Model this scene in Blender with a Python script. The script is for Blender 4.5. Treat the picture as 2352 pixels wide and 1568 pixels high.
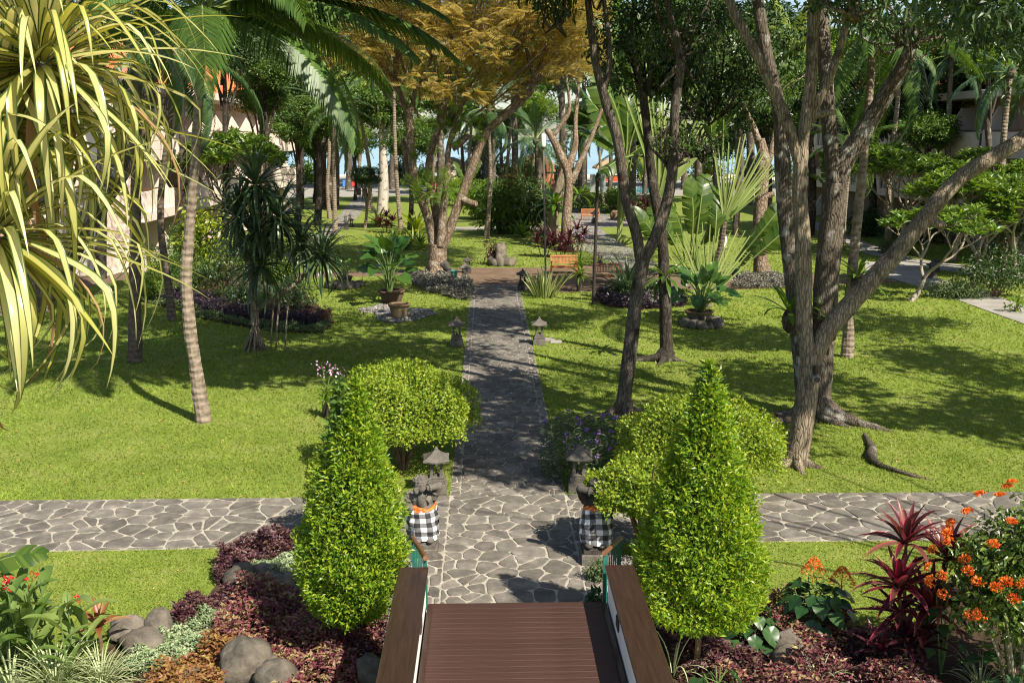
import bpy, math, random
import numpy as np
from mathutils import Vector, Matrix

for o in list(bpy.data.objects): bpy.data.objects.remove(o)
SC = bpy.context.scene
COL = SC.collection
rng = np.random.default_rng(11)
random.seed(5)
R = math.radians

# ------------------------------------------------------------------ camera
FPX, CXP, CYP, HOR, CAMH = 2287.0, 1176.0, 784.0, 316.0, 7.0
PITCH = math.atan((CYP-HOR)/FPX)
YAW = math.atan(58.0/FPX*math.cos(PITCH))
cam = bpy.data.cameras.new('camera'); camo = bpy.data.objects.new('camera', cam); COL.objects.link(camo)
cam.sensor_width = 36; cam.lens = 36*FPX/2352.0; cam.clip_end = 6000; cam.clip_start = 0.1
camo.location = (0, 0, CAMH); camo.rotation_euler = (math.pi/2-PITCH, 0, -YAW)
SC.camera = camo

# ------------------------------------------------------------------ light
SUN_EL, SUN_AZ = R(47), math.atan2(-0.65, 0.76)   # light travels towards (-0.65, 0.76)
world = bpy.data.worlds.new('World'); SC.world = world; world.use_nodes = True
wn = world.node_tree; wn.nodes.clear()
sky = wn.nodes.new('ShaderNodeTexSky'); sky.sky_type = 'NISHITA'; sky.sun_disc = False
sky.sun_elevation = SUN_EL; sky.sun_rotation = math.atan2(0.65, -0.76)
sky.air_density = 1.0; sky.dust_density = 1.0; sky.ozone_density = 1.0
bg = wn.nodes.new('ShaderNodeBackground'); bg.inputs[1].default_value = 0.085
wo = wn.nodes.new('ShaderNodeOutputWorld')
wn.links.new(sky.outputs[0], bg.inputs[0]); wn.links.new(bg.outputs[0], wo.inputs[0])
sl = bpy.data.lights.new('sun', 'SUN'); sl.energy = 5.0; sl.angle = R(0.5); sl.color = (1.0, 0.93, 0.80)
so = bpy.data.objects.new('sun', sl); COL.objects.link(so)
d = Vector((-0.65, 0.76, 0)).normalized()*math.cos(SUN_EL) + Vector((0, 0, -math.sin(SUN_EL)))
so.rotation_euler = d.to_track_quat('-Z', 'Y').to_euler(); so.location = (20, -30, 40)
SC.view_settings.view_transform = 'Standard'; SC.view_settings.look = 'None'
SC.view_settings.exposure = 1.0; SC.view_settings.gamma = 1.0
try: SC.view_settings.use_curve_mapping = False
except Exception: pass
SC.render.engine = 'CYCLES'
cy = SC.cycles
cy.max_bounces = 5; cy.diffuse_bounces = 2; cy.glossy_bounces = 2; cy.transmission_bounces = 4; cy.transparent_max_bounces = 4
cy.use_denoising = True
cy.filter_width = 1.15
cy.sample_clamp_indirect = 4.0

# ------------------------------------------------------------------ projection helpers: a pixel of the 2352x1568 view and a real distance give a point
_F = Vector((math.sin(YAW)*math.cos(PITCH), math.cos(YAW)*math.cos(PITCH), -math.sin(PITCH)))
_R = Vector((math.cos(YAW), -math.sin(YAW), 0)); _U = _R.cross(_F)
def ray(px, py): return _R*(px-CXP) + _U*(CYP-py) + _F*FPX
def G(px, py, z=0.0):
    r = ray(px, py); t = (z-CAMH)/r.z
    return Vector((r.x*t, r.y*t, z))
def at(px, py, Y):
    r = ray(px, py); t = Y/r.y
    return Vector((r.x*t, Y, CAMH+r.z*t))
def gp(pts): return [G(a, b).xy.to_tuple() for a, b in pts]

# ------------------------------------------------------------------ mesh builder
class MB:
    def __init__(s): s.V = []; s.F = []; s.M = []; s.UV = []; s.n = 0
    def add(s, V, F, mat=0, uv=None):
        V = np.asarray(V, float).reshape(-1, 3); F = np.asarray(F, np.int64)
        s.V.append(V); s.F.append(F+s.n); s.M.append(np.full(len(F), mat)); s.n += len(V)
        s.UV.append(np.zeros((len(V), 2)) if uv is None else np.asarray(uv, float))
    def poly(s, V, faces, mat=0):
        V = np.asarray(V, float); by = {}
        for f in faces: by.setdefault(len(f), []).append(f)
        off = s.n; s.V.append(V); s.n += len(V); s.UV.append(np.zeros((len(V), 2)))
        for k, fs in by.items():
            s.F.append(np.array(fs)+off); s.M.append(np.full(len(fs), mat))
    def box(s, c, sz, mat=0, rz=0.0, taper=1.0, bev=0.0):
        x, y, z = sz[0]/2, sz[1]/2, sz[2]/2
        if bev > 0:
            b = min(bev, x*.9, y*.9, z*.9); V = []; F = []
            for zz, q in ((-z, b), (-z+b, 0), (z-b, 0), (z, b)):
                V += [(-x+q, -y+q, zz), (x-q, -y+q, zz), (x-q, y-q, zz), (-x+q, y-q, zz)]
            for k in range(3):
                for i in range(4):
                    j = (i+1) % 4; F.append((4*k+i, 4*k+j, 4*k+4+j, 4*k+4+i))
            F += [(3, 2, 1, 0), (12, 13, 14, 15)]
        else:
            V = [(-x, -y, -z), (x, -y, -z), (x, y, -z), (-x, y, -z), (-x*taper, -y*taper, z), (x*taper, -y*taper, z), (x*taper, y*taper, z), (-x*taper, y*taper, z)]
            F = [(3, 2, 1, 0), (4, 5, 6, 7), (0, 1, 5, 4), (1, 2, 6, 5), (2, 3, 7, 6), (3, 0, 4, 7)]
        V = np.array(V)
        if rz:
            ca, sa = math.cos(rz), math.sin(rz); V = np.c_[V[:, 0]*ca-V[:, 1]*sa, V[:, 0]*sa+V[:, 1]*ca, V[:, 2]]
        s.add(V+np.array(c), F, mat)
    def mesh(s, name, mats, smooth=False):
        me = bpy.data.meshes.new(name)
        if not s.V: return me
        V = np.concatenate(s.V).astype(np.float32)
        me.vertices.add(len(V)); me.vertices.foreach_set('co', V.ravel())
        li = np.concatenate([f.ravel() for f in s.F]).astype(np.int32)
        lt = np.concatenate([np.full(len(f), f.shape[1]) for f in s.F]).astype(np.int32)
        ls = np.r_[0, np.cumsum(lt)[:-1]].astype(np.int32)
        me.loops.add(len(li)); me.loops.foreach_set('vertex_index', li)
        me.polygons.add(len(lt)); me.polygons.foreach_set('loop_start', ls); me.polygons.foreach_set('loop_total', lt)
        me.polygons.foreach_set('material_index', np.concatenate(s.M).astype(np.int32))
        me.polygons.foreach_set('use_smooth', np.full(len(lt), bool(smooth)))
        uv = np.concatenate(s.UV)
        if np.any(uv):
            l = me.uv_layers.new(name='UVMap'); l.data.foreach_set('uv', uv[li].astype(np.float32).ravel())
        for m in (mats if isinstance(mats, (list, tuple)) else [mats]): me.materials.append(m)
        me.update(calc_edges=True); me.validate(); return me
    def build(s, name, mats, parent=None, loc=(0, 0, 0), smooth=False):
        return obj(name, s.mesh(name, mats, smooth), parent, loc)
def obj(name, me, parent=None, loc=(0, 0, 0), rot=None, scale=None):
    o = bpy.data.objects.new(name, me); COL.objects.link(o)
    if parent is not None: o.parent = parent
    o.location = loc
    if rot is not None: o.rotation_euler = rot
    if scale is not None: o.scale = scale if hasattr(scale, '__len__') else (scale,)*3
    return o
def mobj(name, me, parent, M):
    o = bpy.data.objects.new(name, me); COL.objects.link(o); o.parent = parent; o.matrix_basis = M; return o
def tag(o, label=None, cat=None, group=None, kind=None):
    if label: o['label'] = label
    if cat: o['category'] = cat
    if group: o['group'] = group
    if kind: o['kind'] = kind
    return o
def thing(name, label, cat, loc=(0, 0, 0), rz=0.0, group=None, scale=1.0):
    o = bpy.data.objects.new(name, None); COL.objects.link(o); o.location = loc; o.rotation_euler = (0, 0, rz); o.scale = (scale,)*3
    o.empty_display_size = .2
    return tag(o, label, cat, group)
def copy_tree(src, parent=None):
    c = src.copy(); COL.objects.link(c); c.parent = parent
    for ch in list(src.children): copy_tree(ch, c)
    return c
def nrm(a):
    a = np.asarray(a, float); return a/np.maximum(np.linalg.norm(a, axis=-1, keepdims=True), 1e-9)

# ------------------------------------------------------------------ materials
_mats = {}
def _new(name):
    m = bpy.data.materials.new(name); m.use_nodes = True; n = m.node_tree.nodes; l = m.node_tree.links
    b = n['Principled BSDF']; return m, n, l, b
def _ramp(n, c0, c1, p0=.3, p1=.7, mid=None):
    r = n.new('ShaderNodeValToRGB'); e = r.color_ramp.elements
    e[0].position = p0; e[0].color = (*c0, 1); e[1].position = p1; e[1].color = (*c1, 1)
    if mid: x = e.new((p0+p1)/2); x.color = (*mid, 1)
    return r
def surf(name, c0, c1, scale=6.0, rough=.75, bump=.2, bscale=None, stretch=(1, 1, 1), detail=6, spec=.3, coord='Object', mid=None, metallic=0, island=0.0, bdist=.02):
    if name in _mats: return _mats[name]
    m, n, l, b = _new(name)
    tc = n.new('ShaderNodeTexCoord'); mp = n.new('ShaderNodeMapping'); mp.inputs['Scale'].default_value = stretch
    l.new(tc.outputs[coord], mp.inputs[0])
    t = n.new('ShaderNodeTexNoise'); t.inputs['Scale'].default_value = scale; t.inputs['Detail'].default_value = detail; t.inputs['Roughness'].default_value = .65
    l.new(mp.outputs[0], t.inputs['Vector'])
    r = _ramp(n, c0, c1, mid=mid); l.new(t.outputs[0], r.inputs[0]); out = r.outputs[0]
    if island:
        g = n.new('ShaderNodeObjectInfo'); gi = n.new('ShaderNodeNewGeometry')
        ad = n.new('ShaderNodeMath'); ad.operation = 'ADD'; l.new(g.outputs['Random'], ad.inputs[0]); l.new(gi.outputs['Random Per Island'], ad.inputs[1])
        fr = n.new('ShaderNodeMath'); fr.operation = 'FRACT'; l.new(ad.outputs[0], fr.inputs[0])
        mr = n.new('ShaderNodeMapRange'); mr.inputs[3].default_value = 1-island; mr.inputs[4].default_value = 1+island; l.new(fr.outputs[0], mr.inputs[0])
        hs = n.new('ShaderNodeHueSaturation'); l.new(mr.outputs[0], hs.inputs['Value']); l.new(out, hs.inputs['Color']); out = hs.outputs[0]
    l.new(out, b.inputs['Base Color'])
    t2 = n.new('ShaderNodeTexNoise'); t2.inputs['Scale'].default_value = bscale or scale*4; t2.inputs['Detail'].default_value = 5; l.new(mp.outputs[0], t2.inputs['Vector'])
    bm = n.new('ShaderNodeBump'); bm.inputs['Strength'].default_value = bump; bm.inputs['Distance'].default_value = bdist
    l.new(t2.outputs[0], bm.inputs['Height']); l.new(bm.outputs[0], b.inputs['Normal'])
    b.inputs['Roughness'].default_value = rough; b.inputs['Specular IOR Level'].default_value = spec; b.inputs['Metallic'].default_value = metallic
    _mats[name] = m; return m
def leafm(name, c0, c1, trans=.35, rough=.45, spec=.4, mid=None, stripe=None, swid=.35, patch=0.0, pscale=1.3):
    """leaf: colour varies leaf by leaf; stripe = colour of the leaf margins (or centre) across its width"""
    if name in _mats: return _mats[name]
    m, n, l, b = _new(name)
    g = n.new('ShaderNodeNewGeometry'); oi = n.new('ShaderNodeObjectInfo')
    ad = n.new('ShaderNodeMath'); ad.operation = 'ADD'; l.new(g.outputs['Random Per Island'], ad.inputs[0]); l.new(oi.outputs['Random'], ad.inputs[1])
    fr = n.new('ShaderNodeMath'); fr.operation = 'FRACT'; l.new(ad.outputs[0], fr.inputs[0])
    r = _ramp(n, c0, c1, .05, .95, mid); l.new(fr.outputs[0], r.inputs[0]); out = r.outputs[0]
    if stripe:
        uv = n.new('ShaderNodeUVMap'); sp = n.new('ShaderNodeSeparateXYZ'); l.new(uv.outputs[0], sp.inputs[0])
        su = n.new('ShaderNodeMath'); su.operation = 'SUBTRACT'; su.inputs[1].default_value = .5; l.new(sp.outputs[0], su.inputs[0])
        ab = n.new('ShaderNodeMath'); ab.operation = 'ABSOLUTE'; l.new(su.outputs[0], ab.inputs[0])
        rp = n.new('ShaderNodeValToRGB'); rp.color_ramp.elements[0].position = swid-.04; rp.color_ramp.elements[1].position = swid+.04
        l.new(ab.outputs[0], rp.inputs[0])
        mx = n.new('ShaderNodeMix'); mx.data_type = 'RGBA'; l.new(rp.outputs[0], mx.inputs[0]); l.new(out, mx.inputs[6]); mx.inputs[7].default_value = (*stripe, 1); out = mx.outputs[2]
    if patch:
        t = n.new('ShaderNodeTexNoise'); t.inputs['Scale'].default_value = pscale; t.inputs['Detail'].default_value = 5
        tc = n.new('ShaderNodeTexCoord'); l.new(tc.outputs['Object'], t.inputs['Vector'])
        mr = n.new('ShaderNodeMapRange'); mr.inputs[1].default_value = .3; mr.inputs[2].default_value = .7; mr.inputs[3].default_value = 1-patch; mr.inputs[4].default_value = 1+patch; l.new(t.outputs[0], mr.inputs[0])
        hs = n.new('ShaderNodeHueSaturation'); l.new(mr.outputs[0], hs.inputs['Value']); l.new(out, hs.inputs['Color']); out = hs.outputs[0]
    l.new(out, b.inputs['Base Color']); b.inputs['Roughness'].default_value = rough; b.inputs['Specular IOR Level'].default_value = spec
    tr = n.new('ShaderNodeBsdfTranslucent'); hs = n.new('ShaderNodeHueSaturation'); hs.inputs['Saturation'].default_value = 1.15; hs.inputs['Value'].default_value = 1.25
    hs.inputs['Hue'].default_value = .49
    l.new(out, hs.inputs['Color']); l.new(hs.outputs[0], tr.inputs[0])
    mx = n.new('ShaderNodeMixShader'); mx.inputs[0].default_value = trans; l.new(b.outputs[0], mx.inputs[1]); l.new(tr.outputs[0], mx.inputs[2])
    l.new(mx.outputs[0], n['Material Output'].inputs[0])
    _mats[name] = m; return m
def barkm(name, c0, c1, vs=1.0, bump=.8, crack=True, stretch=(9, 9, 1.6), lichen=None):
    if name in _mats: return _mats[name]
    m, n, l, b = _new(name)
    tc = n.new('ShaderNodeTexCoord'); mp = n.new('ShaderNodeMapping'); mp.inputs['Scale'].default_value = tuple(q*vs for q in stretch)
    l.new(tc.outputs['Object'], mp.inputs[0])
    t = n.new('ShaderNodeTexNoise'); t.inputs['Scale'].default_value = 1.2; t.inputs['Detail'].default_value = 8; t.inputs['Roughness'].default_value = .7
    l.new(mp.outputs[0], t.inputs['Vector'])
    r = _ramp(n, c0, c1, .32, .68); l.new(t.outputs[0], r.inputs[0]); out = r.outputs[0]
    h = t.outputs[0]
    if crack:
        v = n.new('ShaderNodeTexVoronoi'); v.feature = 'DISTANCE_TO_EDGE'; v.inputs['Scale'].default_value = 2.2; l.new(mp.outputs[0], v.inputs['Vector'])
        rr = _ramp(n, (.25, .22, .2), (1, 1, 1), 0.0, .16); l.new(v.outputs[0], rr.inputs[0])
        mx = n.new('ShaderNodeMix'); mx.data_type = 'RGBA'; mx.blend_type = 'MULTIPLY'; mx.inputs[0].default_value = .65
        l.new(out, mx.inputs[6]); l.new(rr.outputs[0], mx.inputs[7]); out = mx.outputs[2]
        ma = n.new('ShaderNodeMath'); ma.operation = 'ADD'; l.new(t.outputs[0], ma.inputs[0]); l.new(rr.outputs[0], ma.inputs[1]); h = ma.outputs[0]
    # blotches of lichen or damp with shapes of their own
    t3 = n.new('ShaderNodeTexNoise'); t3.inputs['Scale'].default_value = 2.6; t3.inputs['Detail'].default_value = 6; l.new(tc.outputs['Object'], t3.inputs['Vector'])
    r3 = _ramp(n, (0, 0, 0), (1, 1, 1), .56, .66); l.new(t3.outputs[0], r3.inputs[0])
    m3 = n.new('ShaderNodeMix'); m3.data_type = 'RGBA'; l.new(r3.outputs[0], m3.inputs[0]); l.new(out, m3.inputs[6]); m3.inputs[7].default_value = (*(lichen or tuple(q*.45 for q in c0)), 1); out = m3.outputs[2]
    l.new(out, b.inputs['Base Color']); b.inputs['Roughness'].default_value = .9; b.inputs['Specular IOR Level'].default_value = .15
    bm = n.new('ShaderNodeBump'); bm.inputs['Strength'].default_value = bump; bm.inputs['Distance'].default_value = .03
    l.new(h, bm.inputs['Height']); l.new(bm.outputs[0], b.inputs['Normal'])
    _mats[name] = m; return m
def palmbark(name, c0, c1, rings=11.0):
    if name in _mats: return _mats[name]
    m, n, l, b = _new(name)
    tc = n.new('ShaderNodeTexCoord'); w = n.new('ShaderNodeTexWave'); w.bands_direction = 'Z'; w.inputs['Scale'].default_value = rings/3.14/2*1.0
    w.inputs['Distortion'].default_value = 2.5; w.inputs['Detail'].default_value = 3; w.inputs['Detail Scale'].default_value = 2.5
    l.new(tc.outputs['Object'], w.inputs['Vector'])
    t = n.new('ShaderNodeTexNoise'); t.inputs['Scale'].default_value = 7; t.inputs['Detail'].default_value = 8; l.new(tc.outputs['Object'], t.inputs['Vector'])
    r = _ramp(n, c0, c1, .3, .7); l.new(t.outputs[0], r.inputs[0])
    rw = _ramp(n, (.6, .57, .53), (1, 1, 1), .1, .4); l.new(w.outputs[0], rw.inputs[0])
    mx = n.new('ShaderNodeMix'); mx.data_type = 'RGBA'; mx.blend_type = 'MULTIPLY'; mx.inputs[0].default_value = .28; l.new(r.outputs[0], mx.inputs[6]); l.new(rw.outputs[0], mx.inputs[7])
    l.new(mx.outputs[2], b.inputs['Base Color']); b.inputs['Roughness'].default_value = .9; b.inputs['Specular IOR Level'].default_value = .15
    ma = n.new('ShaderNodeMath'); ma.operation = 'ADD'; l.new(w.outputs[0], ma.inputs[0]); l.new(t.outputs[0], ma.inputs[1])
    bm = n.new('ShaderNodeBump'); bm.inputs['Strength'].default_value = .7; bm.inputs['Distance'].default_value = .025
    l.new(ma.outputs[0], bm.inputs['Height']); l.new(bm.outputs[0], b.inputs['Normal'])
    _mats[name] = m; return m

# ------------------------------------------------------------------ geometry helpers
def catmull(P, n):
    P = np.asarray(P, float)
    if len(P) == 2: 
        t = np.linspace(0, 1, n)[:, None]; return P[0]*(1-t)+P[1]*t
    Q = np.vstack([2*P[0]-P[1], P, 2*P[-1]-P[-2]]); m = len(P)-1; out = []
    for u in np.linspace(0, m-1e-6, n):
        i = int(u); f = u-i; a, b, c, e = Q[i], Q[i+1], Q[i+2], Q[i+3]
        out.append(.5*((2*b)+(-a+c)*f+(2*a-5*b+4*c-e)*f*f+(-a+3*b-3*c+e)*f**3))
    return np.array(out)
def tube(mb, pts, rad, seg=10, n=None, jit=0.0, mat=0, ring=0.0, smoothpath=True):
    n = n or max(4, len(pts)*5)
    P = catmull(pts, n) if smoothpath else np.asarray(pts, float); n = len(P)
    rad = np.interp(np.linspace(0, 1, n), np.linspace(0, 1, len(rad)), rad)
    T = np.gradient(P, axis=0); T = nrm(T)
    ref = np.array([1.0, 0, 0]) if abs(T[0, 0]) < .8 else np.array([0, 1.0, 0])
    N = np.zeros_like(P); v = ref-T[0]*ref.dot(T[0]); N[0] = nrm(v)
    for i in range(1, n):
        v = N[i-1]-T[i]*N[i-1].dot(T[i]); N[i] = nrm(v)
    B = np.cross(T, N); a = np.linspace(0, 2*math.pi, seg, endpoint=False)
    rr = rad[:, None]*np.ones((1, seg))
    if jit:
        ph = rng.uniform(0, 6.28, 6); u = np.linspace(0, n*.35, n)[:, None]
        rr = rr*(1+jit*(np.sin(2*a[None]+u*.7+ph[0])+.7*np.sin(3*a[None]-u*.9+ph[1])+.5*np.sin(a[None]+u*1.7+ph[2]))+jit*.5*rng.normal(size=(n, seg)))
    if ring: rr = rr*(1+ring*np.where(np.arange(n) % 2 == 0, 1, -1))[:, None]
    V = P[:, None]+rr[..., None]*(np.cos(a)[None, :, None]*N[:, None]+np.sin(a)[None, :, None]*B[:, None])
    V = V.reshape(-1, 3); i = np.arange(n-1)[:, None]*seg; j = np.arange(seg)[None]; k = (j+1) % seg
    F = np.stack([i+j, i+k, i+seg+k, i+seg+j], -1).reshape(-1, 4)
    mb.add(V, F, mat)
    for e, q in ((0, P[0]), (n-1, P[-1])):
        c = np.vstack([V[e*seg:(e+1)*seg], q]); jj = np.arange(seg)
        f = np.stack([jj, (jj+1) % seg, np.full(seg, seg)], -1); mb.add(c, f if e else f[:, ::-1], mat)
def lathe(mb, prof, seg=16, c=(0, 0, 0), mat=0, sx=1.0, sy=1.0, wob=0.0, ph=0.0):
    a = np.linspace(0, 2*math.pi, seg, endpoint=False)+ph; n = len(prof); V = []
    for (r, z) in prof:
        w = 1+wob*np.sin(5*a+z*9)
        V.append(np.c_[r*w*np.cos(a)*sx, r*w*np.sin(a)*sy, np.full(seg, z)])
    V = np.vstack(V)+np.array(c); i = np.arange(n-1)[:, None]*seg; j = np.arange(seg)[None]; k = (j+1) % seg
    mb.add(V, np.stack([i+j, i+k, i+seg+k, i+seg+j], -1).reshape(-1, 4), mat)
LEAF2 = (np.array([(0, 0, 0), (.5, .42, .10), (0, 1, -.08), (-.5, .42, .10)]), np.array([(0, 1, 2), (0, 2, 3)]))
LEAF4 = (np.array([(0, 0, 0), (.5, .40, .12), (0, 1, -.12), (-.5, .40, .12), (0, .45, 0)]), np.array([(0, 1, 4), (4, 1, 2), (4, 2, 3), (0, 4, 3)]))
LEAF6 = (np.array([(0, 0, 0), (.42, .28, .10), (.45, .6, .06), (0, 1, -.16), (-.45, .6, .06), (-.42, .28, .10), (0, .45, 0)]),
         np.array([(0, 1, 6), (6, 1, 2), (6, 2, 3), (6, 3, 4), (6, 4, 5), (0, 6, 5)]))
def feather():
    V = []; F = []
    for k in range(7):
        y = .12+.8*k/6; w = .5*math.sin(math.pi*(.2+.75*k/6))
        for s in (1, -1):
            i = len(V); V += [(0, y, 0), (s*w, y+.15, -.22*w), (s*w*.55, y+.045, .0), (s*w*.5, y+.125, 0)]
            F += [(i, i+2, i+1), (i, i+1, i+3)]
    i = len(V); V += [(-.012, 0, 0), (.012, 0, 0), (0, 1, -.02)]; F.append((i, i+1, i+2))
    return np.array(V), np.array(F)
FEATHER = feather()
def scatter(mb, T, pos, dr, up, sc, w=.4, mat=0):
    TV, TF = T; pos = np.asarray(pos, float); n = len(pos)
    y = nrm(dr); x = nrm(np.cross(y, up)); z = np.cross(x, y); sc = np.broadcast_to(sc, (n,))
    w = np.broadcast_to(w, (n,))
    V = pos[:, None]+sc[:, None, None]*((TV[:, 0][None]*w[:, None])[..., None]*x[:, None]+TV[:, 1][None, :, None]*y[:, None]+TV[:, 2][None, :, None]*z[:, None])
    F = (TF[None]+(np.arange(n)*len(TV))[:, None, None]).reshape(-1, TF.shape[1])
    mb.add(V.reshape(-1, 3), F, mat)
def clumps(mb, cen, rad, per, size, w=.42, T=LEAF2, flat=.8, droop=.2, mat=0, outw=.6, gather=None):
    """leaves gathered into clumps: cen (n,3), rad (n,)"""
    cen = np.asarray(cen, float); n = len(cen); rad = np.broadcast_to(rad, (n,))
    u = nrm(rng.normal(size=(n, per, 3))); r = rng.uniform(.25, 1, (n, per, 1))**.6
    off = u*r*rad[:, None, None]; off[..., 2] *= flat
    pos = (cen[:, None]+off).reshape(-1, 3)
    dr = (u*outw+rng.normal(size=u.shape)*.6).reshape(-1, 3); dr[:, 2] -= droop
    up = rng.normal(size=dr.shape)*.45+np.array([0, 0, 1.0])+u.reshape(-1, 3)*.35
    scatter(mb, T, pos, dr, up, size*rng.uniform(.7, 1.3, len(pos)), w, mat)
def strip(L=1.0, w=.1, bend=.5, seg=6, fold=.15, tipw=.0, prof=None, kink=None, lift=0.0, twist=0.0):
    """one long leaf along +Y as a folded strip; bend is the angle it turns down over its length"""
    t = np.linspace(0, 1, seg+1); ang = lift-bend*t**1.6
    if kink: ang = ang-kink[1]*(1/(1+np.exp(-(t-kink[0])*30)))
    ds = L/seg; y = np.r_[0, np.cumsum(np.cos(ang[:-1])*ds)]; z = np.r_[0, np.cumsum(np.sin(ang[:-1])*ds)]
    pr = prof(t) if prof else np.clip(np.minimum(1, .55+t*2.5)*(1-t**3.2), .03, 1)
    hw = w/2*pr; tw = twist*t; V = []; UV = []
    for i in range(seg+1):
        nx, nz = -math.sin(ang[i]), math.cos(ang[i])
        for s in (-1, 0, 1):
            f = fold*hw[i]*2*abs(s)
            V.append((s*hw[i]*math.cos(tw[i]), y[i]+nx*f, z[i]+nz*f+s*hw[i]*math.sin(tw[i]))); UV.append(((s+1)/2*.98+.01, t[i]*.98+.01))
    F = []
    for i in range(seg):
        for q in (0, 1):
            a = 3*i+q; F.append((a, a+1, a+4, a+3))
    mb = MB(); mb.add(V, F, 0, UV); return mb
def mat_dir(base, dr, up, sc=1.0):
    y = Vector(dr).normalized(); x = y.cross(Vector(up)); x = x.normalized() if x.length > 1e-6 else Vector((1, 0, 0)); z = x.cross(y)
    M = Matrix((x, y, z)).transposed().to_4x4(); s = sc if hasattr(sc, '__len__') else (sc, sc, sc)
    return Matrix.Translation(base) @ M @ Matrix.Diagonal((*s, 1))
def polar(az, el): return Vector((math.cos(az)*math.cos(el), math.sin(az)*math.cos(el), math.sin(el)))
def inpoly(P, poly):
    x, y = P[:, 0], P[:, 1]; r = np.zeros(len(P), bool); j = len(poly)-1
    for i in range(len(poly)):
        xi, yi = poly[i]; xj, yj = poly[j]
        c = ((yi > y) != (yj > y)) & (x < (xj-xi)*(y-yi)/(yj-yi+1e-12)+xi); r ^= c; j = i
    return r
def sheet(name, poly, z, m, kind='structure', parent=None, thick=0.0):
    mb = MB(); n = len(poly)
    V = [(x, y, z) for x, y in poly]; F = [tuple(range(n))]
    a = sum(poly[i][0]*poly[(i+1) % n][1]-poly[(i+1) % n][0]*poly[i][1] for i in range(n))
    if a < 0: F = [tuple(range(n))[::-1]]
    if thick:
        V += [(x, y, z-thick) for x, y in poly]
        for i in range(n): j = (i+1) % n; F.append((i, j, n+j, n+i) if a < 0 else (j, i, n+i, n+j))
    mb.poly(V, F); o = mb.build(name, m, parent)
    if kind and parent is None: o['kind'] = kind
    return o
def rnd_in_poly(poly, n):
    P = np.array(poly); lo, hi = P.min(0), P.max(0); out = np.zeros((0, 2))
    while len(out) < n:
        q = rng.uniform(lo, hi, (n*2, 2)); out = np.vstack([out, q[inpoly(q, poly)]])
    return out[:n]
# ================================================================== SETTING
M_lawn = surf('lawn_turf', (.10, .14, .022), (.20, .21, .06), scale=.8, rough=.9, bump=.5, bscale=60, detail=10, spec=.1, mid=(.15, .19, .035))
M_mortar = surf('mortar', (.22, .195, .155), (.42, .38, .31), scale=5, rough=.95, bump=.3, bscale=40, spec=.1)
M_stone = surf('flagstone', (.085, .075, .062), (.20, .178, .147), scale=3.2, rough=.85, bump=.35, bscale=14, island=.25, spec=.2, mid=(.13, .116, .097))
M_earth = surf('earth_paving', (.10, .066, .043), (.18, .125, .085), scale=1.2, rough=.95, bump=.4, bscale=18, spec=.1)
M_conc = surf('path_concrete', (.20, .185, .16), (.32, .30, .26), scale=.9, rough=.9, bump=.25, bscale=25, spec=.15)
M_soil = surf('bed_soil', (.03, .02, .013), (.075, .05, .032), scale=4, rough=1, bump=.8, bscale=25, spec=.05)
M_rock = surf('river_boulder', (.04, .034, .028), (.20, .17, .13), scale=3.2, rough=.85, bump=.7, bscale=16, island=.25, spec=.25)
M_pebble = surf('pebble', (.09, .085, .08), (.26, .24, .21), scale=4, rough=.75, bump=.2, island=.45, spec=.3)
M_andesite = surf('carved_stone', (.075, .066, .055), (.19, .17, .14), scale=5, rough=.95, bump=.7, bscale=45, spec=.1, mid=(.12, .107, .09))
M_andes_dark = surf('weathered_and_shaded_stone', (.03, .027, .024), (.10, .09, .078), scale=4, rough=.95, bump=.7, bscale=45, spec=.1)  # darker stone; on the right statue it puts shade into the colour
M_cream = surf('cream_render', (.62, .50, .42), (.72, .60, .51), scale=1.2, rough=.9, bump=.1, bscale=50, spec=.15)
M_pinkw = surf('pink_render', (.50, .33, .25), (.58, .40, .31), scale=1.2, rough=.9, bump=.1, bscale=50, spec=.15)
M_white = surf('white_paint', (.68, .64, .58), (.78, .75, .70), scale=1.5, rough=.7, bump=.08, spec=.25)
M_deck = surf('deck_timber', (.036, .017, .012), (.062, .031, .023), scale=2.2, rough=.5, bump=.15, stretch=(1.2, 26, 26), bscale=6, island=.07, spec=.3)
M_cap = surf('varnished_cap', (.022, .012, .007), (.042, .022, .014), scale=2.0, rough=.28, bump=.06, stretch=(14, 1.0, 14), spec=.5)
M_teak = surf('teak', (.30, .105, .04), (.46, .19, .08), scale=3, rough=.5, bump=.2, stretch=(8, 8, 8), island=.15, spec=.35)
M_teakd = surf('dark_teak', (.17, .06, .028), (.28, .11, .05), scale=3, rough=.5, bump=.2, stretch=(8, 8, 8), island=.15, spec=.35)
M_green = surf('green_metal', (.015, .10, .075), (.025, .15, .11), scale=5, rough=.45, bump=.1, spec=.5)
M_rail = surf('brown_rail', (.11, .045, .02), (.19, .085, .04), scale=4, rough=.5, bump=.15, stretch=(6, 1, 6), spec=.4)
M_tile = surf('roof_tile', (.42, .11, .04), (.56, .18, .07), scale=3, rough=.8, bump=.3, island=.2, spec=.2)
M_glass = surf('dark_glass', (.01, .012, .012), (.03, .032, .03), scale=2, rough=.08, bump=.0, spec=.6)
M_brown = surf('brown_joinery', (.13, .045, .02), (.20, .075, .035), scale=4, rough=.55, bump=.15, spec=.35)
M_iron = surf('dark_iron', (.02, .015, .012), (.05, .035, .028), scale=8, rough=.7, bump=.3, spec=.35)
M_bulb = surf('lamp_glass', (.80, .78, .70), (.86, .84, .78), scale=2, rough=.25, bump=0, spec=.5)
M_pot = surf('terracotta_pot', (.14, .095, .05), (.25, .18, .10), scale=4, rough=.9, bump=.4, island=.2, spec=.15)
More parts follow.
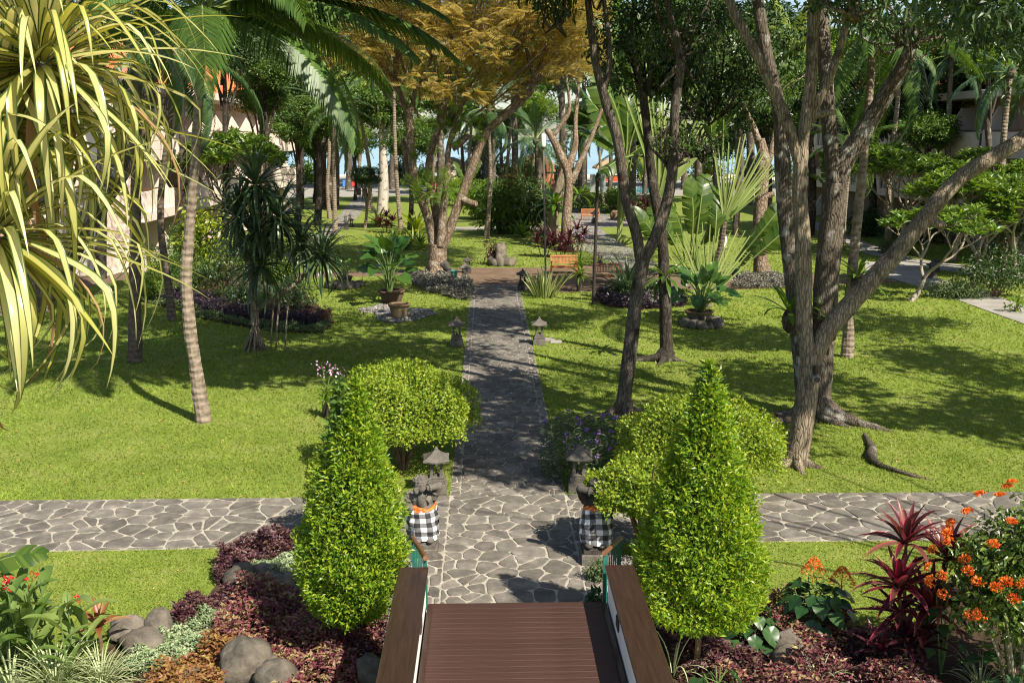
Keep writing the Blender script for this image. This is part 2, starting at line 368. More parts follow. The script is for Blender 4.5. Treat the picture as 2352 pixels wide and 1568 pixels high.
M_sand = surf('sand', (.50, .43, .32), (.62, .54, .42), scale=2, rough=.95, bump=.3, spec=.1)

# ------------------------------------------------------------------ ground, sea, pool
ground = sheet('lawn', [(-80, -10), (80, -10), (80, 150), (-80, 150)], 0, M_lawn)
tag(ground, 'short bright lawn crossed by dappled tree shade', 'lawn')
beach = sheet('beach', [(-400, 150), (400, 150), (400, 196), (-400, 196)], -.02, M_sand); tag(beach, 'pale sand strip beyond the pool', 'beach')
def water(name, c0, c1, rough, bs):
    m, n, l, b = _new(name)
    t = n.new('ShaderNodeTexNoise'); t.inputs['Scale'].default_value = bs; t.inputs['Detail'].default_value = 4
    tc = n.new('ShaderNodeTexCoord'); l.new(tc.outputs['Object'], t.inputs['Vector'])
    r = _ramp(n, c0, c1, .35, .65); l.new(t.outputs[0], r.inputs[0]); l.new(r.outputs[0], b.inputs['Base Color'])
    b.inputs['Roughness'].default_value = rough; bm = n.new('ShaderNodeBump'); bm.inputs['Strength'].default_value = .25; bm.inputs['Distance'].default_value = .05
    l.new(t.outputs[0], bm.inputs['Height']); l.new(bm.outputs[0], b.inputs['Normal']); return m
sea = sheet('sea', [(-3500, 195), (3500, 195), (3500, 5000), (-3500, 5000)], -.4, water('sea_water', (.20, .32, .38), (.28, .40, .45), .35, .05)); tag(sea, 'blue sea behind the far palms', 'sea')
pooldeck = sheet('pool_terrace', gp([(560, 458), (1010, 447), (1330, 447), (1760, 452), (1900, 447), (1760, 410), (560, 405)]), .008, M_conc); tag(pooldeck, 'pale paved terrace round the pool', 'terrace')
pool = sheet('swimming_pool', gp([(1322, 445), (1500, 443), (1490, 428), (1335, 430)]), .02, water('pool_water', (.04, .33, .36), (.09, .46, .48), .08, 1.5)); tag(pool, 'turquoise swimming pool beyond the garden', 'pool')
pool2 = sheet('swimming_pool', gp([(985, 441), (1095, 441), (1095, 430), (985, 430)]), .02, _mats.get('x') or pool.data.materials[0]); tag(pool2, 'turquoise end of the pool behind the big fork tree', 'pool')

# ------------------------------------------------------------------ flagstone paths
def clip(poly, nx, ny, c):
    out = []; n = len(poly)
    for i in range(n):
        a = poly[i]; b = poly[(i+1) % n]; da = a[0]*nx+a[1]*ny-c; db = b[0]*nx+b[1]*ny-c
        if da <= 0: out.append(a)
        if da*db < 0: t = da/(da-db); out.append((a[0]+(b[0]-a[0])*t, a[1]+(b[1]-a[1])*t))
    return out
def cells(poly, size, gap, aniso=1.0, seed=1):
    """irregular flagstones that fill a convex polygon, joints of about gap between them"""
    rg = np.random.default_rng(seed); P = np.array(poly); lo, hi = P.min(0)-size, P.max(0)+size
    pts = []; y = lo[1]; row = 0
    while y < hi[1]:
        x = lo[0]+(row % 2)*size*aniso/2
        while x < hi[0]:
            if rg.uniform() > .14: pts.append((x+rg.uniform(-.46, .46)*size*aniso, y+rg.uniform(-.46, .46)*size))
            if rg.uniform() < .16: pts.append((x+rg.uniform(-.5, .5)*size*aniso, y+rg.uniform(-.5, .5)*size))
            x += size*aniso
        y += size; row += 1
    pts = np.array(pts); area = sum(poly[i][0]*poly[(i+1) % len(poly)][1]-poly[(i+1) % len(poly)][0]*poly[i][1] for i in range(len(poly)))
    pl = poly if area > 0 else poly[::-1]; out = []
    for i, p in enumerate(pts):
        d = pts-p; r = np.hypot(d[:, 0], d[:, 1]); near = np.where((r > 1e-6) & (r < size*aniso*2.6))[0]; near = near[np.argsort(r[near])]
        cp = [(p[0]-2*size, p[1]-2*size), (p[0]+2*size, p[1]-2*size), (p[0]+2*size, p[1]+2*size), (p[0]-2*size, p[1]+2*size)]
        for k in near:
            n = d[k]/r[k]; m = (pts[k]+p)/2; cp = clip(cp, n[0], n[1], n.dot(m)-gap*rg.uniform(.35, .75))
            if len(cp) < 3: break
        for q in range(len(pl)):
            if len(cp) < 3: break
            a, b = pl[q], pl[(q+1) % len(pl)]; ex, ey = b[0]-a[0], b[1]-a[1]; L = math.hypot(ex, ey); nx, ny = ey/L, -ex/L
            cp = clip(cp, nx, ny, nx*a[0]+ny*a[1]-.009)
        if len(cp) < 3: continue
        A = abs(sum(cp[q][0]*cp[(q+1) % len(cp)][1]-cp[(q+1) % len(cp)][0]*cp[q][1] for q in range(len(cp))))/2
        if A < .006: continue
        # worn corners
        nn = []
        for q in range(len(cp)):
            a, b = np.array(cp[q]), np.array(cp[(q+1) % len(cp)])
            if np.hypot(*(b-a)) < .03: nn.append(tuple((a+b)/2)); continue
            j = rg.normal(size=2)*.008; nn += [tuple(a*.82+b*.18), tuple(a*.5+b*.5+j), tuple(a*.18+b*.82)]
        out.append(nn)
    return out
def stone_add(mb, cp, z0, h):
    c = np.mean(cp, 0); n = len(cp); a = np.array(cp); ins = c+(a-c)*np.maximum(.8, 1-.012/np.maximum(np.hypot(*(a-c).T), .03))[:, None]
    tz = rng.uniform(-.003, .003); sx, sy = rng.normal(size=2)*.012
    zt = z0+h+tz+(ins-c)@np.array([sx, sy]); zt = np.maximum(zt, z0+.004)
    V = np.vstack([np.c_[a, np.full(n, z0-.004)], np.c_[a, (zt-.006)], np.c_[ins, zt]])
    F = [tuple(range(2*n, 3*n))]
    for k in (0, 1):
        for i in range(n): j = (i+1) % n; F.append((k*n+i, k*n+j, (k+1)*n+j, (k+1)*n+i))
    mb.poly(V, F)
def stone_path(name, label, poly, size, gap, seed, near_n=300, extra=(), aniso=1.0):
    base = sheet(name, poly, .012, M_mortar, thick=.02); tag(base, label, 'path')
    cs = cells(poly, size, gap, aniso, seed) if not extra else []
    for (pl, s2, g2, a2, sd) in extra: cs += cells(pl, s2, g2, a2, sd)
    cs.sort(key=lambda c: np.mean(c, 0)[1])
    rest = MB(); k = 0
    for c in cs:
        if k < near_n:
            mb = MB(); stone_add(mb, c, .012, .014); mb.build('paving_stone', M_stone, base)
        else: stone_add(rest, c, .012, .014)
        k += 1
    if rest.V: o = rest.build('paving_stones', M_stone, base); o['kind'] = 'stuff'
    return base
PX0, PX1 = G(1048, 1000).x, G(1268, 1000).x
Y_near, Y_mid, Y_far = 13.6, G(1100, 1138).y, G(1100, 655).y
PC = (PX0+PX1)/2
bl = .20
MAIN = [(PX0, Y_mid), (PX1, Y_mid), (PX1, Y_far), (PX0, Y_far)]
stone_path('stone_path', 'long grey flagstone path running straight to the shaded crossing', MAIN, .44, .042, 3, 300,
    extra=[([(PX0+bl, Y_mid), (PX1-bl, Y_mid), (PX1-bl, Y_far), (PX0+bl, Y_far)], .31, .02, 1.2, 3),
           ([(PX0, Y_mid), (PX0+bl, Y_mid), (PX0+bl, Y_far), (PX0, Y_far)], .30, .035, 1.0, 4),
           ([(PX1-bl, Y_mid), (PX1, Y_mid), (PX1, Y_far), (PX1-bl, Y_far)], .30, .035, 1.0, 5)])
NX0, NX1 = PX0-.36, PX1+.40
FORE = [(NX0, Y_near), (NX1, Y_near), (NX1, Y_mid-.0), (NX0, Y_mid-.0)]
stone_path('stone_path', 'wide sunlit flagstone landing between the two statues below the deck', FORE, .44, .05, 8, 300,
    extra=[([(PX0+.01, Y_near), (PX1-.01, Y_near), (PX1-.01, Y_mid), (PX0+.01, Y_mid)], .36, .030, 1.15, 8),
           ([(NX0, Y_near), (PX0+.0, Y_near), (PX0+.0, Y_mid), (NX0, Y_mid)], .28, .035, 1.1, 9),
           ([(PX1-.0, Y_near), (NX1, Y_near), (NX1, Y_mid), (PX1-.0, Y_mid)], .28, .035, 1.1, 10)])
lp = gp([(-160, 1152), (1000, 1141), (1000, 1250), (-160, 1272)]); lp[1] = (NX0-.01, lp[1][1]); lp[2] = (NX0-.01, lp[2][1])
CROSSL = lp
stone_path('stone_path', 'sunlit flagstone cross path leading off to the left', lp, .37, .036, 21, 300, aniso=1.2)
rp = gp([(1300, 1137), (2480, 1130), (2480, 1238), (1300, 1248)]); rp[0] = (NX1+.01, rp[0][1]); rp[3] = (NX1+.01, rp[3][1])
CROSSR = rp
stone_path('stone_path', 'flagstone cross path leading off to the right past the orange flowers', rp, .34, .034, 22, 300, aniso=1.4)
# paths further off: too far to tell the stones apart
def flagfar(name):
    m, n, l, b = _new(name)
    tc = n.new('ShaderNodeTexCoord'); v = n.new('ShaderNodeTexVoronoi'); v.feature = 'DISTANCE_TO_EDGE'; v.inputs['Scale'].default_value = 2.4; l.new(tc.outputs['Object'], v.inputs['Vector'])
    v2 = n.new('ShaderNodeTexVoronoi'); v2.inputs['Scale'].default_value = 2.4; l.new(tc.outputs['Object'], v2.inputs['Vector'])
    r2 = _ramp(n, (.085, .08, .07), (.16, .145, .125), 0, 1); l.new(v2.outputs['Color'], r2.inputs[0])
    r = _ramp(n, (1, 1, 1), (0, 0, 0), .03, .06); l.new(v.outputs[0], r.inputs[0])
    mx = n.new('ShaderNodeMix'); mx.data_type = 'RGBA'; l.new(r.outputs[0], mx.inputs[0]); l.new(r2.outputs[0], mx.inputs[6]); mx.inputs[7].default_value = (.32, .29, .24, 1)
    l.new(mx.outputs[2], b.inputs['Base Color']); b.inputs['Roughness'].default_value = .9; return m
M_flagfar = flagfar('far_flagstones')
YARD = gp([(560, 640), (1010, 632), (1080, 655), (1196, 668), (1300, 672), (1420, 668), (1700, 665), (2080, 648), (2060, 628), (1700, 632), (1460, 622), (1440, 600), (1300, 615), (1080, 615), (1000, 620), (560, 628)])
tag(sheet('earth_path', YARD, .006, M_earth), 'shaded brown earth path crossing by the teak benches', 'path')
FARP = gp([(1440, 602), (1400, 560), (1345, 525), (1305, 508), (1290, 492), (1310, 484), (1440, 505), (1460, 515), (1380, 520), (1420, 550), (1500, 590), (1500, 625), (1300, 618)])
tag(sheet('stone_path', gp([(1445, 624), (1330, 570), (1308, 530), (1288, 500), (1290, 484), (1325, 480), (1470, 508), (1475, 520), (1375, 522), (1405, 545), (1440, 565), (1520, 610)]), .011, M_flagfar), 'far flagstone path bending away behind the dark pole', 'path')
tag(sheet('stone_path', gp([(560, 620), (640, 590), (700, 560), (770, 505), (800, 470), (828, 445), (860, 445), (845, 470), (820, 500), (760, 545), (690, 600), (600, 632)]), .010, M_flagfar), 'far flagstone path with lanterns leading to the terrace', 'path')
RIGHTP2 = gp([(1985, 602), (2100, 604), (2150, 640), (2252, 668), (2352, 702), (2520, 760), (2520, 815), (2352, 745), (2200, 690), (2050, 640), (1990, 636)])
RIGHTP = gp([(1840, 496), (1998, 561), (2103, 596), (2252, 614), (2400, 634), (2400, 648), (2252, 634), (2103, 612), (1985, 581), (1828, 505)])
cpth = sheet('concrete_path', RIGHTP2, .03, M_conc, thick=.05); tag(cpth, 'grey concrete path running off to the right edge', 'path')
tag(sheet('concrete_path', RIGHTP, .022, M_conc, thick=.03), 'farther pale concrete path curving behind the right frangipani', 'path')
LEFTPAVE = gp([(-60, 730), (90, 690), (180, 665), (300, 640), (300, 622), (200, 628), (60, 640), (-120, 660)])
tag(sheet('paved_apron', LEFTPAVE, .01, M_earth), 'brown paved apron below the end wall of the hotel', 'paving')
tag(sheet('grey_path', gp([(1000, 529), (1230, 526), (1400, 522), (1400, 518), (1230, 520), (1000, 522)]), .012, M_conc), 'thin grey path crossing the far lawn', 'path')
NOGRASS = [MAIN, FORE, CROSSL, CROSSR, YARD, RIGHTP2, RIGHTP, LEFTPAVE]

# ------------------------------------------------------------------ timber deck, parapets, steps
DECKZ, CAPZ = 1.2, 1.67
DY1 = G(1187, 1385, DECKZ).y; DXL, DXR = G(982, 1385, DECKZ).x, G(1393, 1385, DECKZ).x
deck = thing('timber_deck', 'dark brown plank deck of the footbridge in the foreground', 'deck', ((DXL+DXR)/2, DY1, 0))
bw = .128; hw = (DXR-DXL)/2
pm = MB(); pm.box((0, 0, 0), (2*hw-.01, bw-.003, .03), bev=.002); pme = pm.mesh('plank', M_deck)
for k in range(48): obj('plank', pme, deck, (0, -bw/2-k*bw, DECKZ-.015+random.uniform(-.0012, .0012)))
sb = MB(); sb.box((0, -3.1, DECKZ-.13), (2*hw-.02, 6.1, .18)); sb.box((0, .012, DECKZ-.10), (2*hw-.02, .02, .2)); sb.build('joist_frame', M_deck, deck)
nb = MB()
for s in (-1, 1): nb.box((s*(hw-.035), -3.1, DECKZ+.012), (.06, 6.1, .02))
nb.build('edge_strip', M_cap, deck)
def parapet(side):
    x = DXL if side < 0 else DXR
    o = thing('parapet_wall', 'low cream parapet with dark wooden cap %s of the deck' % ('left' if side < 0 else 'right'), 'parapet', (x, DY1, 0), group='deck parapets')
    m = MB(); m.box((side*.17, -3.1, (DECKZ-1.2+CAPZ-.05)/2), (.30, 6.24, CAPZ-.05), bev=.006); m.build('wall', M_white, o)
    m = MB(); m.box((side*.17, -3.08, CAPZ-.024), (.37, 6.34, .05), bev=.008); m.build('cap', M_cap, o)
    m = MB(); m.box((side*.012, -1.0, DECKZ+.23), (.02, .20, .13)); m.build('step_light', M_iron, o)
parapet(-1); parapet(1)
st = thing('stone_steps', 'steps from the deck down to the flagstone landing', 'steps', ((DXL+DXR)/2, DY1, 0))
for k in range(6):
    m = MB(); h = DECKZ-.18*(k+1)
    m.box((0, .03+.29*k+.15, h/2), (2*hw+.1, .30, h), bev=.01); m.build('step', M_mortar, st)
def handrail(side, lab):
    a = at(978 if side < 0 else 1388, 1281 if side < 0 else 1270, DY1+.15); b = at(948 if side < 0 else 1425, 1235, DY1+2.0)
    o = thing('handrail', lab, 'railing', (a.x, a.y, 0), group='stair handrails')
    A = np.array(a)-np.array((a.x, a.y, 0)); B = np.array(b)-np.array((a.x, a.y, 0))
    m = MB(); tube(m, [A, B], [.035, .035], 10, 6); m.build('rail', M_rail, o, smooth=True)
    for k in range(8):
        t = .04+.92*k/7; p = A*(1-t)+B*t; w = .022 if k in (0, 7) else .008
        zb = max(0, DECKZ-.18*math.ceil((p[1])/.29+.01)) if False else 0.0
        m = MB(); m.box((p[0], p[1], (p[2]-.02+zb)/2), (2*w, 2*w, p[2]-.02-zb)); m.build('post' if k in (0, 7) else 'baluster', M_green, o)
    m = MB(); tube(m, [A-np.array((0, 0, A[2]-.25)), B-np.array((0, 0, B[2]-.2))], [.015, .015], 6, 4); m.build('bottom_rail', M_green, o)
handrail(-1, 'green stair railing with brown handrail beside the left statue')
handrail(1, 'green stair railing with brown handrail beside the right statue')

# ------------------------------------------------------------------ hotel buildings
def hotel(name, label, x0, y0, ang, nbay, nfl, bay, roof=True, end=True, fh=3.15):
    b = thing(name, label, 'building', (x0, y0, 0), ang)
    L = nbay*bay; D = 9.0; Ht = nfl*fh
    # local: y runs along the facade, +x faces the garden
    m = MB(); m.box((-D/2-1.6, L/2, Ht/2), (D, L, Ht), bev=.02); m.build('wall', M_pinkw, b)
    slab = MB(); slab.box((0, 0, 0), (2.3, bay-.02, .55), bev=.02); slabme = slab.mesh('balcony_slab', M_cream)
    par = MB(); par.box((0, 0, 0), (.14, bay*.80, 1.0), bev=.015); parme = par.mesh('parapet', M_cream)
    ps = MB(); ps.box((0, 0, 0), (1.5, .14, 1.0), bev=.015); psme = ps.mesh('side_parapet', M_cream)
    # fin: a wall between two balconies with a slanted front edge
    f = MB(); V = [(-1.6, -.09, 0), (.55, -.09, 0), (.55, -.09, 1.05), (-.35, -.09, 2.6), (-1.6, -.09, 2.6)]; V += [(x, .09, z) for x, y, z in V]
    f.poly(V, [(0, 1, 2, 3, 4), (9, 8, 7, 6, 5), (1, 0, 5, 6), (2, 1, 6, 7), (3, 2, 7, 8), (4, 3, 8, 9)]); finme = f.mesh('fin_wall', M_cream)
    dr = MB(); dr.box((0, 0, 0), (.08, 2.2, 2.2)); drme = dr.mesh('window', M_brown)
    pn = MB(); pn.box((0, 0, 0), (.03, .94, 2.0)); pnme = pn.mesh('pane', M_glass)
    rl = MB(); rl.box((0, 0, 0), (.06, bay*.80, .07)); rlme = rl.mesh('rail', M_brown)
    for fl in range(nfl):
        for k in range(nbay):
            yc = (k+.5)*bay; z = fl*fh
            if fl > 0:
                obj('balcony_slab', slabme, b, (-.46, yc, z-.26)); px = .62-.25*((k+fl) % 2)
                obj('parapet', parme, b, (px, yc+.2, z+.52)); obj('rail', rlme, b, (px, yc+.2, z+1.12)); obj('side_parapet', psme, b, (px-.83, yc-.24*bay-.55, z+.52))
            obj('fin_wall', finme, b, (0, k*bay+.1, z+.02))
            w = obj('window', drme, b, (-1.6, yc+.4, z+1.15))
            for s in (-.52, .52): obj('pane', pnme, w, (.05, s, 0))
    m = MB(); m.box((-D/2-.7, L/2, Ht+.25), (D+2.3, L+.6, .5), bev=.03); m.build('cornice', M_cream, b)
    if roof:
        m = MB(); n = int(L/.28); w = 4.2; hgt = 4.2
        for s in (1, -1):
            for k in range(n):
                y = (k+.5)*.28; a = np.linspace(0, math.pi, 5); V = []
                for t in (0, 1):
                    xb = (-D/2-2.2)+s*(w*(1-t)); zb = Ht+.5+hgt*t
                    V += [(xb, y+.135*math.cos(q), zb+.08*math.sin(q)) for q in a]
                m.add(V, [(i, i+1, i+6, i+5) for i in range(4)])
        m.poly([(-D/2-2.2-w, 0, Ht+.48), (-D/2-2.2+w, 0, Ht+.48), (-D/2-2.2, 0, Ht+.48+hgt), (-D/2-2.2-w, L, Ht+.48), (-D/2-2.2+w, L, Ht+.48), (-D/2-2.2, L, Ht+.48+hgt)],
               [(0, 1, 2), (5, 4, 3), (1, 4, 5, 2), (0, 2, 5, 3)])
        m.build('roof', M_tile, b)
    if end:   # blank end wall with a pilaster and a plinth, facing the camera
        m = MB(); m.box((-2.05, -.6, 4.0), (2.3, 1.2, 8.0), bev=.02); m.build('end_pier', M_cream, b)
        m = MB(); m.box((-1.35, -1.235, 1.95), (1.0, .07, 3.9), bev=.02); m.build('pilaster', M_cream, b)
        m = MB(); m.box((-2.05, -.63, .15), (2.36, 1.32, .3), bev=.02); m.build('plinth', M_cream, b)
        for j, z in enumerate((1.4, 4.55, 7.7)):
            w = MB(); w.box((-4.6, -.02, z), (1.7, .1, 2.0)); ww = w.build('window', M_brown, b)
            w = MB(); w.box((-4.6, -.085, z), (1.45, .05, 1.75)); w.build('pane', M_glass, ww)
        for z in (3.0, 6.15, 9.3):
            m = MB(); m.box((-6.2, -.2, z), (5.4, .5, .35), bev=.02); m.build('string_course', M_cream, b)
        m = MB(); tube(m, [(-3.35, -.1, .1), (-3.35, -.1, 9)], [.05, .05], 8, 3); m.build('drainpipe', M_cream, b)
    return b
e0 = G(297, 632); hotel('hotel_building', 'cream and pink hotel block with stepped balconies behind the left palms', e0.x, e0.y+1.0, R(0.6), 10, 3, 4.7)
hotel('hotel_building', 'cream hotel block half hidden by trees on the far right', 30.5, 96, R(180+2), 10, 3, 4.7, end=False)
# ================================================================== OBJECTS
def ellips(mb, c, r, n=10, m=7, mat=0, rot=None):
    a = np.linspace(0, 2*math.pi, n, endpoint=False); b = np.linspace(-math.pi/2, math.pi/2, m)
    V = np.array([(r[0]*math.cos(q)*math.cos(p), r[1]*math.cos(q)*math.sin(p), r[2]*math.sin(q)) for q in b for p in a])
    if rot is not None: V = V@np.array(rot.to_matrix() if hasattr(rot, 'to_matrix') else rot).T
    i = np.arange(m-1)[:, None]*n; j = np.arange(n)[None]; k = (j+1) % n
    mb.add(V+np.array(c), np.stack([i+j, i+k, i+n+k, i+n+j], -1).reshape(-1, 4), mat)
def remeshed(mb, voxel, mats, name, noise=0.0):
    me = mb.mesh(name+'_raw', mats); o = bpy.data.objects.new(name+'_raw', me); ts = bpy.data.scenes.new('remesh'); ts.collection.objects.link(o)
    md = o.modifiers.new('r', 'REMESH'); md.mode = 'VOXEL'; md.voxel_size = voxel; md.use_smooth_shade = True
    ts.view_layers[0].update(); dg = ts.view_layers[0].depsgraph
    out = bpy.data.meshes.new_from_object(o.evaluated_get(dg)); out.name = name
    bpy.data.objects.remove(o); bpy.data.meshes.remove(me); bpy.data.scenes.remove(ts)
    if noise:
        from mathutils import noise as nz
        nv = len(out.vertices); co = np.zeros(nv*3, np.float32); no = np.zeros(nv*3, np.float32)
        out.vertices.foreach_get('co', co); out.vertices.foreach_get('normal', no); co = co.reshape(-1, 3); no = no.reshape(-1, 3)
        k = np.array([nz.fractal(Vector(v)*14, .8, 2.0, 3) for v in co.tolist()])[:, None]
        out.vertices.foreach_set('co', (co+no*k*noise).astype(np.float32).ravel()); out.update()
    if not out.materials:
        for q in (mats if isinstance(mats, (list, tuple)) else [mats]): out.materials.append(q)
    return out
def rocky(mb, c, r, seed, n=14, m=9, mat=0):
    from mathutils import noise as nz
    a = np.linspace(0, 2*math.pi, n, endpoint=False); b = np.linspace(-math.pi/2, math.pi/2, m); V = []
    off = Vector((seed*3.1, seed*1.7, 0)); rz = seed*1.3
    for q in b:
        for p in a:
            v = Vector((math.cos(q)*math.cos(p), math.cos(q)*math.sin(p), math.sin(q)))
            k = 1+.30*nz.noise(v*1.2+off)+.14*nz.noise(v*2.9+off)+.05*nz.noise(v*7+off)
            x, y = v.x*r[0]*k, v.y*r[1]*k
            V.append((c[0]+x*math.cos(rz)-y*math.sin(rz), c[1]+x*math.sin(rz)+y*math.cos(rz), c[2]+v.z*r[2]*k))
    i = np.arange(m-1)[:, None]*n; j = np.arange(n)[None]; k = (j+1) % n
    mb.add(V, np.stack([i+j, i+k, i+n+k, i+n+j], -1).reshape(-1, 4), mat)

# ------------------------------------------------------------------ stone garden lanterns
def sqrows(rows, up=0.0):
    V = []; F = []; n = 16
    for (r, z, u) in rows:
        for s in range(4):
            for t in range(4):
                q = -1+2*t/4; x, y = [(q, -1), (1, q), (-q, 1), (-1, -q)][s]
                corner = (abs(x)*abs(y))**1.5
                V.append((x*r*(1-.06*(1-corner)), y*r*(1-.06*(1-corner)), z+u*corner))
    for k in range(len(rows)-1):
        for i in range(n): j = (i+1) % n; F.append((k*n+i, k*n+j, k*n+n+j, k*n+n+i))
    F.append(tuple(range(n))[::-1]); F.append(tuple(range((len(rows)-1)*n, len(rows)*n)))
    return V, F
_lm = {}
def lantern_meshes(mat):
    k = mat.name
    if k in _lm: return _lm[k]
    d = {}
    m = MB(); m.box((0, 0, .11), (.42, .42, .22), bev=.012); d['plinth'] = m.mesh('plinth', M_andesite if mat is M_andesite else mat)
    m = MB(); m.box((0, 0, .27), (.36, .36, .10), bev=.01); m.box((0, 0, .345), (.30, .30, .05), bev=.008); m.box((0, 0, .385), (.09, .09, .04), bev=.006); ellips(m, (0, 0, .42), (.035, .035, .03), 8, 5); d['base'] = m.mesh('base', mat)
    m = MB(); m.box((0, 0, .15), (.055, .055, .30), bev=.006); m.box((0, 0, .05), (.07, .07, .10), bev=.006); d['pillar'] = m.mesh('pillar', mat)
    m = MB(); V, F = sqrows([(.15, .655, 0), (.15, .69, 0), (.265, .69, .03), (.275, .715, .045), (.20, .775, .012), (.125, .835, 0), (.075, .885, 0), (.05, .915, 0)]); m.poly(V, F); d['roof'] = m.mesh('roof', mat)
    m = MB(); m.box((0, 0, .925), (.085, .085, .03), bev=.005); lathe(m, [(.035, .94), (.04, .955), (.022, .975), (.005, .995)], 8); d['finial'] = m.mesh('finial', mat)
    m = MB(); ellips(m, (0, 0, .60), (.032, .032, .045), 10, 7); d['bulb'] = m.mesh('bulb', M_bulb, True)
    _lm[k] = d; return d
def lantern(px, py, label, mat=None, sc=1.0, rz=0.0, hfix=None):
    p = G(px, py); mat = mat or M_andesite; d = lantern_meshes(mat)
    if hfix: sc = at(px, hfix, p.y+.1).z/.995
    o = thing('stone_lantern', label, 'lantern', (p.x, p.y+.2*sc, 0), rz, 'stone garden lanterns', sc)
    for k in ('plinth', 'base', 'finial', 'bulb'): obj(k, d[k], o)
    obj('roof', d['roof'], o)
    for sx in (-1, 1):
        for sy in (-1, 1): obj('pillar', d['pillar'], o, (sx*.10, sy*.10, .365))
    return o
lantern(1002, 1137, 'stone lantern left of the path just behind the left statue', hfix=1028, rz=R(3))
lantern(1331, 1133, 'stone lantern right of the path under the purple petunias', hfix=1022, rz=R(-4))
lantern(1049, 797, 'stone lantern at the left path edge halfway along', hfix=728, rz=R(2))
lantern(1239, 794, 'stone lantern at the right path edge halfway along', hfix=728)
lantern(1068, 650, 'pale stone lantern at the end of the clipped bed by the great tree', hfix=602)
lantern(1074, 628, 'dark stone lantern behind the pale one beside the great tree', M_andes_dark, hfix=588)
lantern(1201, 668, 'dark stone lantern where the long path ends on the right', M_andes_dark, hfix=617, rz=R(5))
lantern(1379, 610, 'dark stone lantern behind the teak benches', M_andes_dark, hfix=578)
lantern(793, 511, 'far stone lantern by the lantern path, left one of the nearer pair', hfix=492)
lantern(803, 508, 'far stone lantern by the lantern path, right one of the nearer pair', M_andes_dark, hfix=490)
lantern(795, 528, 'squat dark stone lantern at the near bend of the lantern path', M_andes_dark, hfix=503)
lantern(807, 522, 'taller dark stone lantern at the near bend of the lantern path', M_andes_dark, hfix=500)
lantern(855, 490, 'dark stone lantern beside the pale trunk near the terrace', M_andes_dark, hfix=470)
lantern(890, 460, 'small dark stone lantern at the edge of the terrace', M_andes_dark, hfix=445)
lantern(2143, 640, 'dark stone lantern at the bend of the concrete path', M_andes_dark, hfix=598)
lantern(2152, 626, 'dark stone lantern further back by the concrete path bend', M_andes_dark, hfix=592)
lantern(1366, 514, 'dark stone lantern in front of the farthest bench', M_andes_dark, hfix=482)

# ------------------------------------------------------------------ guardian statues in chequered cloth
def checkm():
    m, n, l, b = _new('chequered_cloth')
    uv = n.new('ShaderNodeUVMap'); sp = n.new('ShaderNodeSeparateXYZ'); l.new(uv.outputs[0], sp.inputs[0]); os_ = []
    for k, f in ((0, 8.0), (1, 3.3)):
        mu = n.new('ShaderNodeMath'); mu.operation = 'MULTIPLY'; mu.inputs[1].default_value = f; l.new(sp.outputs[k], mu.inputs[0])
        fr = n.new('ShaderNodeMath'); fr.operation = 'FRACT'; l.new(mu.outputs[0], fr.inputs[0])
        g = n.new('ShaderNodeMath'); g.operation = 'GREATER_THAN'; g.inputs[1].default_value = .5; l.new(fr.outputs[0], g.inputs[0]); os_.append(g)
    a = n.new('ShaderNodeMath'); a.operation = 'ADD'; l.new(os_[0].outputs[0], a.inputs[0]); l.new(os_[1].outputs[0], a.inputs[1])
    h = n.new('ShaderNodeMath'); h.operation = 'MULTIPLY'; h.inputs[1].default_value = .5; l.new(a.outputs[0], h.inputs[0])
    r = n.new('ShaderNodeValToRGB'); r.color_ramp.interpolation = 'CONSTANT'; e = r.color_ramp.elements
    e[0].color = (.78, .78, .78, 1); e[0].position = 0; e[1].position = .9; e[1].color = (.018, .018, .02, 1); x = e.new(.4); x.color = (.17, .17, .175, 1)
    l.new(h.outputs[0], r.inputs[0]); l.new(r.outputs[0], b.inputs['Base Color']); b.inputs['Roughness'].default_value = .75
    return m
M_check = checkm()
M_sash = surf('orange_sash', (.70, .05, .01), (.80, .26, .04), scale=22, rough=.5, bump=.2, spec=.4)
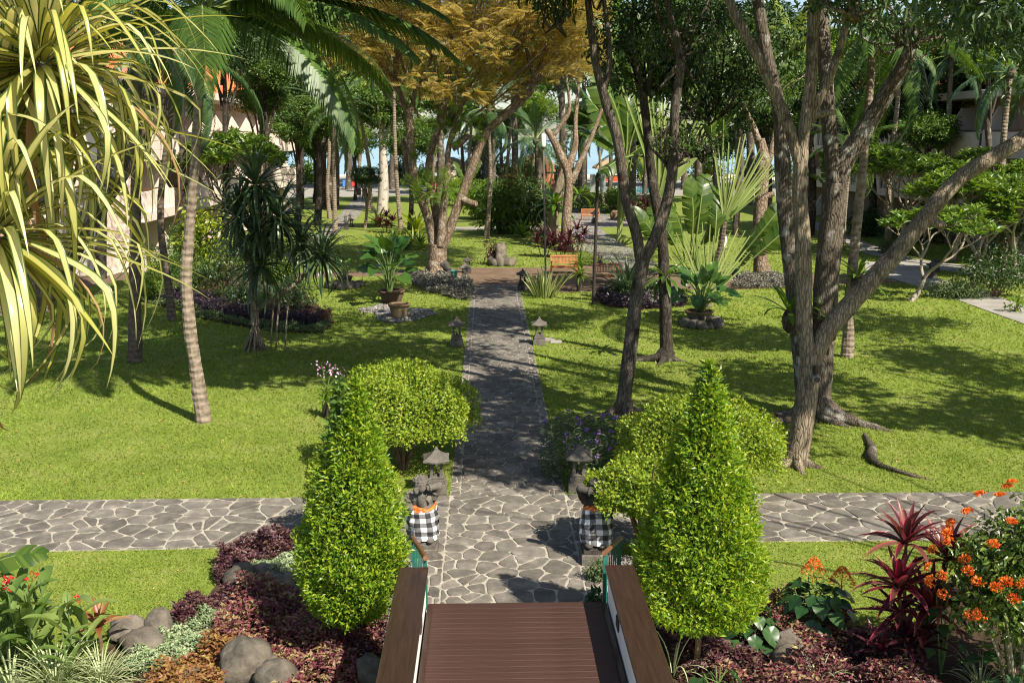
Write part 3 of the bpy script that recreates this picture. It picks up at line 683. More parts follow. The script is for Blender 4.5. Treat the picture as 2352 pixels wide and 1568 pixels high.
def statue(px, py, label, mirror, mat, scl):
    p = G(px, py); o = thing('guardian_statue', label, 'statue', (p.x, p.y+.26, 0), 0, 'guardian statues', scl); s = -1 if mirror else 1
    m = MB(); m.box((0, 0, .10), (.54, .54, .20), bev=.015); m.build('pedestal', M_andesite, o)
    m = MB(); m.box((0, 0, .245), (.47, .47, .09), bev=.012); m.box((0, 0, .30), (.43, .43, .03), bev=.008); m.build('pedestal_slab', mat, o)
    b = MB()
    for k in (-1, 1): ellips(b, (k*.11+.03*s, -.15, .345), (.085, .14, .05), 12, 7)
    lathe(b, [(.01, .33), (.2, .36), (.23, .6), (.22, .9), (.20, 1.0), (.21, 1.08), (.19, 1.17), (.11, 1.24), (.01, 1.27)], 16, sx=1.05, sy=.82)
    ellips(b, (-.02*s, -.02, 1.36), (.145, .15, .16), 14, 10)                      # head
    ellips(b, (-.02*s, -.15, 1.33), (.045, .05, .05), 8, 6)                       # nose
    ellips(b, (0, -.15, 1.10), (.085, .055, .155), 12, 9)                          # long beard
    for row, (hh, rr, nn) in enumerate(((.03, .150, 15), (.075, .138, 13), (.115, .108, 10), (.145, .062, 6), (.165, .0, 1))):          # curled hair
        for k in range(nn):
            t = (k+.5*(row % 2))/nn*2*math.pi
            if row == 0 and math.sin(t) < -.35: continue
            ellips(b, (-.02*s+rr*math.cos(t), -.01+rr*math.sin(t), 1.36+hh), (.027, .027, .024), 7, 5)
    sh = np.array((.19*s, -.02, 1.10)); el = np.array((.30*s, -.12, 1.36)); wr = np.array((.09*s, -.22, 1.34)); hd = np.array((.0*s, -.225, 1.335))
    tube(b, [sh, (sh+el)/2+np.array((.02*s, 0, 0)), el], [.085, .075, .075], 10, 8); ellips(b, el, (.078, .078, .078), 10, 7)
    tube(b, [el, (el+wr)/2, wr], [.073, .066, .05], 10, 8); ellips(b, hd, (.075, .035, .065), 10, 7)
    for k in range(4):                                                            # fingers laid across the face
        z = 1.355-k*.031; L = (.085, .10, .095, .075)[k]
        tube(b, [(-.05*s, -.232, z), (-(.05+L*.6)*s, -.235, z-.002), (-(.05+L)*s, -.212, z-.004)], [.017, .017, .012], 7, 6)
    tube(b, [(.02*s, -.235, 1.36), (-.0*s, -.24, 1.405), (-.02*s, -.225, 1.43)], [.018, .017, .012], 7, 5)   # thumb
    for c in ((wr*.75+el*.25), (sh*.5+el*.5)):                                    # bracelets
        for k in range(12):
            q = k/12*6.283; ax = nrm(el-wr) if c is not None and abs(c[2]-1.32) < .03 else nrm(el-sh); u = nrm(np.cross(ax, (0, 1, .2))); w = np.cross(ax, u)
            ellips(b, c+.078*(math.cos(q)*u+math.sin(q)*w), (.018, .018, .018), 6, 4)
    tube(b, [(-.19*s, -.03, 1.12), (-.27*s, -.08, .98), (-.16*s, -.18, .92)], [.08, .07, .05], 10, 10)        # resting arm
    ellips(b, (-.22*s, -.06, 1.16), (.09, .08, .10), 10, 7)
    for k in range(9): q = k/9*6.283; ellips(b, (-.225*s+.075*math.cos(q), -.125, 1.15+.085*math.sin(q)), (.024, .024, .024), 6, 4)
    for k in range(6): q = k*.9; ellips(b, ((.10+.035*math.cos(q))*s, -.17, 1.12+.03*k-.06), (.025, .025, .022), 6, 4)
    obj('body', remeshed(b, .0135, mat, 'body', .004), o)
    # wrapped cloth with folds
    n = 64; rows = 12; V = []; UV = []; c = MB()
    for i in range(rows+1):
        t = i/rows; z = .355+.60*t
        for j in range(n+1):
            a = 2*math.pi*j/n; tilt = .05*math.sin(a)*s*t
            r = .275-.035*t+.02*math.sin(t*3.0)+.008*math.sin(a*6+t*3)+.007*math.sin(a*11-t*5)+(.012*math.sin(t*16+a*1.5))
            V.append((r*math.cos(a)*1.02, r*math.sin(a)*.86, z+tilt+.02*math.sin(a*2)*(1-t))); UV.append((j/n*.999+.0005+t*.03, t+.03*math.sin(a*2+1)+.02))
    F = [(i*(n+1)+j, i*(n+1)+j+1, (i+1)*(n+1)+j+1, (i+1)*(n+1)+j) for i in range(rows) for j in range(n)]
    c.add(V, F, 0, UV); c.build('wrapped_cloth', M_check, o, smooth=True)
    g = MB(); V = []; rows = 4
    for i in range(rows+1):
        t = i/rows
        for j in range(49):
            a = 2*math.pi*j/48; z = .93+.085*t+.05*math.sin(a)*s+.02*math.cos(3*a)*t; r = .245-.022*t+.01*math.sin(t*9+a*2)+.004*math.sin(13*a)
            V.append((r*math.cos(a)*1.02, r*math.sin(a)*.87, z))
    g.add(V, [(i*49+j, i*49+j+1, (i+1)*49+j+1, (i+1)*49+j) for i in range(rows) for j in range(48)]); g.build('sash', M_sash, o, smooth=True)
    return o
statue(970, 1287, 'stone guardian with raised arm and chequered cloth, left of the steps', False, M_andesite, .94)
statue(1372, 1300, 'stone guardian with shade put into its colour, in chequered cloth under the bush, right of the steps', True, M_andes_dark, .96)

# ------------------------------------------------------------------ benches
_bm = {}
def bench(px, py, label, mat, w=1.55, rz=0.0, scl=1.0):
    p = G(px, py); o = thing('garden_bench', label, 'bench', (p.x, p.y+.3, 0), rz, 'teak garden benches', scl)
    def pc(name, c, sz, rx=0):
        m = MB(); m.box((0, 0, 0), sz, bev=.006); return obj(name, m.mesh(name, mat), o, c, (rx, 0, 0))
    for sx in (-1, 1):
        pc('leg', (sx*(w/2-.04), -.25, .32), (.06, .06, .64)); pc('leg', (sx*(w/2-.04), .25, .45), (.06, .06, .92), R(-6))
        pc('armrest', (sx*(w/2-.04), -.01, .66), (.08, .62, .035)); pc('seat_rail', (sx*(w/2-.04), 0, .36), (.05, .46, .07))
    pc('front_rail', (0, -.25, .36), (w-.1, .035, .08)); pc('top_rail', (0, .29, .90), (w, .045, .09), R(-8)); pc('lower_rail', (0, .25, .53), (w-.1, .035, .05), R(-8))
    if (mat.name, w) not in _bm:
        m = MB(); m.box((0, 0, 0), (w-.06, .075, .022), bev=.004); a = m.mesh('seat_slat', mat); m = MB(); m.box((0, 0, 0), (.045, .016, .34)); _bm[(mat.name, w)] = (a, m.mesh('back_slat', mat))
    a, b = _bm[(mat.name, w)]
    for k in range(6): obj('seat_slat', a, o, (0, -.25+.095*k, .41))
    n = 18
    for k in range(n): obj('back_slat', b, o, (-w/2+.1+(w-.2)*k/(n-1), .272, .71), (R(-8), 0, 0))
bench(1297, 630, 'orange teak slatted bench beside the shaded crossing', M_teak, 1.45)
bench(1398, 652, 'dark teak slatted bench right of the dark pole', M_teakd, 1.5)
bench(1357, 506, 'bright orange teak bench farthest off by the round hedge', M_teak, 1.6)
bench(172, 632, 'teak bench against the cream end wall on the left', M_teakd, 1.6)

# ------------------------------------------------------------------ poles
def pole(pb, pt, label, r, mat, kind):
    b = G(*pb); t = at(pt[0], pt[1], b.y); o = thing('lamp_pole' if kind == 'lamp' else 'loudspeaker_pole', label, 'pole', b)
    m = MB(); tube(m, [(0, 0, -.05), tuple(t-b)], [r, r*.85], 10, 6); m.build('post', mat, o, smooth=True)
    m = MB(); lathe(m, [(.11, 0), (.11, .04), (.07, .06), (.0, .06)], 12); m.build('base_plate', M_iron, o)
    q = t-b
    if kind == 'lamp':
        m = MB(); lathe(m, [(.0, -.02), (.085, 0), (.10, .08), (.10, .55), (.06, .6), (0, .61)], 12, c=(q.x, q.y, q.z)); m.build('lamp', M_bulb, o, smooth=True)
        m = MB(); lathe(m, [(.09, -.08), (.10, 0), (.0, .01)], 12, c=(q.x, q.y, q.z)); m.build('collar', M_iron, o)
    else:
        for s in (-1, 1):
            m = MB(); m.box((q.x+s*.22, q.y-.05, q.z-.42), (.20, .18, .78), bev=.03); m.build('loudspeaker', surf('speaker_grey', (.22, .24, .21), (.28, .30, .27), rough=.5), o)
        m = MB(); m.box((q.x, q.y-.02, q.z-.25), (.42, .05, .05)); m.build('bracket', M_iron, o)
pole((1254, 672), (1248, 338), 'thin pole with white lamp head rising behind the snake plant', .045, surf('pole_grey', (.13, .10, .08), (.2, .16, .13), rough=.6), 'lamp')
pole((1363, 698), (1373, 398), 'dark pole with two grey loudspeakers on the lawn', .075, M_iron, 'speaker')
pole((1668, 640), (1664, 570), 'short thin grey stake beside the fan palm', .03, surf('pole_grey', (.13, .10, .08), (.2, .16, .13), rough=.6), 'lamp')

# ------------------------------------------------------------------ boulders, pots and small stones
def boulder(px, py, wpx, hpx, label, seed, mat=None, cat='boulder', group='garden boulders'):
    p = G(px, py); s = (at(px+50, py, p.y).x-at(px-50, py, p.y).x)/100
    rx = wpx*s/2; rz = hpx*s/2*1.05
    mb = MB(); rocky(mb, (0, 0, rz*.62), (rx, rx*.85, rz), seed, 18, 12); o = mb.build('boulder', mat or M_rock, None, (p.x, p.y+rx*.7, 0), True)
    return tag(o, label, cat, group)
boulder(545, 1352, 85, 55, 'tan boulder at the left end of the purple bed', 1)
boulder(612, 1338, 80, 40, 'broad flat boulder between purple and silvery plants', 2)
boulder(598, 1352, 45, 38, 'small brown boulder wedged between two flat ones', 3)
boulder(645, 1357, 70, 38, 'grey boulder against the pink ground cover', 4)
boulder(735, 1345, 45, 30, 'small brown boulder under the left cone bush', 44)
boulder(290, 1478, 90, 62, 'pale boulder at the lawn corner behind striped grass', 5)
boulder(355, 1470, 85, 72, 'round grey boulder at the lawn corner', 6)
boulder(318, 1508, 105, 60, 'dark low boulder in front of the round grey one', 7)
boulder(552, 1575, 130, 105, 'largest dark boulder at the bottom edge in the left bed', 8)
boulder(615, 1560, 60, 62, 'yellowish boulder beside the largest dark one', 9)
boulder(628, 1600, 100, 80, 'grey boulder at the bottom edge right of the yellowish one', 10)
boulder(492, 1592, 55, 55, 'small grey boulder left of the largest dark one', 11)
boulder(440, 1600, 80, 55, 'low boulder cut by the bottom edge among orange leaves', 12)
boulder(760, 1590, 60, 40, 'pinkish small boulder at the bottom under pink leaves', 45)
boulder(846, 1585, 75, 90, 'dark boulder in the shade beside the left parapet', 13)
boulder(1838, 1565, 110, 75, 'grey boulder at the bottom of the right bed', 14)
boulder(1815, 1512, 90, 60, 'flat brown boulder behind the grey one in the right bed', 15)
boulder(1135, 612, 40, 26, 'brown boulder left of the planted stump', 16)
boulder(1170, 612, 36, 24, 'brown boulder right of the planted stump', 17)
boulder(1150, 612, 34, 66, 'upright tan stone of the planted rockery', 18)
boulder(1416, 505, 26, 26, 'orange clay stump beside the farthest bench', 19, M_pot, 'stump', None)
def ring_stones(px, py, rpx, n, label, hp=16, seed=0, wp=28):
    p = G(px, py); s = (at(px+50, py, p.y).x-at(px-50, py, p.y).x)/100; o = thing('stone_ring', label, 'stones', p)
    for k in range(n):
        a = k/n*2*math.pi+.3; r = rpx*s*(.9+.2*random.random()); w = wp*s/2*random.uniform(.75, 1.25)
        mb = MB(); rocky(mb, (0, 0, w*.5), (w, w*.9, w*.8), seed+k, 12, 8); mb.build('stone', M_rock, o, (r*math.cos(a), r*math.sin(a), 0), True)
ring_stones(1612, 748, 40, 12, 'ring of river stones round the bowl of the big leaved plant', seed=50)
ring_stones(788, 660, 34, 10, 'ring of grey stones round the small pot on the left lawn', seed=70, wp=20)
ring_stones(703, 566, 18, 6, 'few stones round a small planter far on the left lawn', seed=90, wp=14)
def pot(px, py, wpx, hpx, label, mat=None, name='plant_pot'):
    p = G(px, py); s = (at(px+50, py, p.y).x-at(px-50, py, p.y).x)/100; w = wpx*s/2; h = hpx*s
    o = thing(name, label, 'pot', (p.x, p.y+w, 0))
    m = MB(); lathe(m, [(0, 0.005), (w*.68, 0.0), (w*.72, h*.1), (w*.92, h*.8), (w*.9, h*.84)], 20); m.build('body', mat or M_pot, o, smooth=True)
    m = MB(); lathe(m, [(w*.9, h*.82), (w*1.02, h*.84), (w*1.03, h*.97), (w*.98, h), (w*.86, h*.98), (w*.85, h*.86)], 20); m.build('rim', mat or M_pot, o, smooth=True)
    m = MB(); lathe(m, [(0, h*.9), (w*.87, h*.89)], 16); m.build('soil', M_soil, o)
    return o
pot(915, 734, 50, 34, 'tan clay pot standing on the pebbles before the big leaved plant')
pot(897, 700, 62, 30, 'brown clay pot holding the big leaved plant on pebbles', surf('brown_pot', (.07, .04, .028), (.12, .07, .05), rough=.8))
pot(1612, 742, 66, 24, 'shallow tan bowl holding the big leaved plant on the right lawn')
pot(790, 656, 36, 20, 'small dark pot in the stone ring on the left lawn', surf('dark_pot', (.05, .035, .025), (.09, .06, .045), rough=.8))
pot(1042, 640, 20, 18, 'small green pot at the foot of the great tree', M_green)
pot(1690, 640, 18, 22, 'small green pot beside the clipped bed on the right', M_green)
# pebble bed: loose river pebbles
PEB = gp([(822, 712), (870, 700), (930, 705), (990, 714), (1003, 722), (960, 735), (905, 743), (868, 738), (862, 722), (830, 718)])
NOGRASS.append(PEB)
mb = MB(); pts = rnd_in_poly(PEB, 900)
pe = MB(); ellips(pe, (0, 0, 0), (.5, .4, .3), 7, 5); PV, PF = pe.V[0], pe.F[0]
for i in range(900):
    q = random.uniform(.06, .17); a = random.uniform(0, 6.28); c, s_ = math.cos(a), math.sin(a)
    V = PV*q; V = np.c_[V[:, 0]*c-V[:, 1]*s_, V[:, 0]*s_+V[:, 1]*c, V[:, 2]]; mb.add(V+np.array((pts[i, 0], pts[i, 1], .02+random.uniform(0, .03))), PF)
tag(mb.build('pebbles', M_pebble, None, smooth=True), 'bed of grey river pebbles under the potted big leaved plant', 'pebbles', kind='stuff')
# gravel strips beside the landing
for s, lab in ((-1, 'grey gravel strip left of the flagstone landing'), (1, 'grey gravel strip right of the flagstone landing')):
    x0 = NX0-.62 if s < 0 else NX1; x1 = NX0 if s < 0 else NX1+.6
    y0 = 13.3; y1 = G(980, 1283).y
    poly = [(x0, y0), (x1, y0), (x1, y1), (x0, y1)]; NOGRASS.append(poly); mb = MB(); n = 1700
    P = rng.uniform([x0, y0], [x1, y1], (n, 2)); q = rng.uniform(.022, .055, n); a = rng.uniform(0, 6.28, n)
    g1 = MB(); ellips(g1, (0, 0, 0), (.6, .45, .35), 5, 4); gv, gf = g1.V[0], g1.F[0]
    V = gv[None]*q[:, None, None]; V = np.stack([V[..., 0]*np.cos(a)[:, None]-V[..., 1]*np.sin(a)[:, None], V[..., 0]*np.sin(a)[:, None]+V[..., 1]*np.cos(a)[:, None], V[..., 2]], -1)
    V += np.c_[P, rng.uniform(.005, .03, n)][:, None]
    mb.add(V.reshape(-1, 3), (gf[None]+(np.arange(n)*len(gv))[:, None, None]).reshape(-1, 4)); sheet('gravel_bed', poly, .004, M_soil)
    tag(mb.build('gravel', M_pebble), lab, 'gravel', kind='stuff')
# small carved animal guardian by the great tree
p = G(1024, 642); o = thing('carved_figure', 'small weathered stone figure crouching at the foot of the great tree', 'statue', p)
b = MB(); ellips(b, (0, 0, .25), (.24, .22, .26)); ellips(b, (.05, -.05, .62), (.20, .19, .20)); ellips(b, (.20, -.12, .58), (.12, .10, .08)); ellips(b, (-.16, -.05, .75), (.12, .08, .14)); ellips(b, (.02, .02, .85), (.14, .12, .1))
for k in (-1, 1): tube(b, [(k*.14, -.12, .45), (k*.2, -.24, .25), (k*.15, -.28, .03)], [.09, .075, .07], 8, 8); ellips(b, (k*.2, -.05, .06), (.12, .2, .08))
for k in range(10): q = k*.63; ellips(b, (.14*math.cos(q), .02+.14*math.sin(q), .80), (.06, .06, .06), 6, 5)
obj('body', remeshed(b, .03, M_andes_dark, 'body', .012), o)
b = MB(); b.box((0, 0, .02), (.62, .6, .1), bev=.02); b.build('base', M_andes_dark, o)
# flat stones beside the right middle lantern
p = G(1262, 786); o = thing('stone_slabs', 'two pale stone slabs behind the right middle lantern', 'slabs', p)
for c, s_ in (((-.05, .2, .05), (.5, .35, .1)), ((.22, -.1, .04), (.4, .3, .08)), ((-.3, .1, .05), (.25, .5, .1))):
    m = MB(); m.box(c, s_, bev=.015); m.build('slab', M_conc, o)
# tree-mounted floodlight
# ------------------------------------------------------------------ beyond the garden: huts, parasols, chairs, people
M_thatch = surf('thatch', (.22, .16, .09), (.36, .27, .17), scale=8, rough=1, bump=.8, stretch=(3, 3, 14), spec=.05)
M_red = surf('red_paint', (.45, .06, .03), (.55, .09, .04), scale=3, rough=.6)
M_blue = surf('blue_canvas', (.05, .18, .48), (.08, .25, .58), scale=3, rough=.7)
M_par = surf('pale_canvas', (.42, .50, .52), (.50, .58, .60), scale=3, rough=.8)
M_redc = surf('red_canvas', (.55, .03, .03), (.65, .06, .05), scale=3, rough=.7)
def hut(px, py, label, w=4.2, h=3.6):
    p = G(px, py); o = thing('beach_hut', label, 'hut', p)
    for sx in (-1, 1):
        for sy in (-1, 1): m = MB(); tube(m, [(sx*w*.4, sy*w*.4, 0), (sx*w*.4, sy*w*.4, h*.62)], [.09, .09], 8, 3); m.build('post', M_brown, o)
    m = MB(); V, F = sqrows([(w*.62, h*.56, 0), (w*.62, h*.62, .05), (w*.36, h*.86, 0), (w*.08, h, 0)]); m.poly(V, F); m.build('thatched_roof', M_thatch, o)
    m = MB(); m.box((0, 0, .45), (w*.8, w*.8, .9), bev=.03); m.build('counter', M_red, o)
hut(1400, 416, 'thatched beach hut with red counter seen past the pool'); hut(1035, 428, 'thatched hut behind the limbs of the great tree', 5.5, 4.2); hut(1230, 418, 'low thatched hut behind the far hedge', 5, 4.5)
def parasol(px, py, label, w=2.9):
    p = G(px, py); o = thing('parasol', label, 'parasol', p)
    m = MB(); tube(m, [(0, 0, 0), (0, 0, 2.4)], [.03, .03], 6, 3); m.build('pole', M_white, o)
    m = MB(); lathe(m, [(w/2, 1.95), (w*.3, 2.2), (0, 2.5)], 8); m.build('canopy', M_par, o)
parasol(836, 440, 'pale blue parasol on the far terrace'); parasol(735, 428, 'pale parasol partly hidden by far palm trunks'); parasol(1010, 436, 'grey blue parasol behind the great tree')
def chair(px, py, label, mat):
    p = G(px, py); o = thing('deck_chair', label, 'chair', p, R(random.uniform(-15, 15)))
    m = MB(); m.box((0, 0, .38), (.62, .7, .07), bev=.02); m.build('seat', mat, o)
    m = MB(); m.box((0, .32, .78), (.62, .07, .8), bev=.02); m.build('backrest', mat, o)
    for sx in (-1, 1):
        for sy in (-1, 1): m = MB(); m.box((sx*.27, sy*.3, .18), (.05, .05, .36)); m.build('leg', mat, o)
chair(792, 434, 'left blue deck chair on the far terrace', M_blue); chair(803, 434, 'right blue deck chair on the far terrace', M_blue); chair(813, 433, 'red deck chair beside the blue ones', M_redc)
M_wick = surf('dark_wicker', (.05, .035, .025), (.10, .075, .05), scale=20, rough=.8, bump=.6)
for px, lab in ((822, 'dark wicker armchair at the terrace edge'), (726, 'dark wicker armchair behind the left far trunks'), (745, 'dark wicker armchair between two far trunks')): chair(px, 455, lab, M_wick)
chair(1322, 446, 'dark sunbed chair at the near pool edge', M_wick); chair(1366, 446, 'dark sunbed chair by the pool left of the dark pole', M_wick)
p = G(1400, 428); o = thing('lifebuoy_stand', 'orange lifebuoy on a post by the pool', 'lifebuoy', p)
a = np.linspace(0, 2*math.pi, 20, endpoint=False); m = MB(); tube(m, [(.6*math.cos(q), 0, 1.7+.6*math.sin(q)) for q in np.linspace(0, 2*math.pi, 25)], [.16, .16], 8, 25, smoothpath=False); m.build('ring', surf('orange_plastic', (.75, .22, .03), (.85, .3, .05), rough=.5), o, smooth=True)
m = MB(); tube(m, [(0, .1, 0), (0, .1, 2.4)], [.06, .06], 8, 3); m.build('post', M_white, o)
m = MB(); lathe(m, [(.7, 0), (.6, .1), (.2, .25), (0, .25)], 12); m.build('foot', M_rock, o)
# brick gate piers by the pool
for px, lab, k in ((1262, 'carved brick pier left of the pool', 3.4), (1298, 'second carved brick pier left of the pool', 2.6)):
    p = G(px, 436); o = thing('brick_pier', lab, 'pier', p); zz = 0
    for i, (w, h) in enumerate(((2.2, .7), (1.7, .5), (1.3, 1.2), (1.7, .3), (1.3, .5), (.8, .5))):
        m = MB(); m.box((0, 0, zz+h/2), (w*.9, w*.9, h*k/3.4), bev=.04); m.build('course', surf('brick_red', (.38, .13, .07), (.50, .22, .13), scale=4, rough=.9, bump=.4), o); zz += h*k/3.4
# a fence of bamboo along the beach
bf = MB()
for (xa, xb, py) in ((560, 760, 415), (1000, 1060, 418)):
    A, B = G(xa, py), G(xb, py); m = MB(); c = (A+B)/2; m.box((0, 0, .9), ((B-A).length, .12, 1.8), bev=.03); tag(m.build('bamboo_fence', M_sand, None, c), 'pale bamboo fence along the beach %s' % ('on the left' if xa < 800 else 'behind the great tree'), 'fence')
# ================================================================== VEGETATION
# ------------------------------------------------------------------ leaf colours
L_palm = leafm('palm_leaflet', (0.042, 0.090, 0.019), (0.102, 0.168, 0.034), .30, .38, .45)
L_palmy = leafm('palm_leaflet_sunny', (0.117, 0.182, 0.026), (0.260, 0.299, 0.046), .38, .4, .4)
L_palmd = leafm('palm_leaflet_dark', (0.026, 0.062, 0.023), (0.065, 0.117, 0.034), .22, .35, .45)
L_dark = leafm('dark_broadleaf', (0.020, 0.049, 0.014), (0.072, 0.123, 0.029), .25, .38, .45, patch=.25)
L_mid = leafm('green_broadleaf', (0.046, 0.098, 0.018), (0.130, 0.208, 0.036), .35, .42, .4, patch=.3)
L_fresh = leafm('fresh_broadleaf', (0.088, 0.175, 0.019), (0.213, 0.312, 0.037), .42, .42, .4, patch=.25)
L_gold = leafm('golden_feather', (.30, .225, .06), (.47, .375, .12), .5, .6, .2, mid=(.37, .31, .085), patch=.15)
L_lime = leafm('lime_leaf', (.10, .20, .012), (.36, .42, .03), .40, .38, .45, mid=(.17, .29, .018))
L_dome = leafm('dome_leaf', (.13, .21, .015), (.36, .41, .035), .38, .4, .45, mid=(.20, .29, .02))
L_purple = leafm('purple_leaf', (.04, .016, .022), (.17, .10, .07), .25, .45, .4, mid=(.095, .03, .042))
L_pink = leafm('pink_leaf', (.13, .03, .045), (.30, .26, .10), .30, .45, .35, mid=(.24, .075, .08))
L_orange = leafm('bronze_leaf', (.19, .07, .03), (.32, .22, .06), .32, .45, .35, mid=(.25, .12, .045))
L_silver = leafm('silver_leaf', (.13, .20, .08), (.48, .52, .34), .30, .5, .3, mid=(.26, .34, .16))
L_panda = leafm('pandanus_stripe', (.40, .38, .08), (.66, .62, .30), .38, .28, .6, stripe=(.055, .10, .02), swid=.36)
L_pandd = leafm('pandanus_green', (0.040, 0.075, 0.032), (0.092, 0.138, 0.057), .25, .35, .45)
L_alo = leafm('alocasia_leaf', (.03, .085, .014), (.075, .15, .025), .32, .3, .5)
L_ban = leafm('banana_leaf', (0.040, 0.088, 0.013), (0.104, 0.160, 0.024), .45, .35, .45)
L_fan = leafm('fan_stalk', (.15, .21, .05), (.27, .32, .10), .2, .4, .4)
L_cord = leafm('red_cordyline', (.11, .016, .024), (.22, .09, .06), .35, .35, .5, mid=(.055, .02, .02), stripe=(.42, .045, .08), swid=.40)
L_cordd = leafm('maroon_cordyline', (.035, .010, .015), (.10, .02, .028), .25, .4, .45)
L_canna = leafm('canna_leaf', (.09, .16, .03), (.20, .27, .07), .42, .4, .4)
L_sgrass = leafm('striped_grass', (.40, .42, .22), (.55, .55, .34), .35, .45, .35, stripe=(.10, .18, .035), swid=.30)
L_snake = leafm('snake_plant', (.10, .16, .05), (.17, .22, .08), .15, .4, .4, stripe=(.45, .45, .15), swid=.30)
L_ixora = leafm('ixora_leaf', (.035, .085, .014), (.15, .20, .03), .3, .35, .5)
L_cler = leafm('clerodendrum_leaf', (.018, .06, .015), (.05, .11, .03), .28, .35, .45)
L_flor = leafm('orange_floret', (.62, .10, .015), (.80, .28, .05), .3, .5, .3)
L_flop = leafm('violet_petal', (.28, .12, .42), (.42, .22, .60), .35, .5, .3)
L_flow = leafm('pink_petal', (.55, .12, .36), (.85, .70, .80), .35, .5, .3)
L_flr = leafm('red_petal', (.55, .02, .02), (.70, .05, .03), .3, .5, .3)
L_pet = leafm('petunia_leaf', (.06, .09, .045), (.14, .19, .09), .3, .45, .4)
L_fern = leafm('fern_leaf', (.06, .13, .015), (.13, .22, .025), .42, .35, .45)
L_frang = leafm('frangipani_leaf', (0.065, 0.130, 0.023), (0.195, 0.286, 0.046), .38, .35, .45)
L_yel = leafm('yellow_leaf', (.17, .25, .015), (.34, .38, .03), .45, .4, .4)
L_grass = leafm('grass_blade', (.125, .19, .02), (.28, .325, .055), .38, .6, .2, mid=(.185, .255, .032), patch=.22, pscale=.45)
L_litter = leafm('fallen_leaf', (.30, .17, .06), (.48, .34, .12), .1, .7, .2)
L_clip = leafm('clipped_bed_leaf', (.10, .085, .075), (.26, .25, .20), .2, .45, .4, mid=(.16, .16, .12))
L_blackp = leafm('black_purple_leaf', (.018, .013, .02), (.05, .032, .045), .15, .4, .4)
L_lowg = leafm('low_green_leaf', (.06, .10, .03), (.16, .21, .08), .3, .45, .35)

B_gray = barkm('grey_bark', (.07, .054, .04), (.18, .148, .112), lichen=(.30, .28, .24))
B_pale = barkm('pale_bark', (.15, .115, .078), (.36, .295, .205), lichen=(.09, .07, .05))
B_dark = barkm('dark_bark', (.03, .025, .02), (.09, .072, .055), lichen=(.12, .105, .085))
B_mott = barkm('mottled_bark', (.065, .052, .04), (.19, .16, .125), vs=1.2, lichen=(.04, .03, .024))
B_tan = barkm('tan_bark', (.15, .105, .068), (.32, .24, .165), crack=True, vs=.55, bump=1.0, stretch=(7, 7, 3.2), lichen=(.30, .26, .21))
B_white = barkm('white_bark', (.30, .26, .21), (.50, .45, .38), crack=False, lichen=(.16, .13, .1))
B_palm = palmbark('palm_bark', (.12, .09, .064), (.29, .235, .175))
B_palmd = palmbark('palm_bark_dark', (.07, .052, .038), (.16, .125, .095))
B_frang = barkm('frangipani_bark', (.20, .165, .12), (.36, .31, .24), crack=False, vs=2)
B_stem = surf('green_stem', (.07, .12, .03), (.12, .18, .05), scale=6, rough=.6)
B_twig = surf('brown_twig', (.09, .055, .03), (.18, .12, .07), scale=6, rough=.85, bump=.3)

# ------------------------------------------------------------------ generators
def ell_points(c, r, n, gaps=0.0, lower=1.0):
    u = nrm(rng.normal(size=(n*3, 3))); q = rng.uniform(.12, 1, (n*3, 1))**.55; P = u*q*np.array(r)
    P[:, 2] = np.where(P[:, 2] < 0, P[:, 2]*lower, P[:, 2])
    if gaps:
        f = np.sin(P[:, 0]*2.1/max(r[0], 1)*2+1)+np.sin(P[:, 1]*2.7/max(r[1], 1)*2+2)+np.sin(P[:, 2]*3.3/max(r[2], 1)*2+.5)
        P = P[f > -3+gaps*3]
    return np.array(c)+P[:n]
def tree(name, label, base, limbs, bark, crown, group=None, roots=(), cat='tree', seg=14, jit=.05, tipleaf=None):
    b0 = G(*base); o = thing(name, label, cat, b0, group=group); bb = np.array(b0); m = MB()
    for pts, r0, r1 in limbs:
        W = [np.array(at(q[0], q[1], b0.y+(q[2] if len(q) > 2 else 0)))-bb for q in pts]
        n = max(8, int(sum(np.linalg.norm(W[i+1]-W[i]) for i in range(len(W)-1))/.22)); n = min(n, 70)
        if abs(pts[0][0]-base[0]) < 25 and abs(pts[0][1]-base[1]) < 12:
            W = [W[0]-np.array((0, 0, .15))]+W; rr = [r0*1.45, r0*1.12, r0] + list(np.linspace(r0, r1, 6))[1:]
        else: rr = list(np.linspace(r0, r1, 6))
        tube(m, W, rr, seg, n, jit)
    for (az, L, r) in roots:
        d_ = np.array((math.cos(R(az)), math.sin(R(az)), 0)); s = np.array((-d_[1], d_[0], 0))*random.uniform(-.25, .25)*L
        tube(m, [d_*.1+np.array((0, 0, r*2.4)), d_*L*.25+np.array((0, 0, r*.9)), d_*L*.6+s*.6+np.array((0, 0, r*.15)), d_*L+s+np.array((0, 0, -r*.25))], [r*1.5, r*1.05, r*.6, r*.25], 9, 12, .08)
    m.build('trunk', bark, o, smooth=True)
    for c in crown:
        cm = MB(); cen = np.array(c['c']) if 'c' in c else np.array(at(c['p'][0], c['p'][1], b0.y+c['p'][2]))
        P = ell_points(cen-bb, c['r'], c['n'], c.get('gaps', 0), c.get('lower', .7))
        clumps(cm, P, rng.uniform(.7, 1.3, len(P))*c.get('cr', .7), c.get('per', 60), c.get('size', .18), c.get('w', .42), c.get('T', LEAF2), c.get('flat', .7), c.get('droop', .3), 0, c.get('outw', .6))
        if c.get('twig', True):
            tw = MB(); ctr = (cen-bb)+np.array((0, 0, -c['r'][2]*.7))
            for k in range(0, len(P), max(1, len(P)//16)):
                mid = (ctr+P[k])/2+rng.normal(size=3)*.3; tube(tw, [ctr+(P[k]-ctr)*.15, mid, P[k]], [.045, .03, .012], 5, 6)
            tw.build('branches', bark, o, smooth=True)
        cm.build('crown', c['m'], o)
    return o
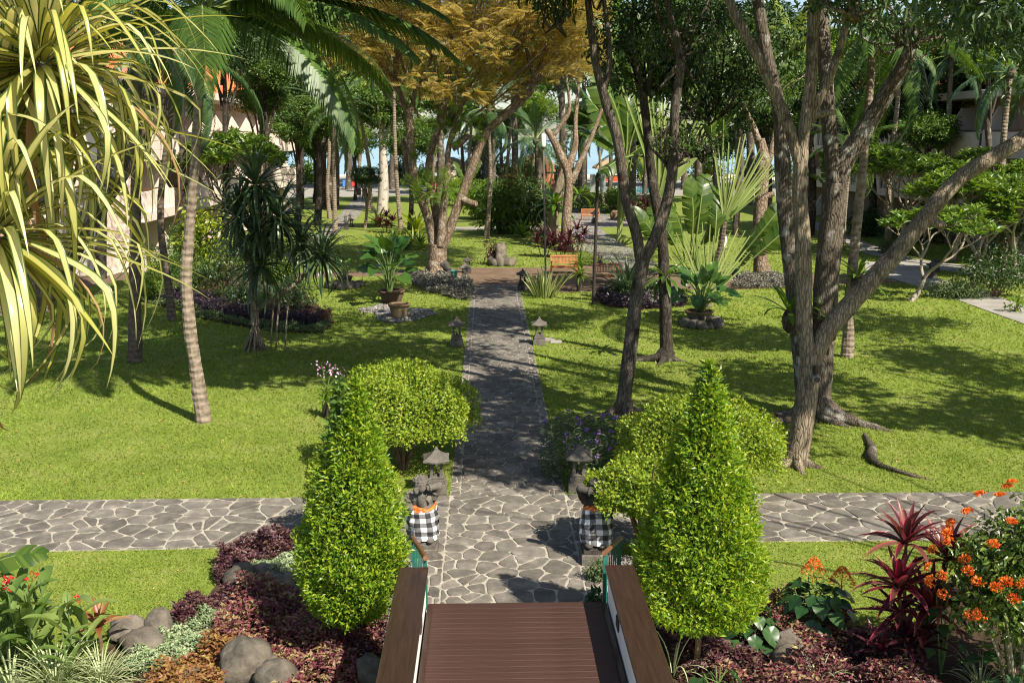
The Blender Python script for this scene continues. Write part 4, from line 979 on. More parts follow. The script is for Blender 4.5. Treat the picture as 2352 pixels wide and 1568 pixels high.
def frond_mesh(name, L, n, droop, ll, hang, mats, seed, wid=.05, lift=0.0, n2=8):
    rg = np.random.default_rng(seed); t = np.linspace(0, 1, 24); ang = lift-droop*t**1.4; ds = L/23
    y = np.r_[0, np.cumsum(np.cos(ang[:-1])*ds)]; z = np.r_[0, np.cumsum(np.sin(ang[:-1])*ds)]
    mb = MB(); P = np.c_[np.zeros(24), y, z]; tube(mb, P[::3], [.045, .03, .012, .004], 4, n2, 0, 1)
    ti = np.linspace(.14, .995, n); V = []; F = []
    for s in (-1, 1):
        for k, q in enumerate(ti):
            q = min(.999, q+rg.uniform(-.004, .004)); by, bz = np.interp(q, t, y), np.interp(q, t, z); a = np.interp(q, t, ang)
            fw = np.array((0, math.cos(a), math.sin(a))); l = ll*(.45+.55*math.sin(math.pi*min(1, .15+q*.95)))*rg.uniform(.88, 1.08)*(1 if q < .8 else 1-(q-.8)*2.0)
            d0 = nrm(np.array((s*.9, 0, 0))+fw*(.35+.55*q)+np.array((0, 0, .18-hang*.3)))
            d1 = nrm(d0+np.array((0, 0, -hang*rg.uniform(.8, 1.3)))); wv = nrm(np.cross(d0, (0, .2, 1)))*wid/2
            b0 = np.array((0, by, bz)); b1 = b0+d0*l*.45; b2 = b1+d1*l*.55; i = len(V)
            V += [b0-wv*.5, b0+wv*.5, b1+wv, b1-wv, b2]; F += [(i, i+1, i+2), (i, i+2, i+3), (i+3, i+2, i+4)]
    mb.add(V, F, 0); return mb.mesh(name, mats)
_fronds = {}
def fronds(kind):
    if kind in _fronds: return _fronds[kind]
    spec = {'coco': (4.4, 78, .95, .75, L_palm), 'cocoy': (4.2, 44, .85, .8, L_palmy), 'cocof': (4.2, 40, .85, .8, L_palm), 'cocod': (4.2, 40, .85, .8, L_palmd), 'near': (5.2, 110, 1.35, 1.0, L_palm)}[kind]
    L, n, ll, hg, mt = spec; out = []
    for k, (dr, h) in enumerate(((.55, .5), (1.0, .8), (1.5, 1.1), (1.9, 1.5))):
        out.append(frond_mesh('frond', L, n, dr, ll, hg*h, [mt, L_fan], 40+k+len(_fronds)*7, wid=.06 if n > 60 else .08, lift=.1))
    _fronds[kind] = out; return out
def palm(label, pts, r0, r1, kind='cocof', n=15, scale=1.0, bark=None, spec=None, group='coconut palms', dY=0.0, elmin=-50, name='coconut_palm', seed=None, cat='palm', rk=.68):
    b0 = G(*pts[0]); o = thing(name, label, cat, b0, group=group); bb = np.array(b0)
    W = [np.array(at(p[0], p[1], b0.y+dY*i/(len(pts)-1)))-bb for i, p in enumerate(pts)]; W[0] = W[0]-np.array((0, 0, .1)); r0 *= rk; r1 *= rk
    Ln = sum(np.linalg.norm(W[i+1]-W[i]) for i in range(len(W)-1)); m = MB(); nn = min(150, max(20, int(Ln/.09)))
    tube(m, W, [r0*1.35, r0*1.05, r0, (r0+r1)/2, r1, r1], 12, nn, .03, 0, .018); m.build('trunk', bark or B_palm, o, smooth=False)
    top = Vector(W[-1]); ms = fronds(kind); rg = random.Random(seed if seed is not None else int(pts[0][0]*7+pts[0][1]))
    sp = spec or []
    if not spec:
        for k in range(n):
            u = (k+.5)/n; el = 78+(elmin-78)*u**.85+rg.uniform(-8, 8); sp.append((math.degrees(k*2.399)+rg.uniform(-14, 14), el, min(3, max(0, int(u*3.2+rg.uniform(-.5, .9)))), rg.uniform(.85, 1.1)))
    for az, el, i, s in sp:
        d_ = polar(R(az), R(el)); mobj('frond', ms[i], o, mat_dir(top+d_*.12+Vector((0, 0, .1)), d_, (0, 0, 1) if abs(el) < 86 else (1, 0, 0), s*scale))
    cb = MB(); ellips(cb, top+Vector((0, 0, .05)), (r1*2.0, r1*2.0, .35), 10, 7); cb.build('crown_shaft', B_palmd, o, smooth=True)
    return o
def blob_shrub(label, px, py, wpx, hpx, mat, size=.09, n=40, per=60, w=.45, cr=.3, group=None, name='shrub', cat='shrub', flat=.8, z0=0.0, T=LEAF2, depth=.8, stems=True, droop=.2):
    p = G(px, py); s = (at(px+50, py, p.y).x-at(px-50, py, p.y).x)/100; rx = wpx*s/2; h = hpx*s
    o = thing(name, label, cat, (p.x, p.y+rx*depth*.6, 0), group=group); m = MB()
    P = ell_points((0, 0, z0+(h-z0)*.42), (max(.05, rx-cr*.6), max(.05, rx*depth-cr*.5), max(.05, (h-z0)*.58-cr*.3)), n, 0, .75)
    P[:, 2] = np.maximum(P[:, 2], .06)
    clumps(m, P, rng.uniform(.75, 1.25, len(P))*cr, per, size, w, T, flat, droop); m.V[-1][:, 2] = np.maximum(m.V[-1][:, 2], .01); m.build('foliage', mat, o)
    if stems:
        sm = MB()
        for k in range(0, len(P), max(1, len(P)//14)): tube(sm, [(P[k][0]*.15, P[k][1]*.15, 0), P[k]*np.array((.5, .5, .55)), P[k]], [.025, .018, .008], 5, 6)
        sm.build('stems', B_twig, o)
    return o
_strips = {}
def stripmesh(key, mats, variants):
    if key not in _strips: _strips[key] = [strip(**v).mesh('leaf', mats, True) for v in variants]
    return _strips[key]
def rosette(root, meshes, c, n, L, el0=80, el1=10, az0=None, spread=360, rg=random, jitter=10, name='leaf', w=1.0, base_r=.02):
    for k in range(n):
        u = (k+.5)/n; el = el0+(el1-el0)*u+rg.uniform(-jitter, jitter); az = (k*137.5 if spread >= 360 else (az0-spread/2+spread*rg.random()))+rg.uniform(-10, 10)
        d_ = polar(R(az), R(max(-89, min(88, el)))); s = L*rg.uniform(.8, 1.15)
        mobj(name, meshes[k % len(meshes)], root, mat_dir(Vector(c)+d_*base_r, d_, (0, 0, 1), (s*w, s, s)))

# ------------------------------------------------------------------ lawn grass
def make_grass():
    N = 430000; px = rng.uniform(-320, 2680, N); py = 545+(1600-545)*rng.uniform(0, 1, N)
    X = (px-CXP)[:, None]*np.array(_R)+(CYP-py)[:, None]*np.array(_U)+FPX*np.array(_F); t = -CAMH/X[:, 2]; P = X[:, :2]*t[:, None]
    ok = np.ones(N, bool)
    for pl in NOGRASS: ok &= ~inpoly(P, pl)
    ok &= ~((P[:, 1] < 13.6) & (np.abs(P[:, 0]-PC) < 2.4)); P = P[ok]; n = len(P)
    f = np.sin(P[:, 0]*.9+np.sin(P[:, 1]*.6)*1.5)+np.sin(P[:, 1]*.7+1.3*np.sin(P[:, 0]*.5))
    d_ = P[:, 1]; w = .011*np.clip(d_/18, .8, 3.2)*rng.uniform(.7, 1.4, n); h = .034*np.clip(d_/18, .8, 2.2)*rng.uniform(.6, 1.5, n)*(1+.12*f); a = rng.uniform(0, 6.283, n)
    b = np.c_[P, np.full(n, .001)]; side = np.c_[np.cos(a), np.sin(a), np.zeros(n)]*w[:, None]
    ln = rng.normal(size=(n, 2))*.8; tip = b+np.c_[ln*h[:, None], h]
    V = np.stack([b-side, b+side, tip], 1).reshape(-1, 3); m = MB(); m.add(V, np.arange(3*n).reshape(-1, 3))
    tag(m.build('grass', L_grass), 'short green grass covering the sunlit and shaded lawns', 'grass', kind='stuff')
    k = 2600; q = rng.integers(0, n, k); P2 = np.c_[P[q]+rng.normal(size=(k, 2))*.05, np.full(k, .03)]; m = MB()
    scatter(m, LEAF2, P2, np.c_[rng.normal(size=(k, 2)), rng.normal(size=k)*.15], np.c_[rng.normal(size=(k, 2))*.4, np.ones(k)], rng.uniform(.03, .07, k)*np.clip(P2[:, 1]/20, .8, 1.6), .5)
    tag(m.build('fallen_leaves', L_litter), 'scattered dry leaves fallen on the lawn', 'leaf litter', kind='stuff')

# ------------------------------------------------------------------ clipped bushes of the foreground
def cone_bush(label, px, py, prof, cx_off, n, seed):
    p = G(px, py); o = thing('cone_bush', label, 'bush', p, group='clipped cone bushes'); m = MB()
    pr = np.array(prof); zs = np.linspace(pr[0, 0], pr[-1, 0], 400); rs = np.interp(zs, pr[:, 0], pr[:, 1]); wgt = rs+.06; wgt /= wgt.sum()
    z = rng.choice(zs, n, p=wgt)+rng.normal(size=n)*.01; a = rng.uniform(0, 6.283, n); r = np.interp(z, pr[:, 0], pr[:, 1])
    bump = .08*np.sin(a*5+z*6)+.07*np.sin(a*9-z*9+1)+.06*np.sin(a*3+z*13)+.05*np.sin(a*14+z*17)
    q = rng.uniform(0, 1, n)**2.2; rr = np.maximum(.0, r*(1+bump*.8)-q*.26+.03*rng.normal(size=n)); x0 = cx_off*(z/pr[-1, 0])
    P = np.c_[rr*np.cos(a)+x0, rr*np.sin(a), z+.02*rng.normal(size=n)]
    out = np.c_[np.cos(a), np.sin(a), np.full(n, .35)]
    dr = out*.8+np.c_[np.zeros((n, 2)), np.full(n, .35)]+rng.normal(size=(n, 3))*.55; up = out*.5+np.array((0, 0, .8))+rng.normal(size=(n, 3))*.4
    scatter(m, LEAF4, P, dr, up, rng.uniform(.045, .095, n), .40); m.build('foliage', L_lime, o)
    core = MB(); k = 3000;  z = rng.choice(zs, k, p=wgt); a = rng.uniform(0, 6.283, k); r = np.interp(z, pr[:, 0], pr[:, 1])*rng.uniform(.2, .75, k)
    scatter(core, LEAF2, np.c_[r*np.cos(a), r*np.sin(a), z], rng.normal(size=(k, 3)), rng.normal(size=(k, 3)), .13, .5); core.build('inner_foliage', L_mid, o)
    t = MB(); tube(t, [(0, 0, -.05), (.03, 0, .4), (0, 0, 1.2), (x0.mean(), 0, pr[-1, 0]*.9)], [.05, .042, .035, .01], 8, 16, .05)
    for k in range(14): a_ = k*2.4; zz = .5+k*.17; rr_ = np.interp(zz, pr[:, 0], pr[:, 1])*.8; tube(t, [(0, 0, zz-.15), (rr_*.5*math.cos(a_), rr_*.5*math.sin(a_), zz), (rr_*math.cos(a_), rr_*math.sin(a_), zz+.15)], [.018, .012, .005], 5, 6)
    t.build('trunk', B_twig, o, smooth=True)
cone_bush('clipped lime green cone bush left of the deck', 803, 1500, [(.48, .12), (.60, .40), (.97, .62), (1.5, .71), (2.0, .62), (2.54, .48), (3.13, .31), (3.5, .17), (3.88, .02)], .22, 26000, 1)
cone_bush('taller clipped lime green cone bush right of the deck', 1596, 1540, [(.66, .15), (.76, .46), (.95, .76), (1.25, .83), (1.85, .74), (2.4, .62), (2.8, .50), (3.3, .34), (3.8, .18), (4.22, .02)], .03, 30000, 2)
def dome_bush(label, px, py, Y, rx, z0, z1, n, mat=L_dome, sz=(.045, .085), squash=.9):
    c = at(px, py, Y); o = thing('dome_bush', label, 'bush', (c.x, c.y, 0), group='clipped dome bushes'); m = MB()
    u = nrm(rng.normal(size=(n, 3))); u[:, 2] = np.abs(u[:, 2])*1.0-.12*(rng.uniform(size=n) < .25)
    k = 1+.07*np.sin(u[:, 0]*7+u[:, 1]*5)+.06*np.sin(u[:, 1]*9-u[:, 2]*6+1)+.05*np.sin(u[:, 2]*11+u[:, 0]*4)-rng.uniform(0, 1, n)**2.2*.22
    P = u*k[:, None]*np.array((rx, rx*squash, z1-z0))+np.array((0, 0, z0))
    f = rng.uniform(size=n) < .12; P[f, 2] = z0+rng.uniform(-.06, .15, f.sum()); 
    dr = u*.7+np.array((0, 0, .2))+rng.normal(size=(n, 3))*.6; up = u+np.array((0, 0, .6))+rng.normal(size=(n, 3))*.4
    scatter(m, LEAF4, P, dr, up, rng.uniform(sz[0], sz[1], n), .62); m.build('foliage', mat, o)
    core = MB(); kk = 2500; v = nrm(rng.normal(size=(kk, 3)))*rng.uniform(.2, .8, (kk, 1)); v[:, 2] = np.abs(v[:, 2]); scatter(core, LEAF2, v*np.array((rx, rx*squash, z1-z0))+np.array((0, 0, z0)), rng.normal(size=(kk, 3)), rng.normal(size=(kk, 3)), .15, .5); core.build('inner_foliage', L_mid, o)
    t = MB()
    for k in range(9): a = k*2.4; e = np.array((rx*.6*math.cos(a), rx*.6*math.sin(a), z0+.2+.3*(k % 3))); tube(t, [(.03*math.cos(a), .03*math.sin(a), -.02), (e[0]*.3, e[1]*.3, z0*.6), e], [.04, .03, .012], 6, 8, .05)
    t.build('trunk', B_twig, o, smooth=True)
dome_bush('clipped yellow green dome bush left of the path', 925, 990, 20.5, 1.55, 1.02, 2.32, 22000)
dome_bush('clipped yellow green dome bush behind the right cone', 1612, 1050, 18.9, 1.62, .75, 2.05, 19000)
dome_bush('low yellow green bush leaning over the right statue', 1480, 1140, 15.8, .98, 1.05, 1.72, 9000)

dome_bush('low yellow green bush hidden behind the left cone', 800, 1170, 16.3, .72, .9, 2.05, 5000)

# ------------------------------------------------------------------ planting beds of the foreground
def cover(label, poly, mat, n, hmax, size, mound=.5, name='ground_cover', cat='ground cover', T=LEAF4, w=.5):
    P = rnd_in_poly(poly, n); NOGRASS.append(poly); c = np.mean(np.array(poly), 0)
    hh = hmax*(.75+.35*np.sin(P[:, 0]*5+1.3*np.sin(P[:, 1]*4))+.28*np.sin(P[:, 1]*7+P[:, 0]*3)+.2*np.sin(P[:, 0]*13+2*np.sin(P[:, 1]*11))); z = np.maximum(.02, hh*(1-rng.uniform(0, 1, n)**2*.8)); m = MB()
    dr = rng.normal(size=(n, 3))*.8; dr[:, 2] = np.abs(dr[:, 2])*.5+.05
    scatter(m, T, np.c_[P, z], dr, rng.normal(size=(n, 3))*.45+np.array((0, 0, 1)), size*rng.uniform(.65, 1.3, n), w)
    return tag(m.build(name, mat), label, cat, kind='stuff')
LBED = gp([(540, 1256), (700, 1250), (745, 1290), (800, 1360), (905, 1375), (880, 1640), (200, 1640), (250, 1480), (330, 1440), (400, 1425), (470, 1380), (505, 1330), (515, 1280)])
RBED = gp([(1490, 1390), (1560, 1385), (1700, 1395), (1800, 1398), (1950, 1440), (2130, 1440), (2180, 1330), (2400, 1290), (2420, 1660), (1540, 1660)])
for pl, lab in ((LBED, 'left'), (RBED, 'right')):
    NOGRASS.append(pl); tag(sheet('planting_bed', pl, .006, M_soil), 'dark soil of the %s planting bed beside the deck' % lab, 'bed')
cover('dark purple ground cover along the lawn edge left of the cone', gp([(530, 1262), (690, 1252), (700, 1290), (600, 1300), (540, 1330), (500, 1350), (495, 1325)]), L_purple, 4200, .30, .085)
cover('purple trailing leaves at the lawn corner of the left bed', gp([(390, 1440), (470, 1390), (520, 1365), (540, 1385), (480, 1420), (420, 1450)]), L_purple, 1800, .25, .085)
cover('pale silvery ground cover beside the left cone bush', gp([(560, 1300), (640, 1290), (700, 1280), (735, 1310), (800, 1370), (780, 1410), (690, 1380), (660, 1345), (570, 1325)]), L_silver, 7000, .22, .05)
cover('pale silvery ground cover in a strip by the boulders', gp([(400, 1450), (500, 1410), (515, 1440), (470, 1500), (400, 1540), (300, 1570), (240, 1560), (330, 1500)]), L_silver, 5500, .20, .05)
cover('pink and purple ground cover in the middle of the left bed', gp([(520, 1400), (560, 1372), (680, 1360), (800, 1400), (880, 1420), (870, 1500), (700, 1530), (590, 1510), (480, 1490)]), L_pink, 9000, .34, .075)
cover('bronze and orange ground cover at the bottom of the left bed', gp([(330, 1590), (420, 1530), (500, 1490), (570, 1515), (520, 1570), (500, 1640), (300, 1640)]), L_orange, 3500, .26, .08)
cover('pink ground cover right of the boulders at the bottom edge', gp([(640, 1510), (780, 1500), (830, 1540), (820, 1640), (640, 1640)]), L_pink, 3200, .30, .08)
cover('shaded purple ground cover beside the left parapet', gp([(780, 1430), (890, 1420), (880, 1560), (800, 1580), (740, 1540)]), L_purple, 2800, .28, .08)
cover('purple and bronze ground cover around the right cone trunk', gp([(1510, 1410), (1700, 1400), (1790, 1420), (1800, 1500), (1740, 1560), (1560, 1570), (1530, 1480)]), L_purple, 4500, .25, .08)
cover('pink green ground cover in the middle of the right bed', gp([(1700, 1440), (1820, 1400), (1950, 1450), (2000, 1500), (1900, 1520), (1790, 1490)]), L_pink, 4200, .32, .08)
cover('maroon ground cover at the bottom of the right bed', gp([(1860, 1510), (2000, 1490), (2120, 1540), (2180, 1640), (1900, 1640), (1640, 1640), (1640, 1580), (1780, 1560)]), L_purple, 5500, .30, .08)
cover('pink speckled leaves along the bottom edge of the right bed', gp([(1650, 1560), (1800, 1550), (1950, 1545), (2150, 1570), (2160, 1640), (1640, 1640)]), L_pink, 3000, .34, .075)
# small shrub by the right statue and by the rail
blob_shrub('small green shrub at the foot of the right statue', 1378, 1340, 60, 55, L_lowg, .06, 16, 40, cr=.16)
blob_shrub('dark low plant beside the right gravel', 1372, 1395, 55, 35, L_cler, .14, 8, 14, cr=.14)

# canna lilies, cordyline, striped grass
def canna(label, px, py, n, h, seed):
    p = G(px, py); o = thing('canna_lily', label, 'plant', p, group='canna lilies'); rg = random.Random(seed)
    ms = stripmesh('canna', L_canna, [dict(L=1, w=.28, bend=b, seg=7, fold=.25, prof=lambda t: np.clip(np.sin(np.pi*np.clip(t*.97+.03, 0, 1))**.75, .04, 1)) for b in (.5, .9, 1.3)])
    fl = MB(); st_ = MB()
    for k in range(n):
        x, y = rg.uniform(-.45, .45), rg.uniform(-.35, .35); hh = h*rg.uniform(.7, 1.1); tp = Vector((x+rg.uniform(-.15, .15), y+rg.uniform(-.1, .1), hh)); tube(st_, [(x, y, 0), ((x+tp.x)/2, (y+tp.y)/2, hh*.5), tuple(tp)], [.016, .013, .007], 6, 6)
        for j in range(6):
            t = .2+.75*j/6; c = Vector((x, y, 0)).lerp(tp, t); d_ = polar(R(rg.uniform(0, 360)), R(rg.uniform(35, 70))); mobj('leaf', ms[j % 3], o, mat_dir(c, d_, (0, 0, 1), rg.uniform(.38, .62)))
        if k % 4 == 0:
            Q = np.array(tp)+rng.normal(size=(10, 3))*np.array((.03, .03, .07)); scatter(fl, LEAF2, Q, rng.normal(size=(10, 3))+np.array((0, 0, .6)), rng.normal(size=(10, 3)), .07, .6)
    st_.build('stems', B_stem, o)
    if fl.V: fl.build('flowers', L_flr, o)
canna('leafy canna lily clump cut by the left edge', 15, 1560, 7, 1.25, 1); canna('canna lily clump with red buds in the left bed', 120, 1570, 7, 1.35, 2); canna('canna lily nearest the lawn in the left bed', 60, 1500, 5, 1.15, 3)
def cordyline(label, px, py, stems, L, mat, key, seed, group='cordylines', w=.16, n=20):
    p = G(px, py); o = thing('cordyline', label, 'plant', p, group=group); rg = random.Random(seed)
    ms = stripmesh(key, mat, [dict(L=1, w=w, bend=b, seg=6, fold=.22) for b in (.35, .8, 1.3)]); sm = MB()
    for (x, y, h) in stems:
        tube(sm, [(x*.4, y*.4, 0), (x*.7, y*.7, h*.5), (x, y, h)], [.03, .025, .02], 7, 7); rosette(o, ms, (x, y, h-.1), n, L, 82, 5, rg=rg)
        if h > .8: rosette(o, ms, (x*.85, y*.85, h*.62), n//2, L*.9, 45, -25, rg=rg)
    sm.build('stems', B_twig, o); return o
cordyline('red cordyline with striped leaves before the right cross path', 2085, 1515, [(-.12, .1, 1.75), (.42, 0, 1.55), (-.25, -.1, 1.2), (.15, -.15, .9)], .66, L_cord, 'cordr', 4, n=26, w=.15)
cordyline('dark maroon cordyline under the red one in the right bed', 2075, 1550, [(.0, 0, .6), (.25, .1, .45), (-.3, .05, .4)], .5, L_cordd, 'cordd', 5, n=16)
cordyline('small bronze cordyline beside the cannas', 235, 1510, [(0, 0, .55)], .42, leafm('bronze_cordyline', (.25, .07, .03), (.34, .20, .08), .35, .4, .4), 'cordb', 6, n=13, w=.2)
def tuft(label, px, py, n, L, mat, key, w, seed, el0=75, el1=20, group='grass tufts', name='grass_tuft', bends=(.8, 1.4, 2.0), br=.08, cat='plant', jitter=10):
    p = G(px, py); o = thing(name, label, cat, p, group=group); ms = stripmesh(key, mat, [dict(L=1, w=w, bend=b, seg=6, fold=.15) for b in bends])
    rosette(o, ms, (0, 0, .01), n, L, el0, el1, rg=random.Random(seed), base_r=br, jitter=jitter); return o
tuft('large white striped grass tuft in the left bottom corner', 130, 1600, 150, .80, L_sgrass, 'sgr', .04, 1); tuft('white striped grass tuft beside the silvery strip', 235, 1585, 110, .62, L_sgrass, 'sgr', .04, 2); tuft('white striped grass tuft under the cannas', 30, 1610, 90, .7, L_sgrass, 'sgr', .04, 21)
tuft('striped grass tuft at the foot of the orange flower shrub', 2250, 1590, 45, .50, L_sgrass, 'sgr', .04, 3); tuft('sparse striped grass tuft behind the grey boulder on the right', 1880, 1585, 14, .5, L_sgrass, 'sgr', .04, 4)
tuft('long thin arching blades beside the right parapet', 1545, 1560, 14, .75, L_sgrass, 'sgr', .04, 5)
# clerodendrum with heart leaves and orange flower panicles
def heartmesh(name, mats, W=.9, notch=.12, cup=.12, wave=.03):
    n = 16; V = [(0, 0, 0)]; t = np.linspace(0, 2*math.pi, n, endpoint=False)
    for a in t:
        r = (1-.42*math.cos(a))*.62; x = W*.55*r*math.sin(a)*1.25; y = .42-r*math.cos(a)*.62+(.0)
        if a < .2 or a > 6.08: y = notch
        x *= max(.25, 1-.75*max(0, y-.42)/.55) if 1.2 < a < 5.08 else 1.0
        V.append((x, y, cup*abs(x)*1.2-.25*max(0, y)**2+wave*math.sin(5*a)))
    F = [(0, 1+i, 1+(i+1) % n) for i in range(n)]; V[0] = (0, notch+.02, 0); V = np.array(V); V = np.vstack([V, [(0, .5, -.06)]]); F = [(n+1, 1+i, 1+(i+1) % n) for i in range(n)]; m = MB(); m.add(V[:, :], F); return m.mesh(name, mats, True)
H_cler = heartmesh('leaf', L_cler); H_alo = heartmesh('leaf', L_alo, W=.75, cup=.25, wave=.04)
def cler(label, px, py, h, n, seed, heads=((0, 0),), spread=.45, ls=.31):
    p = G(px, py); o = thing('pagoda_flower', label, 'plant', p, group='pagoda flower plants'); rg = random.Random(seed); sm = MB()
    for k in range(4): a = k*1.6; tube(sm, [(0, 0, 0), (spread*.3*math.cos(a), spread*.3*math.sin(a), h*.5), (spread*.5*math.cos(a), spread*.5*math.sin(a), h*.9)], [.014, .011, .007], 6, 7)
    tube(sm, [(0, 0, 0), (0, 0, h*1.05)], [.015, .008], 6, 5)
    for k in range(n):
        a = k*2.399; u = (k+.5)/n; r = spread*(.35+.75*u)*rg.uniform(.8, 1.15); z = h*(.98-.75*u**1.4)*rg.uniform(.9, 1.08); d_ = polar(a, R(rg.uniform(-55, -5)))
        c = Vector((r*math.cos(a)*.75, r*math.sin(a)*.75, z)); mobj('leaf', H_cler, o, mat_dir(c, d_, (0, 0, 1), ls*rg.uniform(.75, 1.25))); tube(sm, [(0, 0, max(.05, z-.1)), tuple(c)], [.006, .005], 4, 3)
    sm.build('stems', B_stem, o)
    for (dx, hz) in heads:
        f = MB(); q = 320; z = rng.uniform(0, 1, q); a = rng.uniform(0, 6.28, q); r = .19*(1-z*.85)*rng.uniform(.75, 1, q)
        scatter(f, LEAF2, np.c_[dx+r*np.cos(a), r*np.sin(a), h+hz+.04+z*.24], np.c_[np.cos(a), np.sin(a), rng.uniform(-.2, .8, q)], rng.normal(size=(q, 3))+np.array((0, 0, 1)), .035, .6); tube(f, [(dx, 0, h+hz-.1), (dx, 0, h+hz+.26)], [.012, .004], 5, 4); f.build('flower_head', L_flor, o)
cler('pagoda flower plant with orange heads on the right lawn edge', 1868, 1455, .82, 44, 1, ((-.05, .06), (.36, -.08)), .66); cler('pagoda flower leaves beside the right cone bush', 1725, 1475, .55, 26, 2, (), .5); cler('pagoda flower leaves at the bottom right of the cone trunk', 1650, 1620, .5, 12, 3, (), .4)
cler('pagoda flower leaves under the orange shrub at the right edge', 2320, 1600, .7, 18, 4, (), .5)
cler('glossy leaves on tall stems beside the red cordyline', 2160, 1545, 1.25, 14, 5, (), .3, .2)
# orange ixora shrub
def ixora(label, px, py, rx, h, nflow, seed):
    p = G(px, py); o = thing('ixora_shrub', label, 'shrub', p); m = MB(); P = ell_points((0, 0, h*.66), (rx, rx*.8, h*.36), 170, 0, 1); clumps(m, P, .27, 50, .10, .42, LEAF6, .9, .1); m.build('foliage', L_ixora, o); s = MB()
    for k in range(16): q = P[k]; tube(s, [(q[0]*.25, q[1]*.25, 0), (q[0]*.55, q[1]*.55, q[2]*.5), tuple(q)], [.02, .016, .008], 6, 7)
    s.build('stems', B_frang, o)
    u = nrm(rng.normal(size=(nflow*4, 3))); u = u[(u[:, 1] < .45) & (u[:, 2] > -.25)][:nflow]
    for v in u:
        c = np.array((0, 0, h*.66))+v*np.array((rx+.2, rx*.8+.22, h*.36+.22))*rng.uniform(.95, 1.08); f = MB(); q = 70; w = nrm(rng.normal(size=(q, 3))); w[:, 2] = np.abs(w[:, 2]); w = nrm(w*.6+v*.6)
        scatter(f, LEAF2, c+w*.075, w+rng.normal(size=(q, 3))*.5, rng.normal(size=(q, 3)), .038, .8); f.build('flower_cluster', L_flor, o)
ixora('tall shrub covered in orange flower clusters at the right edge', 2345, 1600, 1.0, 2.45, 64, 3)
# banana leaf tip from the left edge
bananame = {}
def paddle(seed, mats, L=1.0, w=.34, tears=6, bend=.9):
    rg = np.random.default_rng(seed); n = 22; t = np.linspace(0, 1, n); ang = .25-bend*t**1.5; ds = L/(n-1); y = np.r_[0, np.cumsum(np.cos(ang[:-1])*ds)]; z = np.r_[0, np.cumsum(np.sin(ang[:-1])*ds)]
    m = MB(); hw = w/2*np.sin(np.pi*np.clip(t*.93+.05, 0, 1))**.55; tr = set(rg.choice(n-3, tears, replace=False)+1)
    for s in (-1, 1):
        dr = 0.0
        for i in range(n-1):
            if i in tr: dr = rg.uniform(-.06, .03)
            g = .18 if i in tr else 0
            def pt(k, q, lag=0.0): return (s*q*hw[k], y[k]+(.10*q*L*hw[k]/max(hw.max(), 1e-6))*1.0+lag, z[k]+.18*q*hw[k]-(.55*hw[k]*q*q)+dr*q)
            a0, a1 = pt(i, .0), pt(i+1, .0); b0, b1 = pt(i, .55, g*ds), pt(i+1, .55); c0, c1 = pt(i, 1, g*ds*1.8), pt(i+1, 1, -.25*ds*(i+1 in tr))
            k = m.n; m.add([a0, a1, b1, b0, c1, c0], [(0, 1, 2, 3), (3, 2, 4, 5)] if s > 0 else [(3, 2, 1, 0), (5, 4, 2, 3)], 0)
    P = np.c_[np.zeros(n), y, z-.008]; tube(m, [(0, -.35*L, -.10*L)]+[tuple(q) for q in P[::5]], [.018*L, .016*L, .012*L, .004*L], 6, 12, 0, 1)
    return m.mesh('leaf', mats, True)
PAD = [paddle(k, [L_ban, L_fan], tears=5+k, bend=(.6, 1.0, 1.4, .8)[k], w=(.34, .36, .32, .40)[k]) for k in range(4)]
def paddle_plant(name, label, px, py, leaves, group=None, cat='plant', stem=None):
    """leaves: (start pixel, tip pixel, distance offset at start and tip, mesh)"""
    p = G(px, py); o = thing(name, label, cat, p, group=group); b = np.array(p); sm = MB()
    for (a, e, dya, dye, k) in leaves:
        A = np.array(at(a[0], a[1], p.y+dya))-b; E = np.array(at(e[0], e[1], p.y+dye))-b; v = E-A; L = np.linalg.norm(v)*1.12
        mobj('leaf', PAD[k], o, mat_dir(Vector(A), Vector(v+np.array((0, 0, .18*L))), (0, -.45, 1), L)); d_ = nrm(v+np.array((0, 0, .1*L)))
        tube(sm, [(A[0]*.12, A[1]*.12, 0), (A[0]*.5, A[1]*.5, A[2]*.55), tuple(A-d_*.05)], [.07, .05, .03], 7, 10)
    if stem: tube(sm, [(0, 0, 0), (stem[0]*.5, 0, stem[1]*.5), (stem[0], 0, stem[1])], [.16, .14, .1], 9, 10)
    sm.build('stems', L_fan, o, smooth=True); return o
